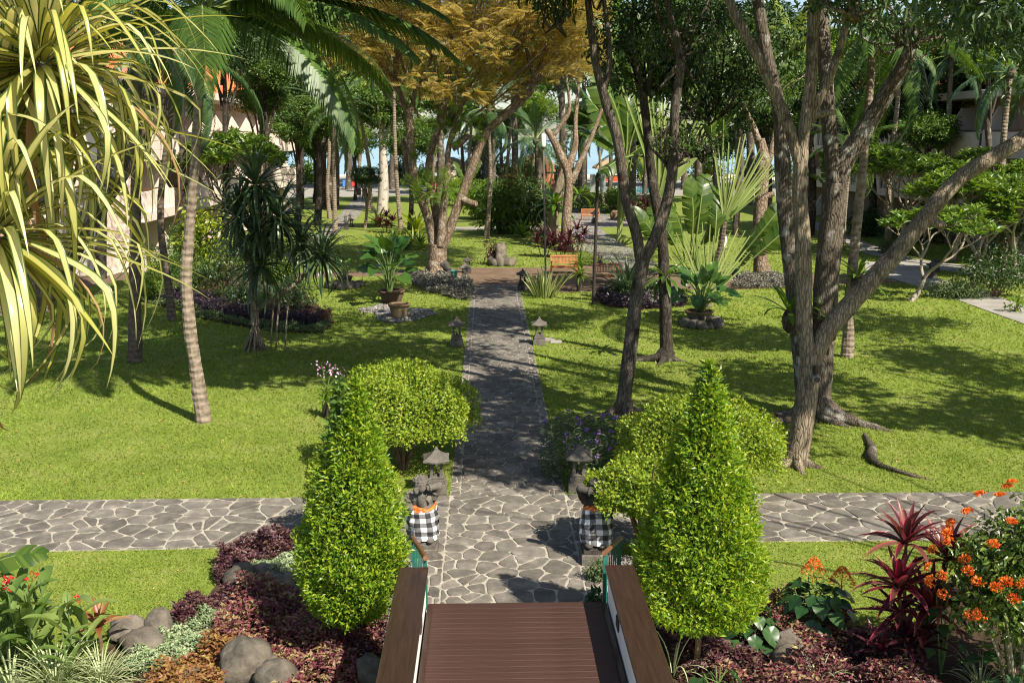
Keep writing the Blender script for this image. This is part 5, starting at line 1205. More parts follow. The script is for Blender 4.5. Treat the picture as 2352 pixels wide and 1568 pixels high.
# ------------------------------------------------------------------ striped screw pine hanging in from the left
def screwpine_near():
    o = thing('striped_screw_pine', 'yellow striped screw pine hanging in close at the upper left', 'plant', (-5.6, 5.6, 0)); b = Vector((-5.6, 5.6, 0))
    h1 = at(95, 150, 6.3)-b; h2 = at(-15, 540, 6.0)-b; h3 = at(0, 300, 6.6)-b; m = MB()
    tube(m, [(0, 0, -.1), (.3, .1, 3), (.9, .3, 5.2), (1.7, .5, 6.3), tuple(h1)], [.16, .13, .10, .07, .05], 10, 30, .05); tube(m, [(.9, .3, 5.2), (1.6, .3, 5.6), tuple(h2)], [.08, .06, .05], 8, 10, .05); tube(m, [(1.2, .4, 5.7), (1.6, .6, 6.5), tuple(h3)], [.07, .06, .05], 8, 10, .05); m.build('trunk', B_gray, o, smooth=True)
    ms = stripmesh('panda', L_panda, [dict(L=1, w=.050, bend=bd, seg=12, fold=.22, kink=kk, twist=tw) for bd, kk, tw in ((.7, (.42, 1.1), .3), (1.0, (.55, .9), -.3), (1.3, (.35, .8), .2), (.8, (.62, 1.3), .5), (.5, None, 0))])
    rg = random.Random(9)
    rosette(o, ms, h1, 150, 1.2, 80, -35, rg=rg, base_r=.08, jitter=12); rosette(o, ms, h2, 120, 1.25, 70, -50, rg=rg, base_r=.06, jitter=12); rosette(o, ms, h3, 120, 1.4, 75, -35, rg=rg, base_r=.06)
    md = stripmesh('pandry', leafm('dry_leaf', (.30, .17, .08), (.42, .26, .13), .25, .6, .2), [dict(L=1, w=.04, bend=2.2, seg=10, fold=.2)])
    for c in (h1, h2): rosette(o, md, c, 4, 1.3, -20, -60, rg=rg, name='dry_leaf')
screwpine_near()
# broad pale banana leaf tip at the left edge
paddle_plant('banana_plant', 'pale banana leaf poking in at the left edge over the cross path', -120, 1560, [((-70, 1325), (95, 1290), .3, .3, 1)], stem=(.1, .5))

# ------------------------------------------------------------------ palms in front
palm('tall coconut palm with pale ringed trunk on the sunny left lawn', [(468, 968), (452, 860), (437, 760), (428, 640), (436, 520), (450, 340), (466, 40)], .225, .165, 'near', scale=1.0, dY=.6,
     spec=[(-8, 15, 1, 1.15), (-28, -8, 2, 1.1), (20, 32, 1, 1.15), (-75, 0, 2, .9), (-105, 18, 2, .9), (-20, 5, 1, 1.1), (0, 25, 1, 1.15), (60, 12, 1, 1), (100, 40, 1, 1), (150, 30, 1, 1), (188, 32, 1, .95), (212, 8, 2, .85), (-48, 20, 2, .95), (5, -20, 2, 1.0), (-10, 52, 0, 1), (80, 65, 0, 1), (250, 58, 0, 1), (330, 72, 0, .9), (170, 2, 2, .8), (40, 0, 1, 1.1), (280, 30, 1, .8), (10, 8, 1, 1.2)])
palm('straight grey palm trunk standing in the left lawn shade', [(309, 832), (310, 650), (311, 500), (314, 300), (318, 60)], .26, .2, 'cocof', 14, bark=B_palmd)
palm('slim dark palm trunk bending behind the straight grey one', [(396, 737), (386, 650), (370, 530), (372, 420), (390, 280), (402, 120)], .2, .15, 'cocod', 14, bark=B_palmd)
palm('grey palm trunk behind the great forked tree on the right', [(1946, 820), (1950, 740), (1960, 600), (1975, 450), (1990, 300), (2010, 60)], .24, .18, 'cocof', 14)
tree('leaning_tree', 'massive trunk leaning up behind the striped leaves on the left', (62, 712), [([(62, 712), (120, 610), (190, 490), (262, 390), (308, 300), (325, 180), (338, 60), (350, -60)], .74, .46), ([(285, 345), (345, 285), (395, 225), (440, 120), (470, 20)], .42, .22), ([(320, 220), (300, 120), (260, 20)], .25, .12)], B_gray,
     [dict(c=tuple(at(300, -150, 44)), r=(6, 5, 3), n=70, cr=.9, per=60, size=.22, m=L_dark, gaps=.2)], roots=[(200, 2, .3), (330, 1.6, .3), (250, 1.8, .3)])

# ------------------------------------------------------------------ screw pine on the left lawn
def screwpine_mid():
    p = G(588, 803); o = thing('screw_pine', 'dark green screw pine on stilt roots in the left lawn', 'plant', p); b = np.array(p); W = lambda x, y, dy=0: np.array(at(x, y, p.y+dy))-b; m = MB()
    tube(m, [W(586, 745), W(584, 690), W(578, 600), W(590, 470)], [.15, .13, .11, .09], 10, 24, .05); tube(m, [W(584, 715), W(640, 678), W(690, 640), W(728, 600)], [.10, .09, .08, .06], 9, 18, .05); tube(m, [W(580, 620), W(550, 560), W(545, 520)], [.08, .07, .06], 8, 10, .05); m.build('trunk', B_pale, o, smooth=True)
    for k in range(22):
        a = k*2.399; r = .30+.14*((k*7) % 5)/4; q = W(586, 752-((k*3) % 9)*2.5); rm = MB(); tube(rm, [q, (q[0]+.5*r*math.cos(a), q[1]+.5*r*math.sin(a), q[2]*.5), (r*math.cos(a), r*math.sin(a), -.05)], [.035, .035, .03], 6, 8, .05); rm.build('stilt_root', B_pale, o, smooth=True)
    for x in (622, 634, 655): rm = MB(); tube(rm, [W(x+8, 690), W(x+3, 740), W(x, 803)*np.array((1, 1, 0))], [.03, .03, .025], 6, 8, .05); rm.build('prop_root', B_pale, o, smooth=True)
    ms = stripmesh('pandm', L_pandd, [dict(L=1, w=.062, bend=q, seg=7, fold=.2, kink=kk) for q, kk in ((.5, None), (.9, (.6, .7)), (1.3, (.5, .6)), (1.0, None))]); rg = random.Random(4)
    for (x, y, dy, n, L, e1) in ((588, 425, 0, 110, 1.8, -65), (548, 500, .2, 85, 1.6, -65), (640, 500, -.2, 85, 1.65, -65), (738, 590, 0, 95, 1.5, -55), (600, 610, -.5, 90, 1.6, -65), (690, 560, .3, 70, 1.5, -60), (590, 530, -.5, 80, 1.6, -65)): rosette(o, ms, W(x, y, dy), n, L, 82, e1, rg=rg, base_r=.06, jitter=14)
screwpine_mid()

# ------------------------------------------------------------------ great golden tree
Yt = G(1003, 634).y
def goldtree():
    o = tree('golden_tree', 'great many limbed tree with golden feathery crown in the centre', (1003, 636), [([(1003, 636), (1005, 600), (1006, 560)], .50, .46), ([(998, 575), (985, 506), (953, 410), (941, 290), (938, 262), (911, 191), (912, 85), (915, 20)], .26, .10), ([(940, 280, 0), (955, 205, .3), (975, 178, .6), (1000, 100, 1)], .14, .06), ([(1005, 570), (1003, 500, .3), (985, 380, .5), (1014, 273, .7), (1030, 171, .8), (1038, 60, 1)], .24, .10),
        ([(1010, 565, -.3), (1019, 478, -.4), (1028, 400, -.3), (1030, 341, 0), (1056, 255, .4), (1075, 200, .5)], .22, .09), ([(1012, 580), (1040, 506, -.2), (1086, 380, -.4), (1120, 303, -.5), (1190, 240, -.5), (1225, 195, -.3), (1214, 130, 0), (1200, 40, .3)], .27, .10), ([(960, 440), (940, 400, .4), (931, 350, .6), (926, 318, .7)], .18, .14), ([(1062, 458, -.3), (1080, 466, -.6), (1094, 468, -.8)], .20, .14), ([(905, 190), (885, 150), (870, 110)], .10, .05), ([(1224, 195, -.3), (1240, 150), (1255, 100)], .14, .06), ([(1038, 340), (1062, 325), (1078, 310)], .2, .13)],
        B_tan, [], roots=[(200, 1.6, .28), (250, 1.3, .3), (300, 1.4, .28), (345, 1.5, .25), (120, 1.5, .3)])
    b = np.array(G(1003, 636)); m = MB(); pads = []
    for k in range(250):
        x = random.uniform(800, 1350); yb = 205-70*abs((x-1080)/265)**2.2; y = random.uniform(-150, yb+random.uniform(-18, 18)); pads.append(np.array(at(x, y, Yt+random.uniform(-4.5, 4.5)))-b)
    pads = np.array(pads); per = 30; n = len(pads); r = rng.uniform(.65, 1.35, n); a = rng.uniform(0, 6.283, (n, per)); q = rng.uniform(.1, 1, (n, per))**.6*r[:, None]
    P = pads[:, None]+np.stack([q*np.cos(a), q*np.sin(a), rng.normal(size=(n, per))*.22-.2*q], -1); dr = np.stack([np.cos(a), np.sin(a), rng.uniform(-.35, .1, (n, per))], -1)+rng.normal(size=(n, per, 3))*.3
    scatter(m, FEATHER, P.reshape(-1, 3), dr.reshape(-1, 3), rng.normal(size=(n*per, 3))*.4+np.array((0, -.2, 1)), rng.uniform(.4, .75, n*per), 1.0); m.build('crown', L_gold, o)
    tw = MB()
    for k in range(0, n, 3): c = pads[k]*np.array((.55, .6, .72))+np.array((0, 0, .6)); tube(tw, [c, (c+pads[k])/2+rng.normal(size=3)*.3, pads[k]], [.055, .035, .012], 5, 7)
    tw.build('branches', B_tan, o, smooth=True)
    g = MB()
    for (x, y, dy, n2) in ((995, 440, -1.2, 46), (975, 425, -.9, 26), (1015, 425, -1.3, 26), (1060, 300, -.9, 30), (1040, 265, -.6, 22), (1090, 290, -.8, 20), (930, 330, -.6, 14)):
        c = np.array(at(x, y, Yt+dy))-b; u = nrm(rng.normal(size=(n2, 3))); scatter(g, FEATHER, c+u*np.array((.75, .5, .42)), u+np.array((0, 0, .2)), rng.normal(size=(n2, 3))*.3+np.array((0, -.3, 1)), rng.uniform(.35, .6, n2), 1.0)
    g.build('sprouts', L_fresh, o)
goldtree()
tree('twin_tree', 'curving tan tree with forked limbs behind the first bench', (1300, 574), [([(1302, 574), (1300, 512), (1306, 410), (1285, 350), (1266, 314), (1254, 296)], .34, .15), ([(1300, 400), (1320, 340, .3), (1322, 273, .5), (1330, 190, .7)], .24, .10), ([(1312, 420), (1338, 360, .2), (1360, 312, .4), (1390, 230, .5)], .22, .09), ([(1266, 316), (1290, 285), (1308, 250), (1300, 170)], .17, .07)], B_tan,
     [dict(p=(1310, 120, 1), r=(3.6, 3, 2.6), n=42, cr=.75, per=55, size=.2, m=L_dark, gaps=.3)], roots=[(200, 1.2, .22), (300, 1, .22), (340, 1.2, .2)])
tree('old_tree', 'pale broken trunk carrying a nest fern beside the twin tree', (1272, 560), [([(1272, 562), (1270, 520), (1276, 470), (1290, 400), (1295, 360)], .42, .22)], B_pale, [dict(p=(1292, 350, 0), r=(.9, .8, 1.2), n=14, cr=.45, per=40, size=.15, m=L_mid)], roots=[(220, 1.2, .25), (320, 1.1, .22)])

# ------------------------------------------------------------------ slender trees right of the path
tree('mottled_tree', 'slender mottled tree forking right of the path behind the petunias', (1430, 948), [([(1430, 948), (1438, 880), (1450, 780), (1462, 680), (1474, 618), (1482, 585)], .185, .15), ([(1474, 612), (1462, 540), (1438, 460), (1420, 330), (1390, 230), (1368, 140), (1352, 20), (1345, -60)], .15, .08), ([(1480, 592), (1500, 556), (1530, 470), (1546, 380), (1550, 250), (1563, 140), (1540, 40), (1520, -60)], .16, .08), ([(1385, 215), (1400, 150), (1395, 60), (1380, -40)], .08, .05)], B_mott,
     [dict(p=(1395, -90, .5), r=(2.2, 2, 1.2), n=34, cr=.45, per=46, size=.16, w=.28, T=LEAF6, m=L_dark, droop=.7), dict(p=(1560, 40, .8), r=(1.7, 1.5, 1.5), n=40, cr=.42, per=46, size=.14, w=.32, m=L_dark, droop=.5), dict(p=(1290, 10, -.5), r=(.9, .7, .7), n=9, cr=.35, per=30, size=.2, w=.26, T=LEAF6, m=L_dark, droop=.9), dict(p=(1540, 330, .2), r=(.5, .5, 1.0), n=14, cr=.28, per=30, size=.11, w=.35, m=L_mid, droop=.4)],
     roots=[(190, .9, .1), (280, .8, .1), (330, 1.0, .11), (20, .9, .1)])
tree('dark_tree', 'dark straight tree carrying a nest fern right of the mottled one', (1532, 828), [([(1532, 830), (1530, 760), (1526, 640), (1520, 540), (1500, 430), (1490, 330), (1478, 220)], .2, .12), ([(1478, 225), (1465, 160), (1450, 80), (1455, 0)], .09, .04), ([(1480, 225), (1495, 170), (1520, 120), (1530, 40)], .09, .04), ([(1494, 340), (1530, 300), (1570, 270), (1610, 230)], .08, .04)], B_dark,
     [dict(p=(1490, 110, 1), r=(2.0, 1.8, 2.2), n=70, cr=.55, per=60, size=.2, m=L_dark, droop=.4, gaps=.2), dict(p=(1650, 160, 1.5), r=(2.8, 2, 2.5), n=95, cr=.55, per=60, size=.2, m=L_dark, droop=.4, gaps=.25), dict(c=(7.5, 37, 13.6), r=(3.4, 3, 1.2), n=50, cr=.9, per=50, size=.34, w=.5, m=L_dark, gaps=.4), dict(c=(12.5, 39, 13.8), r=(3.6, 3.2, 1.2), n=50, cr=.9, per=50, size=.34, w=.5, m=L_dark, gaps=.4), dict(c=(2.5, 38, 13.4), r=(2.6, 2.6, 1.0), n=32, cr=.9, per=50, size=.34, w=.5, m=L_dark, gaps=.4), dict(p=(1600, 330, 1), r=(1.3, 1, .6), n=22, cr=.35, per=45, size=.12, m=L_dark)], roots=[(190, 1.6, .13), (170, 1.4, .11), (230, 1.0, .11), (340, .7, .1)])
# ------------------------------------------------------------------ great forked trees on the right
YA = G(1826, 1066).y
tree('forked_tree', 'pale barked tree forking wide on the right lawn by the cross path', (1826, 1068), [([(1826, 1068), (1838, 1010), (1850, 930), (1862, 850), (1862, 810)], .235, .22), ([(1858, 830), (1848, 740), (1846, 640), (1842, 520), (1836, 430), (1846, 310), (1862, 200), (1866, 90), (1872, -60)], .18, .11), ([(1866, 830), (1900, 760), (1960, 690), (2050, 590), (2120, 505), (2200, 415), (2300, 350), (2420, 280)], .20, .16),
     ([(1842, 400), (1815, 300), (1782, 220), (1735, 120), (1690, 40), (1660, -40)], .13, .08), ([(1852, 280), (1900, 190), (1935, 90), (1960, -20)], .10, .06), ([(1850, 270), (1885, 262), (1918, 258)], .10, .05), ([(2122, 500), (2150, 512), (2165, 520)], .13, .09)], B_pale,
     [dict(c=(0.2, 22.3, 11.6), r=(3.4, 3.0, 1.2), n=60, cr=.75, per=50, size=.36, w=.5, m=L_dark, gaps=.6), dict(c=(3.7, 23.8, 12.2), r=(3.6, 3.2, 1.4), n=60, cr=.8, per=50, size=.36, w=.5, m=L_dark, gaps=.55), dict(c=(-3.8, 24.3, 11.8), r=(2.6, 2.8, 1.1), n=40, cr=.75, per=50, size=.36, w=.5, m=L_dark, gaps=.55), dict(p=(1960, -20, -2), r=(.9, .8, .6), n=12, cr=.4, per=36, size=.17, w=.34, m=L_dark)], roots=[(200, .8, .13), (270, .7, .12), (330, .7, .12), (110, .9, .12)])
tree('buttressed_tree', 'dark two stemmed tree with spreading surface roots on the right lawn', (1872, 962), [([(1862, 962), (1850, 900), (1838, 760), (1822, 620), (1806, 480), (1796, 360), (1790, 250), (1760, 120), (1740, 0)], .26, .13), ([(1878, 962, .1), (1888, 860, .1), (1893, 740, .1), (1900, 620, .1), (1912, 500, .1), (1918, 420, .1)], .27, .30), ([(1918, 430, .1), (1908, 330, .1), (1898, 200, .2), (1890, 60, .3), (1885, -60, .4)], .20, .13), ([(1918, 430, .1), (1945, 360, .1), (1990, 290, 0), (2040, 210, -.2), (2075, 150, -.4), (2110, 60, -.5)], .24, .15)], B_gray,
     [dict(p=(2090, 20, -2), r=(2.0, 2.0, 1.2), n=40, cr=.55, per=46, size=.18, w=.34, T=LEAF2, m=L_dark, droop=.5), dict(c=(-0.3, 28.8, 12.8), r=(3.8, 3.5, 1.5), n=64, cr=.85, per=50, size=.36, w=.5, m=L_dark, gaps=.55), dict(c=(-5.8, 29.8, 12.6), r=(2.8, 3.0, 1.2), n=44, cr=.8, per=50, size=.36, w=.5, m=L_dark, gaps=.55), dict(c=(6.2, 28.8, 13), r=(4.0, 3.5, 1.8), n=56, cr=.9, per=50, size=.36, w=.5, m=L_dark, gaps=.5)], roots=[(188, 1.9, .20), (172, 1.5, .16), (210, 1.2, .15), (318, 1.7, .20), (335, 2.0, .20), (295, 1.1, .18), (20, 1.0, .15), (355, 1.2, .14)])
# big shade tree outside the frame whose branches hang in at the upper right
def shade_tree():
    b0 = Vector((14.5, 8.5, 0)); o = thing('shade_tree', 'dark leafy branches hanging in at the upper right corner', 'tree', b0); b = np.array(b0); m = MB()
    tube(m, [(0, 0, -.1), (.1, 0, 3), (-.2, .3, 6), (-.8, .8, 9)], [.42, .34, .3, .22], 12, 24, .05)
    for e in ((6.2, 14.2, 9.2), (4.8, 11, 11), (8, 16, 11), (14, 16, 11), (12, 16, 11), (7.4, 13.8, 8.6)): tube(m, [(-.2, .3, 6), ((e[0]-b[0])*.5, (e[1]-b[1])*.5, 8.4), np.array(e)-b], [.05, .03, .012], 8, 14, .05)
    m.build('trunk', B_dark, o, smooth=True)
    for c, r, n, cr, per, sz in (((7.4, 14.2, 11.3), (2.6, 2.6, 1.1), 50, .7, 50, .19), ((7.6, 18.6, 11.6), (2.4, 2.4, 1.2), 40, .7, 50, .19), ((12.2, 16, 11), (2.8, 3.2, 1.3), 50, .75, 50, .2), ((7.6, 15.4, 8.9), (1.5, 1.2, .7), 34, .4, 42, .16), ((8.6, 15.5, 8.0), (.9, .9, .55), 14, .34, 40, .16), ((6.3, 13.6, 8.9), (1.0, .9, .35), 14, .34, 40, .16)):
        cm = MB(); P = ell_points(np.array(c)-b, r, n, .35, .8); clumps(cm, P, rng.uniform(.7, 1.3, len(P))*cr, per, sz if c[2] < 9.5 else .36, .34 if c[2] < 9.5 else .5, LEAF2, .75, .5); cm.build('crown', L_dark, o)
shade_tree()
def shade_tree2():
    b0 = Vector((20.5, 17.5, 0)); o = thing('shade_tree', 'tall tree just outside the right edge shading the right lawn', 'tree', b0); b = np.array(b0); m = MB()
    tube(m, [(0, 0, -.1), (.1, 0, 3), (-.2, .3, 6), (-.5, .5, 10.5)], [.45, .36, .3, .2], 12, 24, .05)
    for c_ in ((17, 17, 11), (21, 14, 11.4), (18.5, 22, 11.6), (23, 19, 11.5), (24, 25, 12)): tube(m, [(-.2, .3, 6), ((c_[0]-b[0])*.5, (c_[1]-b[1])*.5, 8.6), np.array(c_)-b], [.16, .10, .03], 8, 14, .05)
    m.build('trunk', B_dark, o, smooth=True)
    for c_, r, n in (((15, 20.5, 11.2), (2.6, 2.4, 1.2), 42), ((19, 16.5, 11.4), (2.8, 2.6, 1.3), 44), ((16, 26, 12), (3, 2.8, 1.3), 48), ((21.5, 22, 11.5), (3, 3, 1.4), 46), ((22, 29, 12.5), (3.4, 3.4, 1.5), 46)):
        cm = MB(); P = ell_points(np.array(c_)-b, r, n, .5, .8); clumps(cm, P, rng.uniform(.7, 1.3, len(P))*.75, 50, .36, .5, LEAF2, .75, .5); cm.build('crown', L_dark, o)
shade_tree2()
tree('smooth_tree', 'smooth tan flared trunk standing in the clipped bed on the right', (1748, 636), [([(1748, 638), (1747, 600), (1745, 520), (1750, 430), (1752, 360), (1745, 320)], .40, .24), ([(1750, 400), (1768, 360), (1775, 330), (1790, 250)], .22, .1), ([(1747, 340), (1730, 290), (1700, 230)], .2, .09), ([(1752, 455), (1768, 448), (1778, 445)], .17, .12)], B_tan, [dict(p=(1740, 170, 1), r=(4.0, 3.2, 2.6), n=60, cr=.75, per=55, size=.2, m=L_mid, gaps=.3)], roots=[(200, 1.1, .22), (340, 1.3, .22), (270, .9, .2)])
# surface root of the right tree
p = G(2035, 1060); m = MB(); W = lambda x, y, z: tuple(np.array(G(x, y))-np.array(p)+np.array((0, 0, z)))
tube(m, [W(1985, 1000, .02), W(2002, 1035, .06), W(2000, 1055, .10), W(2020, 1072, .05), W(2060, 1085, .04), W(2100, 1095, .02), W(2150, 1104, -.03)], [.05, .10, .12, .07, .055, .045, .02], 9, 30, .1)
tag(m.build('surface_root', B_gray, None, p, True), 'bare tree root snaking over the right lawn', 'root')
# floodlight strapped to the forked tree
p = at(1873, 864, YA-.32); o = thing('tree_floodlight', 'small round steel floodlight strapped to the forked tree', 'light', p); m = MB(); tube(m, [(0, .12, 0), (0, -.10, -.05)], [.07, .085], 14, 4); m.build('housing', surf('steel', (.35, .36, .36), (.45, .46, .46), rough=.35, metallic=.8), o, smooth=True)
m = MB(); tube(m, [(0, -.102, -.0515), (0, -.108, -.053)], [.07, .07], 14, 3); m.build('lens', M_glass, o); m = MB(); m.box((-.02, .06, .12), (.03, .2, .2)); m.build('bracket', M_iron, o)

# ------------------------------------------------------------------ ferns on trunks
def fern(label, px, py, Y, n, L, mat, seed, e0=65, e1=-25, cat='fern', key='fern', w=.16, mount=True):
    p = at(px, py, Y); o = thing('nest_fern', label, cat, p, group='nest ferns'); ms = stripmesh(key, mat, [dict(L=1, w=w, bend=q, seg=8, fold=.12, prof=lambda t: np.clip(np.sin(np.pi*np.clip(t*.95+.05, 0, 1))**.6, .08, 1)) for q in (.6, 1.0, 1.5)])
    rosette(o, ms, (0, 0, .05), n, L, e0, e1, rg=random.Random(seed), base_r=.08); m = MB(); rocky(m, (0, .05, -.15), (.17, .17, .3), seed, 10, 8); m.build('root_ball', B_dark, o, smooth=True)
Y8, Y11, Y10 = G(1532, 828).y, G(1946, 820).y, G(1872, 962).y
fern('bright nest fern ringing the dark straight trunk', 1530, 640, Y8-.25, 16, .85, L_fern, 1, 55, -35); fern('bright nest fern hanging on the grey palm trunk at right', 1970, 640, Y11-.3, 20, .95, L_fern, 2); fern('nest fern on the left side of the buttressed tree', 1812, 722, Y10-.3, 16, .85, L_fern, 3, 80, 0); fern('nest fern at the crotch of the forked tree', 1908, 745, Y10-.5, 8, .7, L_fern, 4, 60, 0)
fern('big nest fern on the broken pale trunk', 1276, 470, G(1272, 560).y-.6, 20, 1.9, L_fern, 5); fern('nest fern on the mango limb at the upper right', 1330, 450, G(1300, 574).y+1, 10, 1.2, L_fern, 6)

# ------------------------------------------------------------------ big leaved plants
def alocasia(label, px, py, z0, n, L, spread, seed, h):
    p = G(px, py); o = thing('elephant_ear', label, 'plant', (p.x, p.y+.3, 0), group='elephant ear plants'); rg = random.Random(seed); sm = MB()
    for k in range(n):
        a = k*2.399+.4; u = (k+.5)/n; r = spread*(.25+.8*u)*rg.uniform(.85, 1.1); z = z0+h*(1-.55*u**1.3)*rg.uniform(.9, 1.08); c = Vector((r*math.cos(a), r*math.sin(a), z)); d_ = polar(a, R(rg.uniform(-20, 40) if u > .5 else rg.uniform(35, 75)))
        mobj('leaf', H_alo, o, mat_dir(c, d_, (0, -.35, 1), L*rg.uniform(.75, 1.15))); tube(sm, [(.05*math.cos(a), .05*math.sin(a), z0*.7), (r*.4*math.cos(a), r*.4*math.sin(a), z0+(z-z0)*.65), tuple(c+d_*L*.1)], [.03, .022, .014], 6, 9)
    sm.build('stalks', B_stem, o, smooth=True)
alocasia('large glossy elephant ear plant in the pot on pebbles, left lawn', 893, 698, .35, 24, 1.05, .75, 3, 1.9); alocasia('elephant ear plant in the bowl ringed with stones, right lawn', 1612, 738, .3, 30, .85, .95, 5, 1.2); alocasia('small leafy plant in the dark pot on the left lawn', 790, 655, .25, 9, .4, .4, 6, .75)
# snake plant
p = G(1250, 682); o = thing('snake_plant', 'upright yellow edged snake plant beside the end of the path', 'plant', p); ms = stripmesh('snake', L_snake, [dict(L=1, w=.10, bend=b, seg=6, fold=.2, twist=t) for b, t in ((.05, .4), (.2, -.5), (.3, .3))]); rg = random.Random(3)
for k in range(56):
    a = rg.uniform(0, 6.28); r = .5*math.sqrt(rg.random()); d_ = polar(a, R(90-8-r*48*rg.uniform(.5, 1.2))); mobj('leaf', ms[k % 3], o, mat_dir(Vector((r*math.cos(a), r*math.sin(a), 0)), d_, (0, 0, 1), rg.uniform(.9, 1.5)))
def orchid(label, px, py, h, seed, w=.5, post=.5, side=1):
    p = G(px, py); o = thing('orchid_stand', label, 'plant', p, group='orchids on log posts'); m = MB(); tube(m, [(0, 0, -.05), (0, 0, post)], [.13, .12], 10, 6, .06); m.build('log_post', B_dark, o, smooth=True); f = MB(); n = 30
    ms = stripmesh('orch', L_fresh, [dict(L=1, w=.12, bend=b, seg=6, fold=.2) for b in (.7, 1.2)]); rosette(o, ms, (0, 0, post), n, h*.42, 85, -25, rg=random.Random(seed)); rosette(o, ms, (0, 0, post+h*.25), 16, h*.35, 80, -10, rg=random.Random(seed+1)); st_ = MB(); fl = MB()
    for k in range(5):
        a = k*1.26; e = np.array((w*.6*math.cos(a)+.1*side, w*.4*math.sin(a), post+h*(.75+.12*(k % 3)))); tube(st_, [(0, 0, post), (e[0]*.4, e[1]*.4, e[2]*.8), e], [.012, .010, .006], 5, 8); q = 11; scatter(fl, LEAF6, e+rng.normal(size=(q, 3))*np.array((.08, .06, .06)), rng.normal(size=(q, 3)), rng.normal(size=(q, 3))+np.array((0, -.6, .5)), .06, .8)
    st_.build('stems', B_stem, o); fl.build('flowers', L_flow, o)
orchid('pink and white orchids on a dark log post by the benches', 1331, 670, 2.0, 1, .7, .8); orchid('lilac orchid on a dark stump behind the left dome bush', 752, 958, .95, 2, .45, .42)
# purple petunias beside the right lantern
def petunia(label, px, py, rx, h, nst, seed):
    p = G(px, py); o = thing('petunia_clump', label, 'plant', (p.x, p.y+rx*.5, 0), group='violet petunias'); m = MB(); f = MB(); st_ = MB(); rg = random.Random(seed)
    for k in range(nst):
        a = k*2.399; r = rx*math.sqrt((k+.5)/nst); b = np.array((r*math.cos(a), r*.7*math.sin(a), 0)); hh = h*rg.uniform(.7, 1.1)*(1-.25*(r/rx)**2); e = b*1.15+np.array((rg.uniform(-.08, .08), rg.uniform(-.08, .08), hh)); tube(st_, [b, (b+e)/2, e], [.006, .005, .003], 4, 4)
        n = 20; t = np.linspace(.2, 1, n)[:, None]; P = b+(e-b)*t; an = np.arange(n)*2.0+k; dr = np.c_[np.cos(an), np.sin(an), rng.uniform(-.2, .5, n)]; scatter(m, LEAF6, P, dr, rng.normal(size=(n, 3))*.3+np.array((0, 0, 1)), rng.uniform(.10, .19, n), .20)
        if k % 4 == 0: q = 8; scatter(f, LEAF2, e+rng.normal(size=(q, 3))*.015, rng.normal(size=(q, 3))+np.array((0, -.5, .5)), rng.normal(size=(q, 3)), .06, .9)
    m.build('foliage', L_pet, o); st_.build('stems', B_stem, o); f.build('flowers', L_flop, o)
petunia('violet petunia clump round the lantern right of the path', 1340, 1108, .85, .95, 70, 1); petunia('shaded violet petunia clump behind the right lantern', 1372, 1030, 1.15, .6, 70, 2)
# ------------------------------------------------------------------ mid-distance beds
BEDL = gp([(322, 692), (330, 640), (420, 600), (560, 610), (660, 640), (720, 690), (772, 742), (740, 766), (640, 764), (540, 748), (460, 732), (390, 708)]); NOGRASS.append(BEDL); tag(sheet('planting_bed', BEDL, .006, M_soil), 'dark soil of the curved shrub bed on the left lawn', 'bed')
cover('low green edging round the curved left bed', gp([(330, 688), (400, 700), (470, 722), (545, 738), (640, 752), (735, 752), (768, 742), (740, 766), (640, 764), (540, 748), (460, 732), (390, 708), (322, 694)]), L_lowg, 5200, .22, .10, T=LEAF2)
cover('blackish purple edging plants inside the curved left bed', gp([(330, 668), (420, 680), (500, 705), (600, 728), (700, 735), (750, 730), (735, 752), (640, 752), (545, 738), (470, 722), (400, 700), (330, 688)]), L_blackp, 9000, .42, .12, T=LEAF2)
cover('small patch of red leaves at the tip of the curved left bed', gp([(735, 735), (760, 735), (765, 745), (740, 750)]), L_pink, 500, .45, .1, T=LEAF2)
for a in (('dense green shrub at the left end of the curved bed', 372, 668, 110, 120, L_mid, .12), ('low fern green shrub under the slim dark palm', 350, 690, 90, 60, L_fresh, .12), ('round green shrub in the middle of the curved bed', 440, 690, 120, 150, L_mid, .11), ('dark shrub behind the pale ringed trunk', 510, 690, 130, 160, L_dark, .13), ('dark low shrub right of the screw pine roots', 660, 715, 140, 80, L_dark, .12), ('dark low shrub before the screw pine', 560, 718, 120, 80, L_dark, .12), ('fresh green low shrub at the back of the curved bed', 640, 655, 100, 70, L_fresh, .13), ('fresh leafy shrub behind the dark shrub', 420, 640, 130, 140, L_mid, .14)):
    blob_shrub(a[0], a[1], a[2], a[3], a[4], a[5], a[6], 46, 60, cr=.42, group='shrubs of the curved bed')
blob_shrub('bright yellow green large leaved shrub behind the curved bed', 462, 640, 130, 195, L_yel, .30, 46, 26, cr=.5, w=.5)
cover('clipped mottled ground cover round the great tree', gp([(945, 640), (990, 632), (1030, 642), (1084, 655), (1082, 692), (1040, 686), (985, 672), (945, 656)]), L_clip, 9000, .30, .13, T=LEAF2)
cover('clipped mottled ground cover round the smooth trunk', gp([(1680, 655), (1710, 636), (1760, 632), (1830, 642), (1840, 662), (1760, 664), (1690, 664)]), L_clip, 6500, .28, .13, T=LEAF2)
RB = gp([(1362, 690), (1380, 675), (1440, 662), (1520, 668), (1580, 690), (1570, 705), (1480, 712), (1400, 706)]); NOGRASS.append(RB); tag(sheet('planting_bed', RB, .006, M_soil), 'dark round bed right of the dark pole', 'bed')
cover('blackish ground cover of the round bed right of the pole', RB, L_blackp, 9000, .36, .13, T=LEAF2); cover('silvery fleck of leaves in the round bed', gp([(1480, 690), (1560, 690), (1560, 704), (1490, 708)]), L_clip, 1500, .4, .12, T=LEAF2)
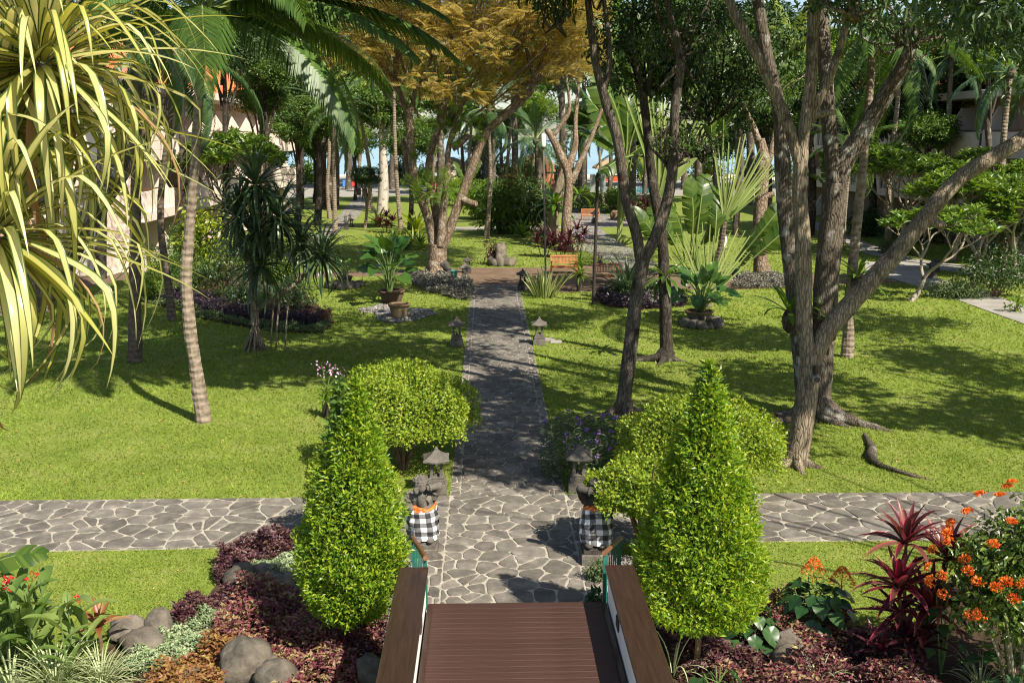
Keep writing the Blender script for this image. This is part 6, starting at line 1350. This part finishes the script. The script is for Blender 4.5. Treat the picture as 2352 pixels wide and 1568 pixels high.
blob_shrub('dark clipped shrub in the round bed right of the pole', 1432, 690, 90, 52, L_dark, .11, 30, 60, cr=.35); blob_shrub('dark clipped shrub behind the mottled tree', 1510, 690, 80, 46, L_dark, .11, 26, 60, cr=.35)
def sword(label, px, py, n, L, mat, key, w, seed, **k): return tuft(label, px, py, n, L, mat, key, w, seed, **k)
sword('spiky green sword leaved plant behind the round bed', 1445, 678, 26, 2.2, L_pandd, 'swd', .10, 1, el0=80, el1=25, group='sword leaved clumps', name='sword_leaf_plant', bends=(.3, .6, 1.0))
for i, a in enumerate(((905, 560, 34, 1.25, L_fern), (880, 568, 34, 1.1, L_fern), (935, 572, 34, 1.15, L_fern), (965, 566, 34, 1.2, L_fern), (860, 562, 26, 1.0, L_yel), (950, 560, 30, 1.4, L_palmy), (918, 574, 28, 1.0, L_yel), (890, 572, 26, .9, L_yel), (965, 574, 24, .9, L_yel))):
    sword('%s strap leaved clump, %s from the left in the bed before the cordyline' % (('green', 'green', 'green', 'green', 'yellowish', 'sunny', 'yellow edged', 'yellow edged', 'yellow edged')[i], ('fourth', 'second', 'sixth', 'eighth', 'first', 'seventh', 'fifth', 'third', 'ninth')[i]), a[0], a[1], a[2], a[3], a[4], 'strap'+a[4].name, .09, 20+i, el0=80, el1=15, group='strap leaved clumps', name='strap_leaf_plant')
sword('large pale crinum behind the strap leaved bed', 955, 535, 30, 2.3, L_yel, 'crin', .11, 31, el0=78, el1=15, group='crinum lilies', name='crinum_lily'); sword('pale crinum left of the maroon cordyline', 868, 518, 24, 1.7, L_yel, 'crin', .11, 32, el0=75, el1=10, group='crinum lilies', name='crinum_lily'); sword('dark crinum at the foot of the big far bush', 1200, 545, 28, 1.7, L_fern, 'crin2', .10, 33, el0=78, el1=15, group='crinum lilies', name='crinum_lily'); sword('small agave in the stone ring far left', 703, 562, 18, .9, L_fern, 'agv', .12, 34, el0=75, el1=20, group='agaves', name='agave'); sword('dark crinum beside the twin tree', 1250, 548, 24, 1.5, L_pandd, 'swd', .10, 35, el0=78, el1=15, group='crinum lilies', name='crinum_lily')
for lab, x, y, h, sd in (('maroon cordyline in the strap leaved bed', 888, 535, 1.3, 1), ('maroon cordyline left of the twin tree', 1250, 590, 1.4, 2), ('maroon cordyline right of the twin tree', 1325, 580, 1.5, 3), ('maroon cordyline before the twin tree', 1288, 592, 1.1, 4), ('maroon cordyline near the farthest bench', 1440, 508, 1.6, 6), ('maroon cordyline right of the farthest bench', 1475, 505, 1.6, 7)):
    cordyline(lab, x, y, [(0, 0, h), (.45, .1, h*.75), (-.45, 0, h*.7), (.1, -.3, h*.5)], .85, L_cordd, 'cordfar', sd, group='maroon cordylines', n=14)
p_ = blob_shrub('flowering shrub on the planted rockery', 1138, 610, 60, 62, L_purple, .16, 18, 40, cr=.35); sword('thin upright stems on the planted rockery', 1148, 606, 14, 1.6, L_fern, 'thin', .05, 41, el0=88, el1=65, group='thin stems', name='thin_plant')
for a in (('big mixed leaf bush with red tips in the far lawn', 1150, 540, 130, 130, L_mid, .42), ('tall dark bush behind the mixed leaf bush', 1215, 535, 130, 125, L_dark, .36), ('reddish leaved bush above the far lawn', 1190, 520, 110, 150, leafm('reddish_broadleaf', (.05, .08, .016), (.22, .06, .03), .35, .4, .4, mid=(.09, .13, .02)), .4), ('leafy bush left of the mixed leaf bush', 1105, 505, 90, 90, L_fresh, .35), ('low bush with banana leaves behind the great tree', 1060, 475, 100, 60, L_fresh, .3), ('rounded dark hedge behind the farthest bench', 1335, 490, 90, 60, L_dark, .22), ('rounded green hedge right of the farthest bench', 1420, 490, 120, 55, L_mid, .25), ('dark hedge right of the mottled tree far off', 1500, 500, 110, 60, L_dark, .25), ('yellow green shrub beside the pool', 1350, 470, 70, 40, L_yel, .25), ('yellow green shrub in front of the pool end', 1420, 468, 60, 36, L_fresh, .25)):
    blob_shrub(a[0], a[1], a[2], a[3], a[4], a[5], a[6], 60, 50, cr=.75, w=.32, group='far garden bushes')
for a in (('dark hedge below the right frangipani', 2310, 690, 220, 120, L_dark, .14), ('dark tall hedge at the right edge', 2330, 640, 180, 190, L_dark, .16), ('low grey green ground shrub beside the concrete path', 2210, 688, 150, 38, L_lowg, .12), ('dark shrub at the back of the concrete path', 2110, 560, 160, 60, L_dark, .16), ('low shrub under the left frangipani', 2060, 585, 90, 30, L_lowg, .12), ('shaded shrub behind the grey palm', 2000, 545, 120, 70, L_dark, .16)): blob_shrub(a[0], a[1], a[2], a[3], a[4], a[5], a[6], 60, 60, cr=.5, group='right garden hedges')
blob_shrub('small leafy sprig at the right edge of the concrete path', 2340, 720, 60, 50, L_fresh, .2, 8, 12, cr=.4)
# ------------------------------------------------------------------ fan palms and giant banana leaves
def fanpalm(label, base, hub, dirs_deg, L, n, seed, blades=()):
    p = G(*base); o = thing('fan_palm', label, 'plant', p, group='traveller fan palms'); b = np.array(p); H = np.array(at(hub[0], hub[1], p.y))-b; m = MB(); tube(m, [(0, 0, -.05), H*.5+np.array((.05, 0, 0)), H], [.2, .16, .15], 9, 14, .06, 0, .03); m.build('trunk', B_palmd, o, smooth=False)
    ms = stripmesh('fanstalk', L_fan, [dict(L=1, w=.022, bend=q, seg=6, fold=.3, prof=lambda t: np.clip(1.6-1.1*t, .3, 1.6)) for q in (-.05, .1, .25)]); rg = random.Random(seed)
    for k in range(n):
        a = dirs_deg[0]+(dirs_deg[1]-dirs_deg[0])*k/(n-1); d_ = Vector((math.sin(R(a)), rg.uniform(-.10, .10), math.cos(R(a)))); s = L*rg.uniform(.85, 1.05); mobj('stalk', ms[k % 3], o, mat_dir(Vector(H)-d_*.2, d_, (0, -1, .2), s))
        if k in blades: mobj('blade', PAD[k % 4], o, mat_dir(Vector(H)+d_*s*.92, d_, (0, -1, .3), L*.62))
fanpalm('pale green fan palm with splayed stalks on the right lawn', (1640, 640), (1664, 508), (-12, 50), 4.4, 22, 1, (0, 3)); fanpalm('larger fan palm behind the mottled tree', (1520, 575), (1516, 452), (-20, 42), 7.5, 22, 2, (0, 2, 4, 15, 18, 21)); fanpalm('low fan palm with long green stalks behind the elephant ear', (1625, 705), (1622, 690), (-40, 46), 3.4, 20, 3, (0, 2, 17, 19))
paddle_plant('banana_plant', 'giant banana plant with torn leaves above the far path', 1420, 555, [((1420, 330), (1285, 215), 0, -1, 0), ((1432, 320), (1345, 150), 0, -.5, 1), ((1440, 330), (1440, 190), 0, 0, 2), ((1450, 320), (1520, 200), 0, 0, 3), ((1440, 360), (1380, 420), -.5, -2, 1), ((1455, 350), (1560, 330), 0, -1, 0), ((1425, 350), (1320, 320), .5, -.5, 3)], 'banana plants', stem=(.2, 3.2))
paddle_plant('banana_plant', 'banana plant with broad leaves beside the pale fan palm', 1600, 640, [((1590, 540), (1580, 420), 0, -.3, 0), ((1600, 540), (1620, 410), 0, 0, 1), ((1640, 560), (1650, 430), 0, 0, 2), ((1690, 600), (1780, 510), -.2, -1.0, 3), ((1700, 610), (1760, 560), -.4, -1.2, 1), ((1570, 560), (1530, 470), 0, -.4, 3), ((1610, 560), (1700, 480), .5, .2, 0)], 'banana plants', stem=(.0, 1.5))
paddle_plant('banana_plant', 'banana plant glimpsed between the limbs of the great tree', 1075, 480, [((1070, 420), (1040, 380), 0, 0, 0), ((1080, 420), (1100, 375), 0, 0, 1), ((1070, 440), (1035, 440), 0, -1, 2), ((1080, 440), (1125, 420), 0, -1, 3)], 'banana plants', stem=(0, 2))
paddle_plant('banana_plant', 'banana plant behind the pale forked trunk', 1905, 540, [((1905, 440), (1880, 360), 0, 0, 0), ((1910, 440), (1960, 380), 0, 0, 1), ((1900, 430), (1850, 400), 0, -1, 2), ((1905, 420), (1920, 330), 0, 0, 3)], 'banana plants', stem=(0, 3))
# ------------------------------------------------------------------ frangipani
def frangipani(label, base, h, spread, depth, seed, lean=(0, 0), r=.16):
    p = G(*base); o = thing('frangipani_tree', label, 'tree', p, group='frangipani trees'); rg = random.Random(seed); m = MB(); tips = []
    def br(a, d_, L, r_, k):
        e = a+d_*L; mid = a+d_*L*.5+Vector((rg.uniform(-.12, .12), rg.uniform(-.12, .12), rg.uniform(-.08, .05)))*L; tube(m, [a, mid, e], [r_, r_*.85, r_*.72], 6, 5, .04)
        if k == 0: tips.append((e, d_)); return
        n = rg.choice((2, 3, 3)); a0 = rg.uniform(0, 6.28)
        for j in range(n):
            az = a0+j*6.283/n+rg.uniform(-.4, .4); q = (d_+Vector((math.cos(az), math.sin(az), .12))*rg.uniform(.6, 1.05)*spread); q.z += .15; br(e, q.normalized(), L*rg.uniform(.66, .88), r_*.66, k-1)
    br(Vector((0, 0, -.05)), Vector((lean[0], lean[1], 1)).normalized(), h*.26, r, depth); m.build('trunk', B_frang, o, smooth=True); f = MB()
    for e, d_ in tips:
        n = 15; an = np.arange(n)*2.4; el = rng.uniform(-.3, 1.6, n); dr = np.c_[np.cos(an), np.sin(an), el]+np.array(d_)*.4; scatter(f, LEAF6, np.tile(np.array(e), (n, 1))+rng.normal(size=(n, 3))*.03, dr, rng.normal(size=(n, 3))*.3+np.array((0, 0, 1)), rng.uniform(.30, .52, n), .30)
    f.build('crown', L_frang, o)
frangipani('frangipani with pale tangled branches at the right', (2240, 668), 5.6, .9, 6, 1); frangipani('leaning frangipani beside the bend of the concrete path', (2090, 692), 4.6, .9, 5, 2, (.55, .1), .13); frangipani('frangipani crown behind the grey palm at the right', (2070, 585), 6.6, .95, 6, 3); frangipani('farther frangipani behind the tangled one', (2190, 600), 7.0, .95, 6, 4, (.1, 0))
frangipani('frangipani at the right edge over the dark hedge', (2330, 640), 5.6, .9, 6, 5, (-.1, 0)); frangipani('small leafy frangipani before the hotel balconies', (545, 590), 6.8, .7, 6, 6)
# ------------------------------------------------------------------ far trees and palms
_crowns = []
for k in range(4):
    m = MB(); P = np.vstack([ell_points((0, 0, 0), (.9, .9, .78), 165, .15, .8)]); clumps(m, P, rng.uniform(.14, .25, len(P)), 56, .085, .5, LEAF2, .75, .3); _crowns.append(m)
_crowns = [m.mesh('crown', L_mid) for m in _crowns]
def fartree(label, px, py, cpy, rpx, mat, k, bark=None, rt=.22, group='background trees', name='background_tree', sq=.8, cx=None, forks=True):
    p = G(px, py); s = (at(px+50, py, p.y).x-at(px-50, py, p.y).x)/100; c = np.array(at(cx or px, cpy, p.y))-np.array(p); r = rpx*s; o = thing(name, label, 'tree', p, group=group); m = MB()
    tube(m, [(0, 0, -.1), c*np.array((.3, .3, .35))+np.array((.15, 0, 0)), c*np.array((.8, .8, .75)), c], [rt*1.3, rt, rt*.7, rt*.3], 8, 14, .05)
    for j in range(5 if forks else 0): a = j*1.3+px; e = c+np.array((r*.6*math.cos(a), r*.6*math.sin(a), r*.2*math.sin(j*2))); st0 = c*np.array((.6, .6, .58+.06*j)); tube(m, [st0, (st0+e)/2+np.array((0, 0, .1*r)), e], [rt*.45, rt*.3, rt*.1], 6, 8, .05)
    m.build('trunk', bark or B_gray, o, smooth=True); q = obj('crown', _crowns[k], o, tuple(c), (0, 0, px*.37), (r, r, r*sq)); q.material_slots[0].link = 'OBJECT'; q.material_slots[0].material = mat; return o
FT = [('tree screening the hotel cornice left of the coconut crown', 415, 600, 90, 95, L_dark, 0, B_dark, .2), ('tree screening the hotel balconies behind the coconut trunk', 515, 590, 105, 100, L_dark, 2, B_dark, .2), ('tree screening the far hotel end', 610, 560, 165, 80, L_mid, 3, B_dark, .2), ('dark tree high behind the striped leaves', 230, 640, -20, 120, L_dark, 1, B_dark, .25), ('leafy tree before the hotel front', 600, 555, 225, 75, L_mid, 0, B_pale, .22), ('dark leafy tree right of the hotel', 683, 519, 290, 80, L_mid, 1, B_dark, .22), ('dark tree with a bent trunk beside the far path', 729, 517, 270, 80, L_mid, 2, B_dark, .25), ('small young tree by the lantern path', 838, 524, 405, 42, L_dark, 3, B_tan, .10), ('tall pale trunk with thick green crown near the terrace', 878, 488, 240, 105, L_mid, 0, B_white, .42), ('thin dark tree near the wicker chairs', 815, 461, 320, 60, L_fresh, 1, B_dark, .16), ('thin dark tree left of the wicker chairs', 722, 466, 330, 60, L_mid, 2, B_dark, .18), ('dark thin tree behind the strap leaved bed', 941, 530, 330, 70, L_mid, 3, B_dark, .18),
      ('green tree left of the golden crown', 770, 480, 190, 95, L_mid, 1, B_gray, .3), ('fresh green tree behind the coconut fronds', 755, 470, 160, 80, L_fresh, 0, B_gray, .25), ('broad dark tree behind the golden crown', 1010, 470, 190, 120, L_mid, 2, B_gray, .4), ('broad green tree between golden crown and twin tree', 1180, 455, 150, 110, L_mid, 3, B_gray, .4), ('dark tree filling the gap above the twin tree', 1290, 470, 90, 130, L_dark, 0, B_gray, .4), ('green tree behind the giant banana leaves', 1450, 460, 130, 150, L_mid, 1, B_gray, .4),
      ('fresh sunlit tree behind the dark straight tree', 1600, 500, 160, 120, L_fresh, 2, B_gray, .35), ('dark tall tree behind the smooth trunk', 1720, 470, 100, 160, L_dark, 3, B_gray, .4), ('fresh sunlit tree above the fan palms', 1690, 540, 120, 70, L_fresh, 1, B_gray, .2), ('bright leafy tree between the forked trunks', 1900, 480, 260, 110, L_mid, 0, B_gray, .35), ('dark tree behind the right frangipani', 2060, 500, 200, 160, L_dark, 1, B_gray, .4), ('tall dark tree before the right hotel', 2170, 540, 210, 150, L_dark, 2, B_dark, .35), ('dark tree at the far right edge', 2330, 560, 120, 150, L_dark, 3, B_dark, .4), ('green tree glimpsed above the right frangipani', 2130, 560, 300, 80, L_mid, 0, B_gray, .25), ('far hazy tree at the beach left', 640, 430, 330, 60, L_mid, 3, B_gray, .3), ('far tree at the beach centre', 1110, 425, 340, 45, L_mid, 1, B_gray, .3), ('far tree at the beach behind the pool', 1480, 425, 330, 70, L_mid, 2, B_gray, .3), ('far tree beyond the terrace right', 1640, 430, 320, 90, L_dark, 0, B_gray, .3), ('far tree beyond the terrace far right', 1800, 430, 300, 90, L_mid, 1, B_gray, .3), ('tall dark crown above the hotel roof', 560, 470, 60, 150, L_dark, 2, B_gray, .4), ('dark crown behind the coconut crown', 760, 430, 40, 110, L_mid, 3, B_gray, .4), ('red flowered tree by the far right building', 2270, 600, 150, 60, L_fresh, 1, B_gray, .2), ('far crown high above the golden tree', 1120, 430, 30, 120, L_mid, 2, B_gray, .4), ('far crown left of the pool high up', 930, 425, 60, 120, L_mid, 1, B_gray, .4)]
for a in FT: fartree(*a)
ORD = ['first', 'second', 'third', 'fourth', 'fifth', 'sixth', 'seventh', 'eighth', 'ninth', 'tenth', 'eleventh', 'twelfth', 'thirteenth', 'fourteenth']
ROW = [(430, 200, 90), (560, 170, 100), (690, 120, 110), (800, 190, 95), (900, 110, 110), (1010, 200, 100), (1130, 60, 120), (1240, 170, 95), (1340, 40, 120), (1450, 170, 110), (1570, 60, 130), (1700, 210, 110), (1840, 120, 120), (1990, 150, 130)]
for i, (x, cy_, r_) in enumerate(ROW): fartree('%s crown from the left in the tall tree row behind the terrace' % ORD[i], x, 436, cy_, r_, (L_mid, L_palm, L_fresh, L_mid, L_palm)[i % 5], i % 4, B_gray, .35, 'tall tree row behind the terrace')
HEDGE = [(600, 80, 60), (690, 90, 55), (900, 100, 62), (990, 80, 50), (1075, 90, 60), (1150, 90, 70), (1215, 90, 60), (1300, 70, 55), (1500, 110, 70), (1620, 120, 75), (1740, 110, 70), (1860, 120, 80)]
for i, (x, w_, h_) in enumerate(HEDGE): blob_shrub('%s leafy bush from the left along the back of the terrace' % ORD[i], x, 424, w_, h_, (L_mid, L_fresh, L_palm, L_yel, L_mid, L_fresh)[i % 6], .5, 44, 46, cr=1.6, group='bushes along the back of the terrace', stems=False)
ROW3 = [(985, 300, 55), (1060, 270, 60), (1150, 285, 60), (1230, 250, 60), (1330, 270, 60), (1400, 250, 65), (1480, 290, 60)]
for i, (x, cy_, r_) in enumerate(ROW3): fartree('%s round crown from the left low behind the great tree' % ORD[i], x, 446, cy_, r_, (L_fresh, L_mid, L_palm, L_fresh, L_mid, L_yel)[i % 6], (i+2) % 4, B_gray, .25, 'round crowns behind the great tree')
ROW2 = [(690, 230, 80), (740, 180, 80), (1760, 250, 90), (1860, 180, 100), (2000, 270, 100), (2120, 120, 120), (2260, 230, 100), (2370, 300, 110)]
for i, (x, cy_, r_) in enumerate(ROW2): fartree('%s leafy tree from the left in the nearer screen of trees' % ORD[i], x, 540 if x > 1500 else 480, cy_, r_, (L_dark, L_mid, L_dark, L_mid)[i % 4], (i+1) % 4, B_dark, .28, 'nearer screen of trees')
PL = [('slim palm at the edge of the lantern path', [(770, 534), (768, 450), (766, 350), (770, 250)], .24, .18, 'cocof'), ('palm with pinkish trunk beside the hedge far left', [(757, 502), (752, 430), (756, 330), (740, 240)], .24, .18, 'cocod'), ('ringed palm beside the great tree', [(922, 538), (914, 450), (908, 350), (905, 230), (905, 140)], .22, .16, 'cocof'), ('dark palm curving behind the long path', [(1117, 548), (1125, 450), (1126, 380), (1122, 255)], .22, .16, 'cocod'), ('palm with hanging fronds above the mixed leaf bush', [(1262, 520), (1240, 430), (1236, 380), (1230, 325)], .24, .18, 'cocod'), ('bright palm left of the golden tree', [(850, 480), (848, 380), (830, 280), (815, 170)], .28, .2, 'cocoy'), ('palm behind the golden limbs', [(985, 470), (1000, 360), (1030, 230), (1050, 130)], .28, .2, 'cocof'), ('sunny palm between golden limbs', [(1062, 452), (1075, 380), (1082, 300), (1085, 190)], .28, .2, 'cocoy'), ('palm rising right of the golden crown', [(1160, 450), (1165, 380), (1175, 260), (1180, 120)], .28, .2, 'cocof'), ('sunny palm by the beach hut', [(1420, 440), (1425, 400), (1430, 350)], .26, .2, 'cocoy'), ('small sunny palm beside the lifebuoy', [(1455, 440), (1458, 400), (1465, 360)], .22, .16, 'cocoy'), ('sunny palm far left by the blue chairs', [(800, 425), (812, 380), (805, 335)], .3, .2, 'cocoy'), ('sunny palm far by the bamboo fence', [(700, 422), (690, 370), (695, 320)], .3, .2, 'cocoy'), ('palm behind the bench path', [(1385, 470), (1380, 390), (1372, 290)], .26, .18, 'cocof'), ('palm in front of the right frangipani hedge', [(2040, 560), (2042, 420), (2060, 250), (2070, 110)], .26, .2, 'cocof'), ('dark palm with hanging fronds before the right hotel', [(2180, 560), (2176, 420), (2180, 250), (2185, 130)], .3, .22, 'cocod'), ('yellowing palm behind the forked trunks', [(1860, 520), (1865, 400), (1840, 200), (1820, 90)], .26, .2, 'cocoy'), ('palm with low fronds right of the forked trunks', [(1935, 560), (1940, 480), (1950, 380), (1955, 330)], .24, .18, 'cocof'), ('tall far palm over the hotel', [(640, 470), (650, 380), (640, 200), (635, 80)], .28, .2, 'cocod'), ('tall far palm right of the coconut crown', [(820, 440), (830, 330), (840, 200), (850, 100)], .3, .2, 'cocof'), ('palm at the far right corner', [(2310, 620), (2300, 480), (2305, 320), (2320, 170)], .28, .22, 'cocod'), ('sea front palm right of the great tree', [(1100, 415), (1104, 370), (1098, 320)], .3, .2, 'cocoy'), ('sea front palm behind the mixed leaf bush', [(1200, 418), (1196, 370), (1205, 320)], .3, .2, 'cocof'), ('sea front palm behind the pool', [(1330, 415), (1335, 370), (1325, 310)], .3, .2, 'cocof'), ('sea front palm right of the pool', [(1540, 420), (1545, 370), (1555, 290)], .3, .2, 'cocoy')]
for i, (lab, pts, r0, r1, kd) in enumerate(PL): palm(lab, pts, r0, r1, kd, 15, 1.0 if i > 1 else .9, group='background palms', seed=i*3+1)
# ------------------------------------------------------------------ people
def person(label, px, py, pose, cloth, rz=0):
    p = G(px, py); o = thing('person', label, 'person', p, rz, 'people far off'); b = MB(); h = MB(); M_skin = surf('skin', (.36, .20, .13), (.42, .25, .17), rough=.6, bump=.05); M_hair = surf('hair', (.012, .010, .008), (.03, .022, .018), rough=.6); zs = 0 if pose == 'walk' else -.42
    ellips(b, (0, 0, 1.02+zs), (.17, .12, .14)); tube(b, [(0, 0, .98+zs), (0, 0, 1.2+zs), (0, 0, 1.42+zs)], [.15, .14, .16], 10, 8); tube(b, [(0, 0, 1.42+zs), (0, 0, 1.54+zs)], [.06, .055], 8, 4); ellips(b, (0, -.01, 1.64+zs), (.085, .10, .12)); ellips(b, (0, -.11, 1.63+zs), (.02, .025, .025), 6, 5)
    for s in (-1, 1):
        if pose == 'walk':
            k = s*.18; tube(b, [(s*.09, 0, .98), (s*.10, -k*.6, .52), (s*.10, -k*.2+.06, .10)], [.09, .065, .045], 8, 10); ellips(b, (s*.10, -k*.2, .05), (.045, .12, .045)); tube(b, [(s*.19, 0, 1.40), (s*.24, .05+k*.3, 1.12), (s*.22, -.08+k*.4, .88)], [.05, .042, .035], 8, 8)
        else:
            tube(b, [(s*.09, 0, .56), (s*.12, -.42, .50), (s*.12, -.46, .06)], [.09, .07, .045], 8, 12); ellips(b, (s*.12, -.52, .04), (.045, .12, .04)); tube(b, [(s*.19, 0, 1.40+zs), (s*.24, -.12, 1.16+zs), (s*.14, -.32, 1.08+zs)], [.05, .042, .035], 8, 8)
        for q in range(4): e = np.array((s*.22, -.08, .88)) if pose == 'walk' else np.array((s*.14, -.32, .66)); tube(b, [e, e+np.array(((q-1.5)*.018, -.02, -.07)), e+np.array(((q-1.5)*.02, -.035, -.10-.01*(q in (1, 2))))], [.02, .011, .009], 6, 4)
    me = remeshed(b, .022, [M_skin, cloth], 'body'); me.materials.clear(); me.materials.append(M_skin); me.materials.append(cloth)
    for f in me.polygons:
        z = f.center.z-zs; f.material_index = 1 if (.30 < f.center.z and z < 1.47 and not (abs(f.center.x) > .205 and z < 1.2)) else 0
    obj('body', me, o); ellips(h, (0, .025, 1.69+zs), (.098, .105, .10)); ellips(h, (0, .07, 1.58+zs), (.07, .06, .12)); h.build('hair', M_hair, o, smooth=True)
person('person in dark clothes sitting at the terrace edge', 838, 458, 'sit', surf('dark_cloth', (.012, .012, .018), (.03, .03, .04), rough=.85), R(60)); chair(838, 457, 'dark chair under the sitting person', M_wick)
person('person in dark shorts walking behind the grey palm', 1958, 543, 'walk', surf('dark_cloth', (.012, .012, .018), (.03, .03, .04), rough=.85), R(200))
make_grass()
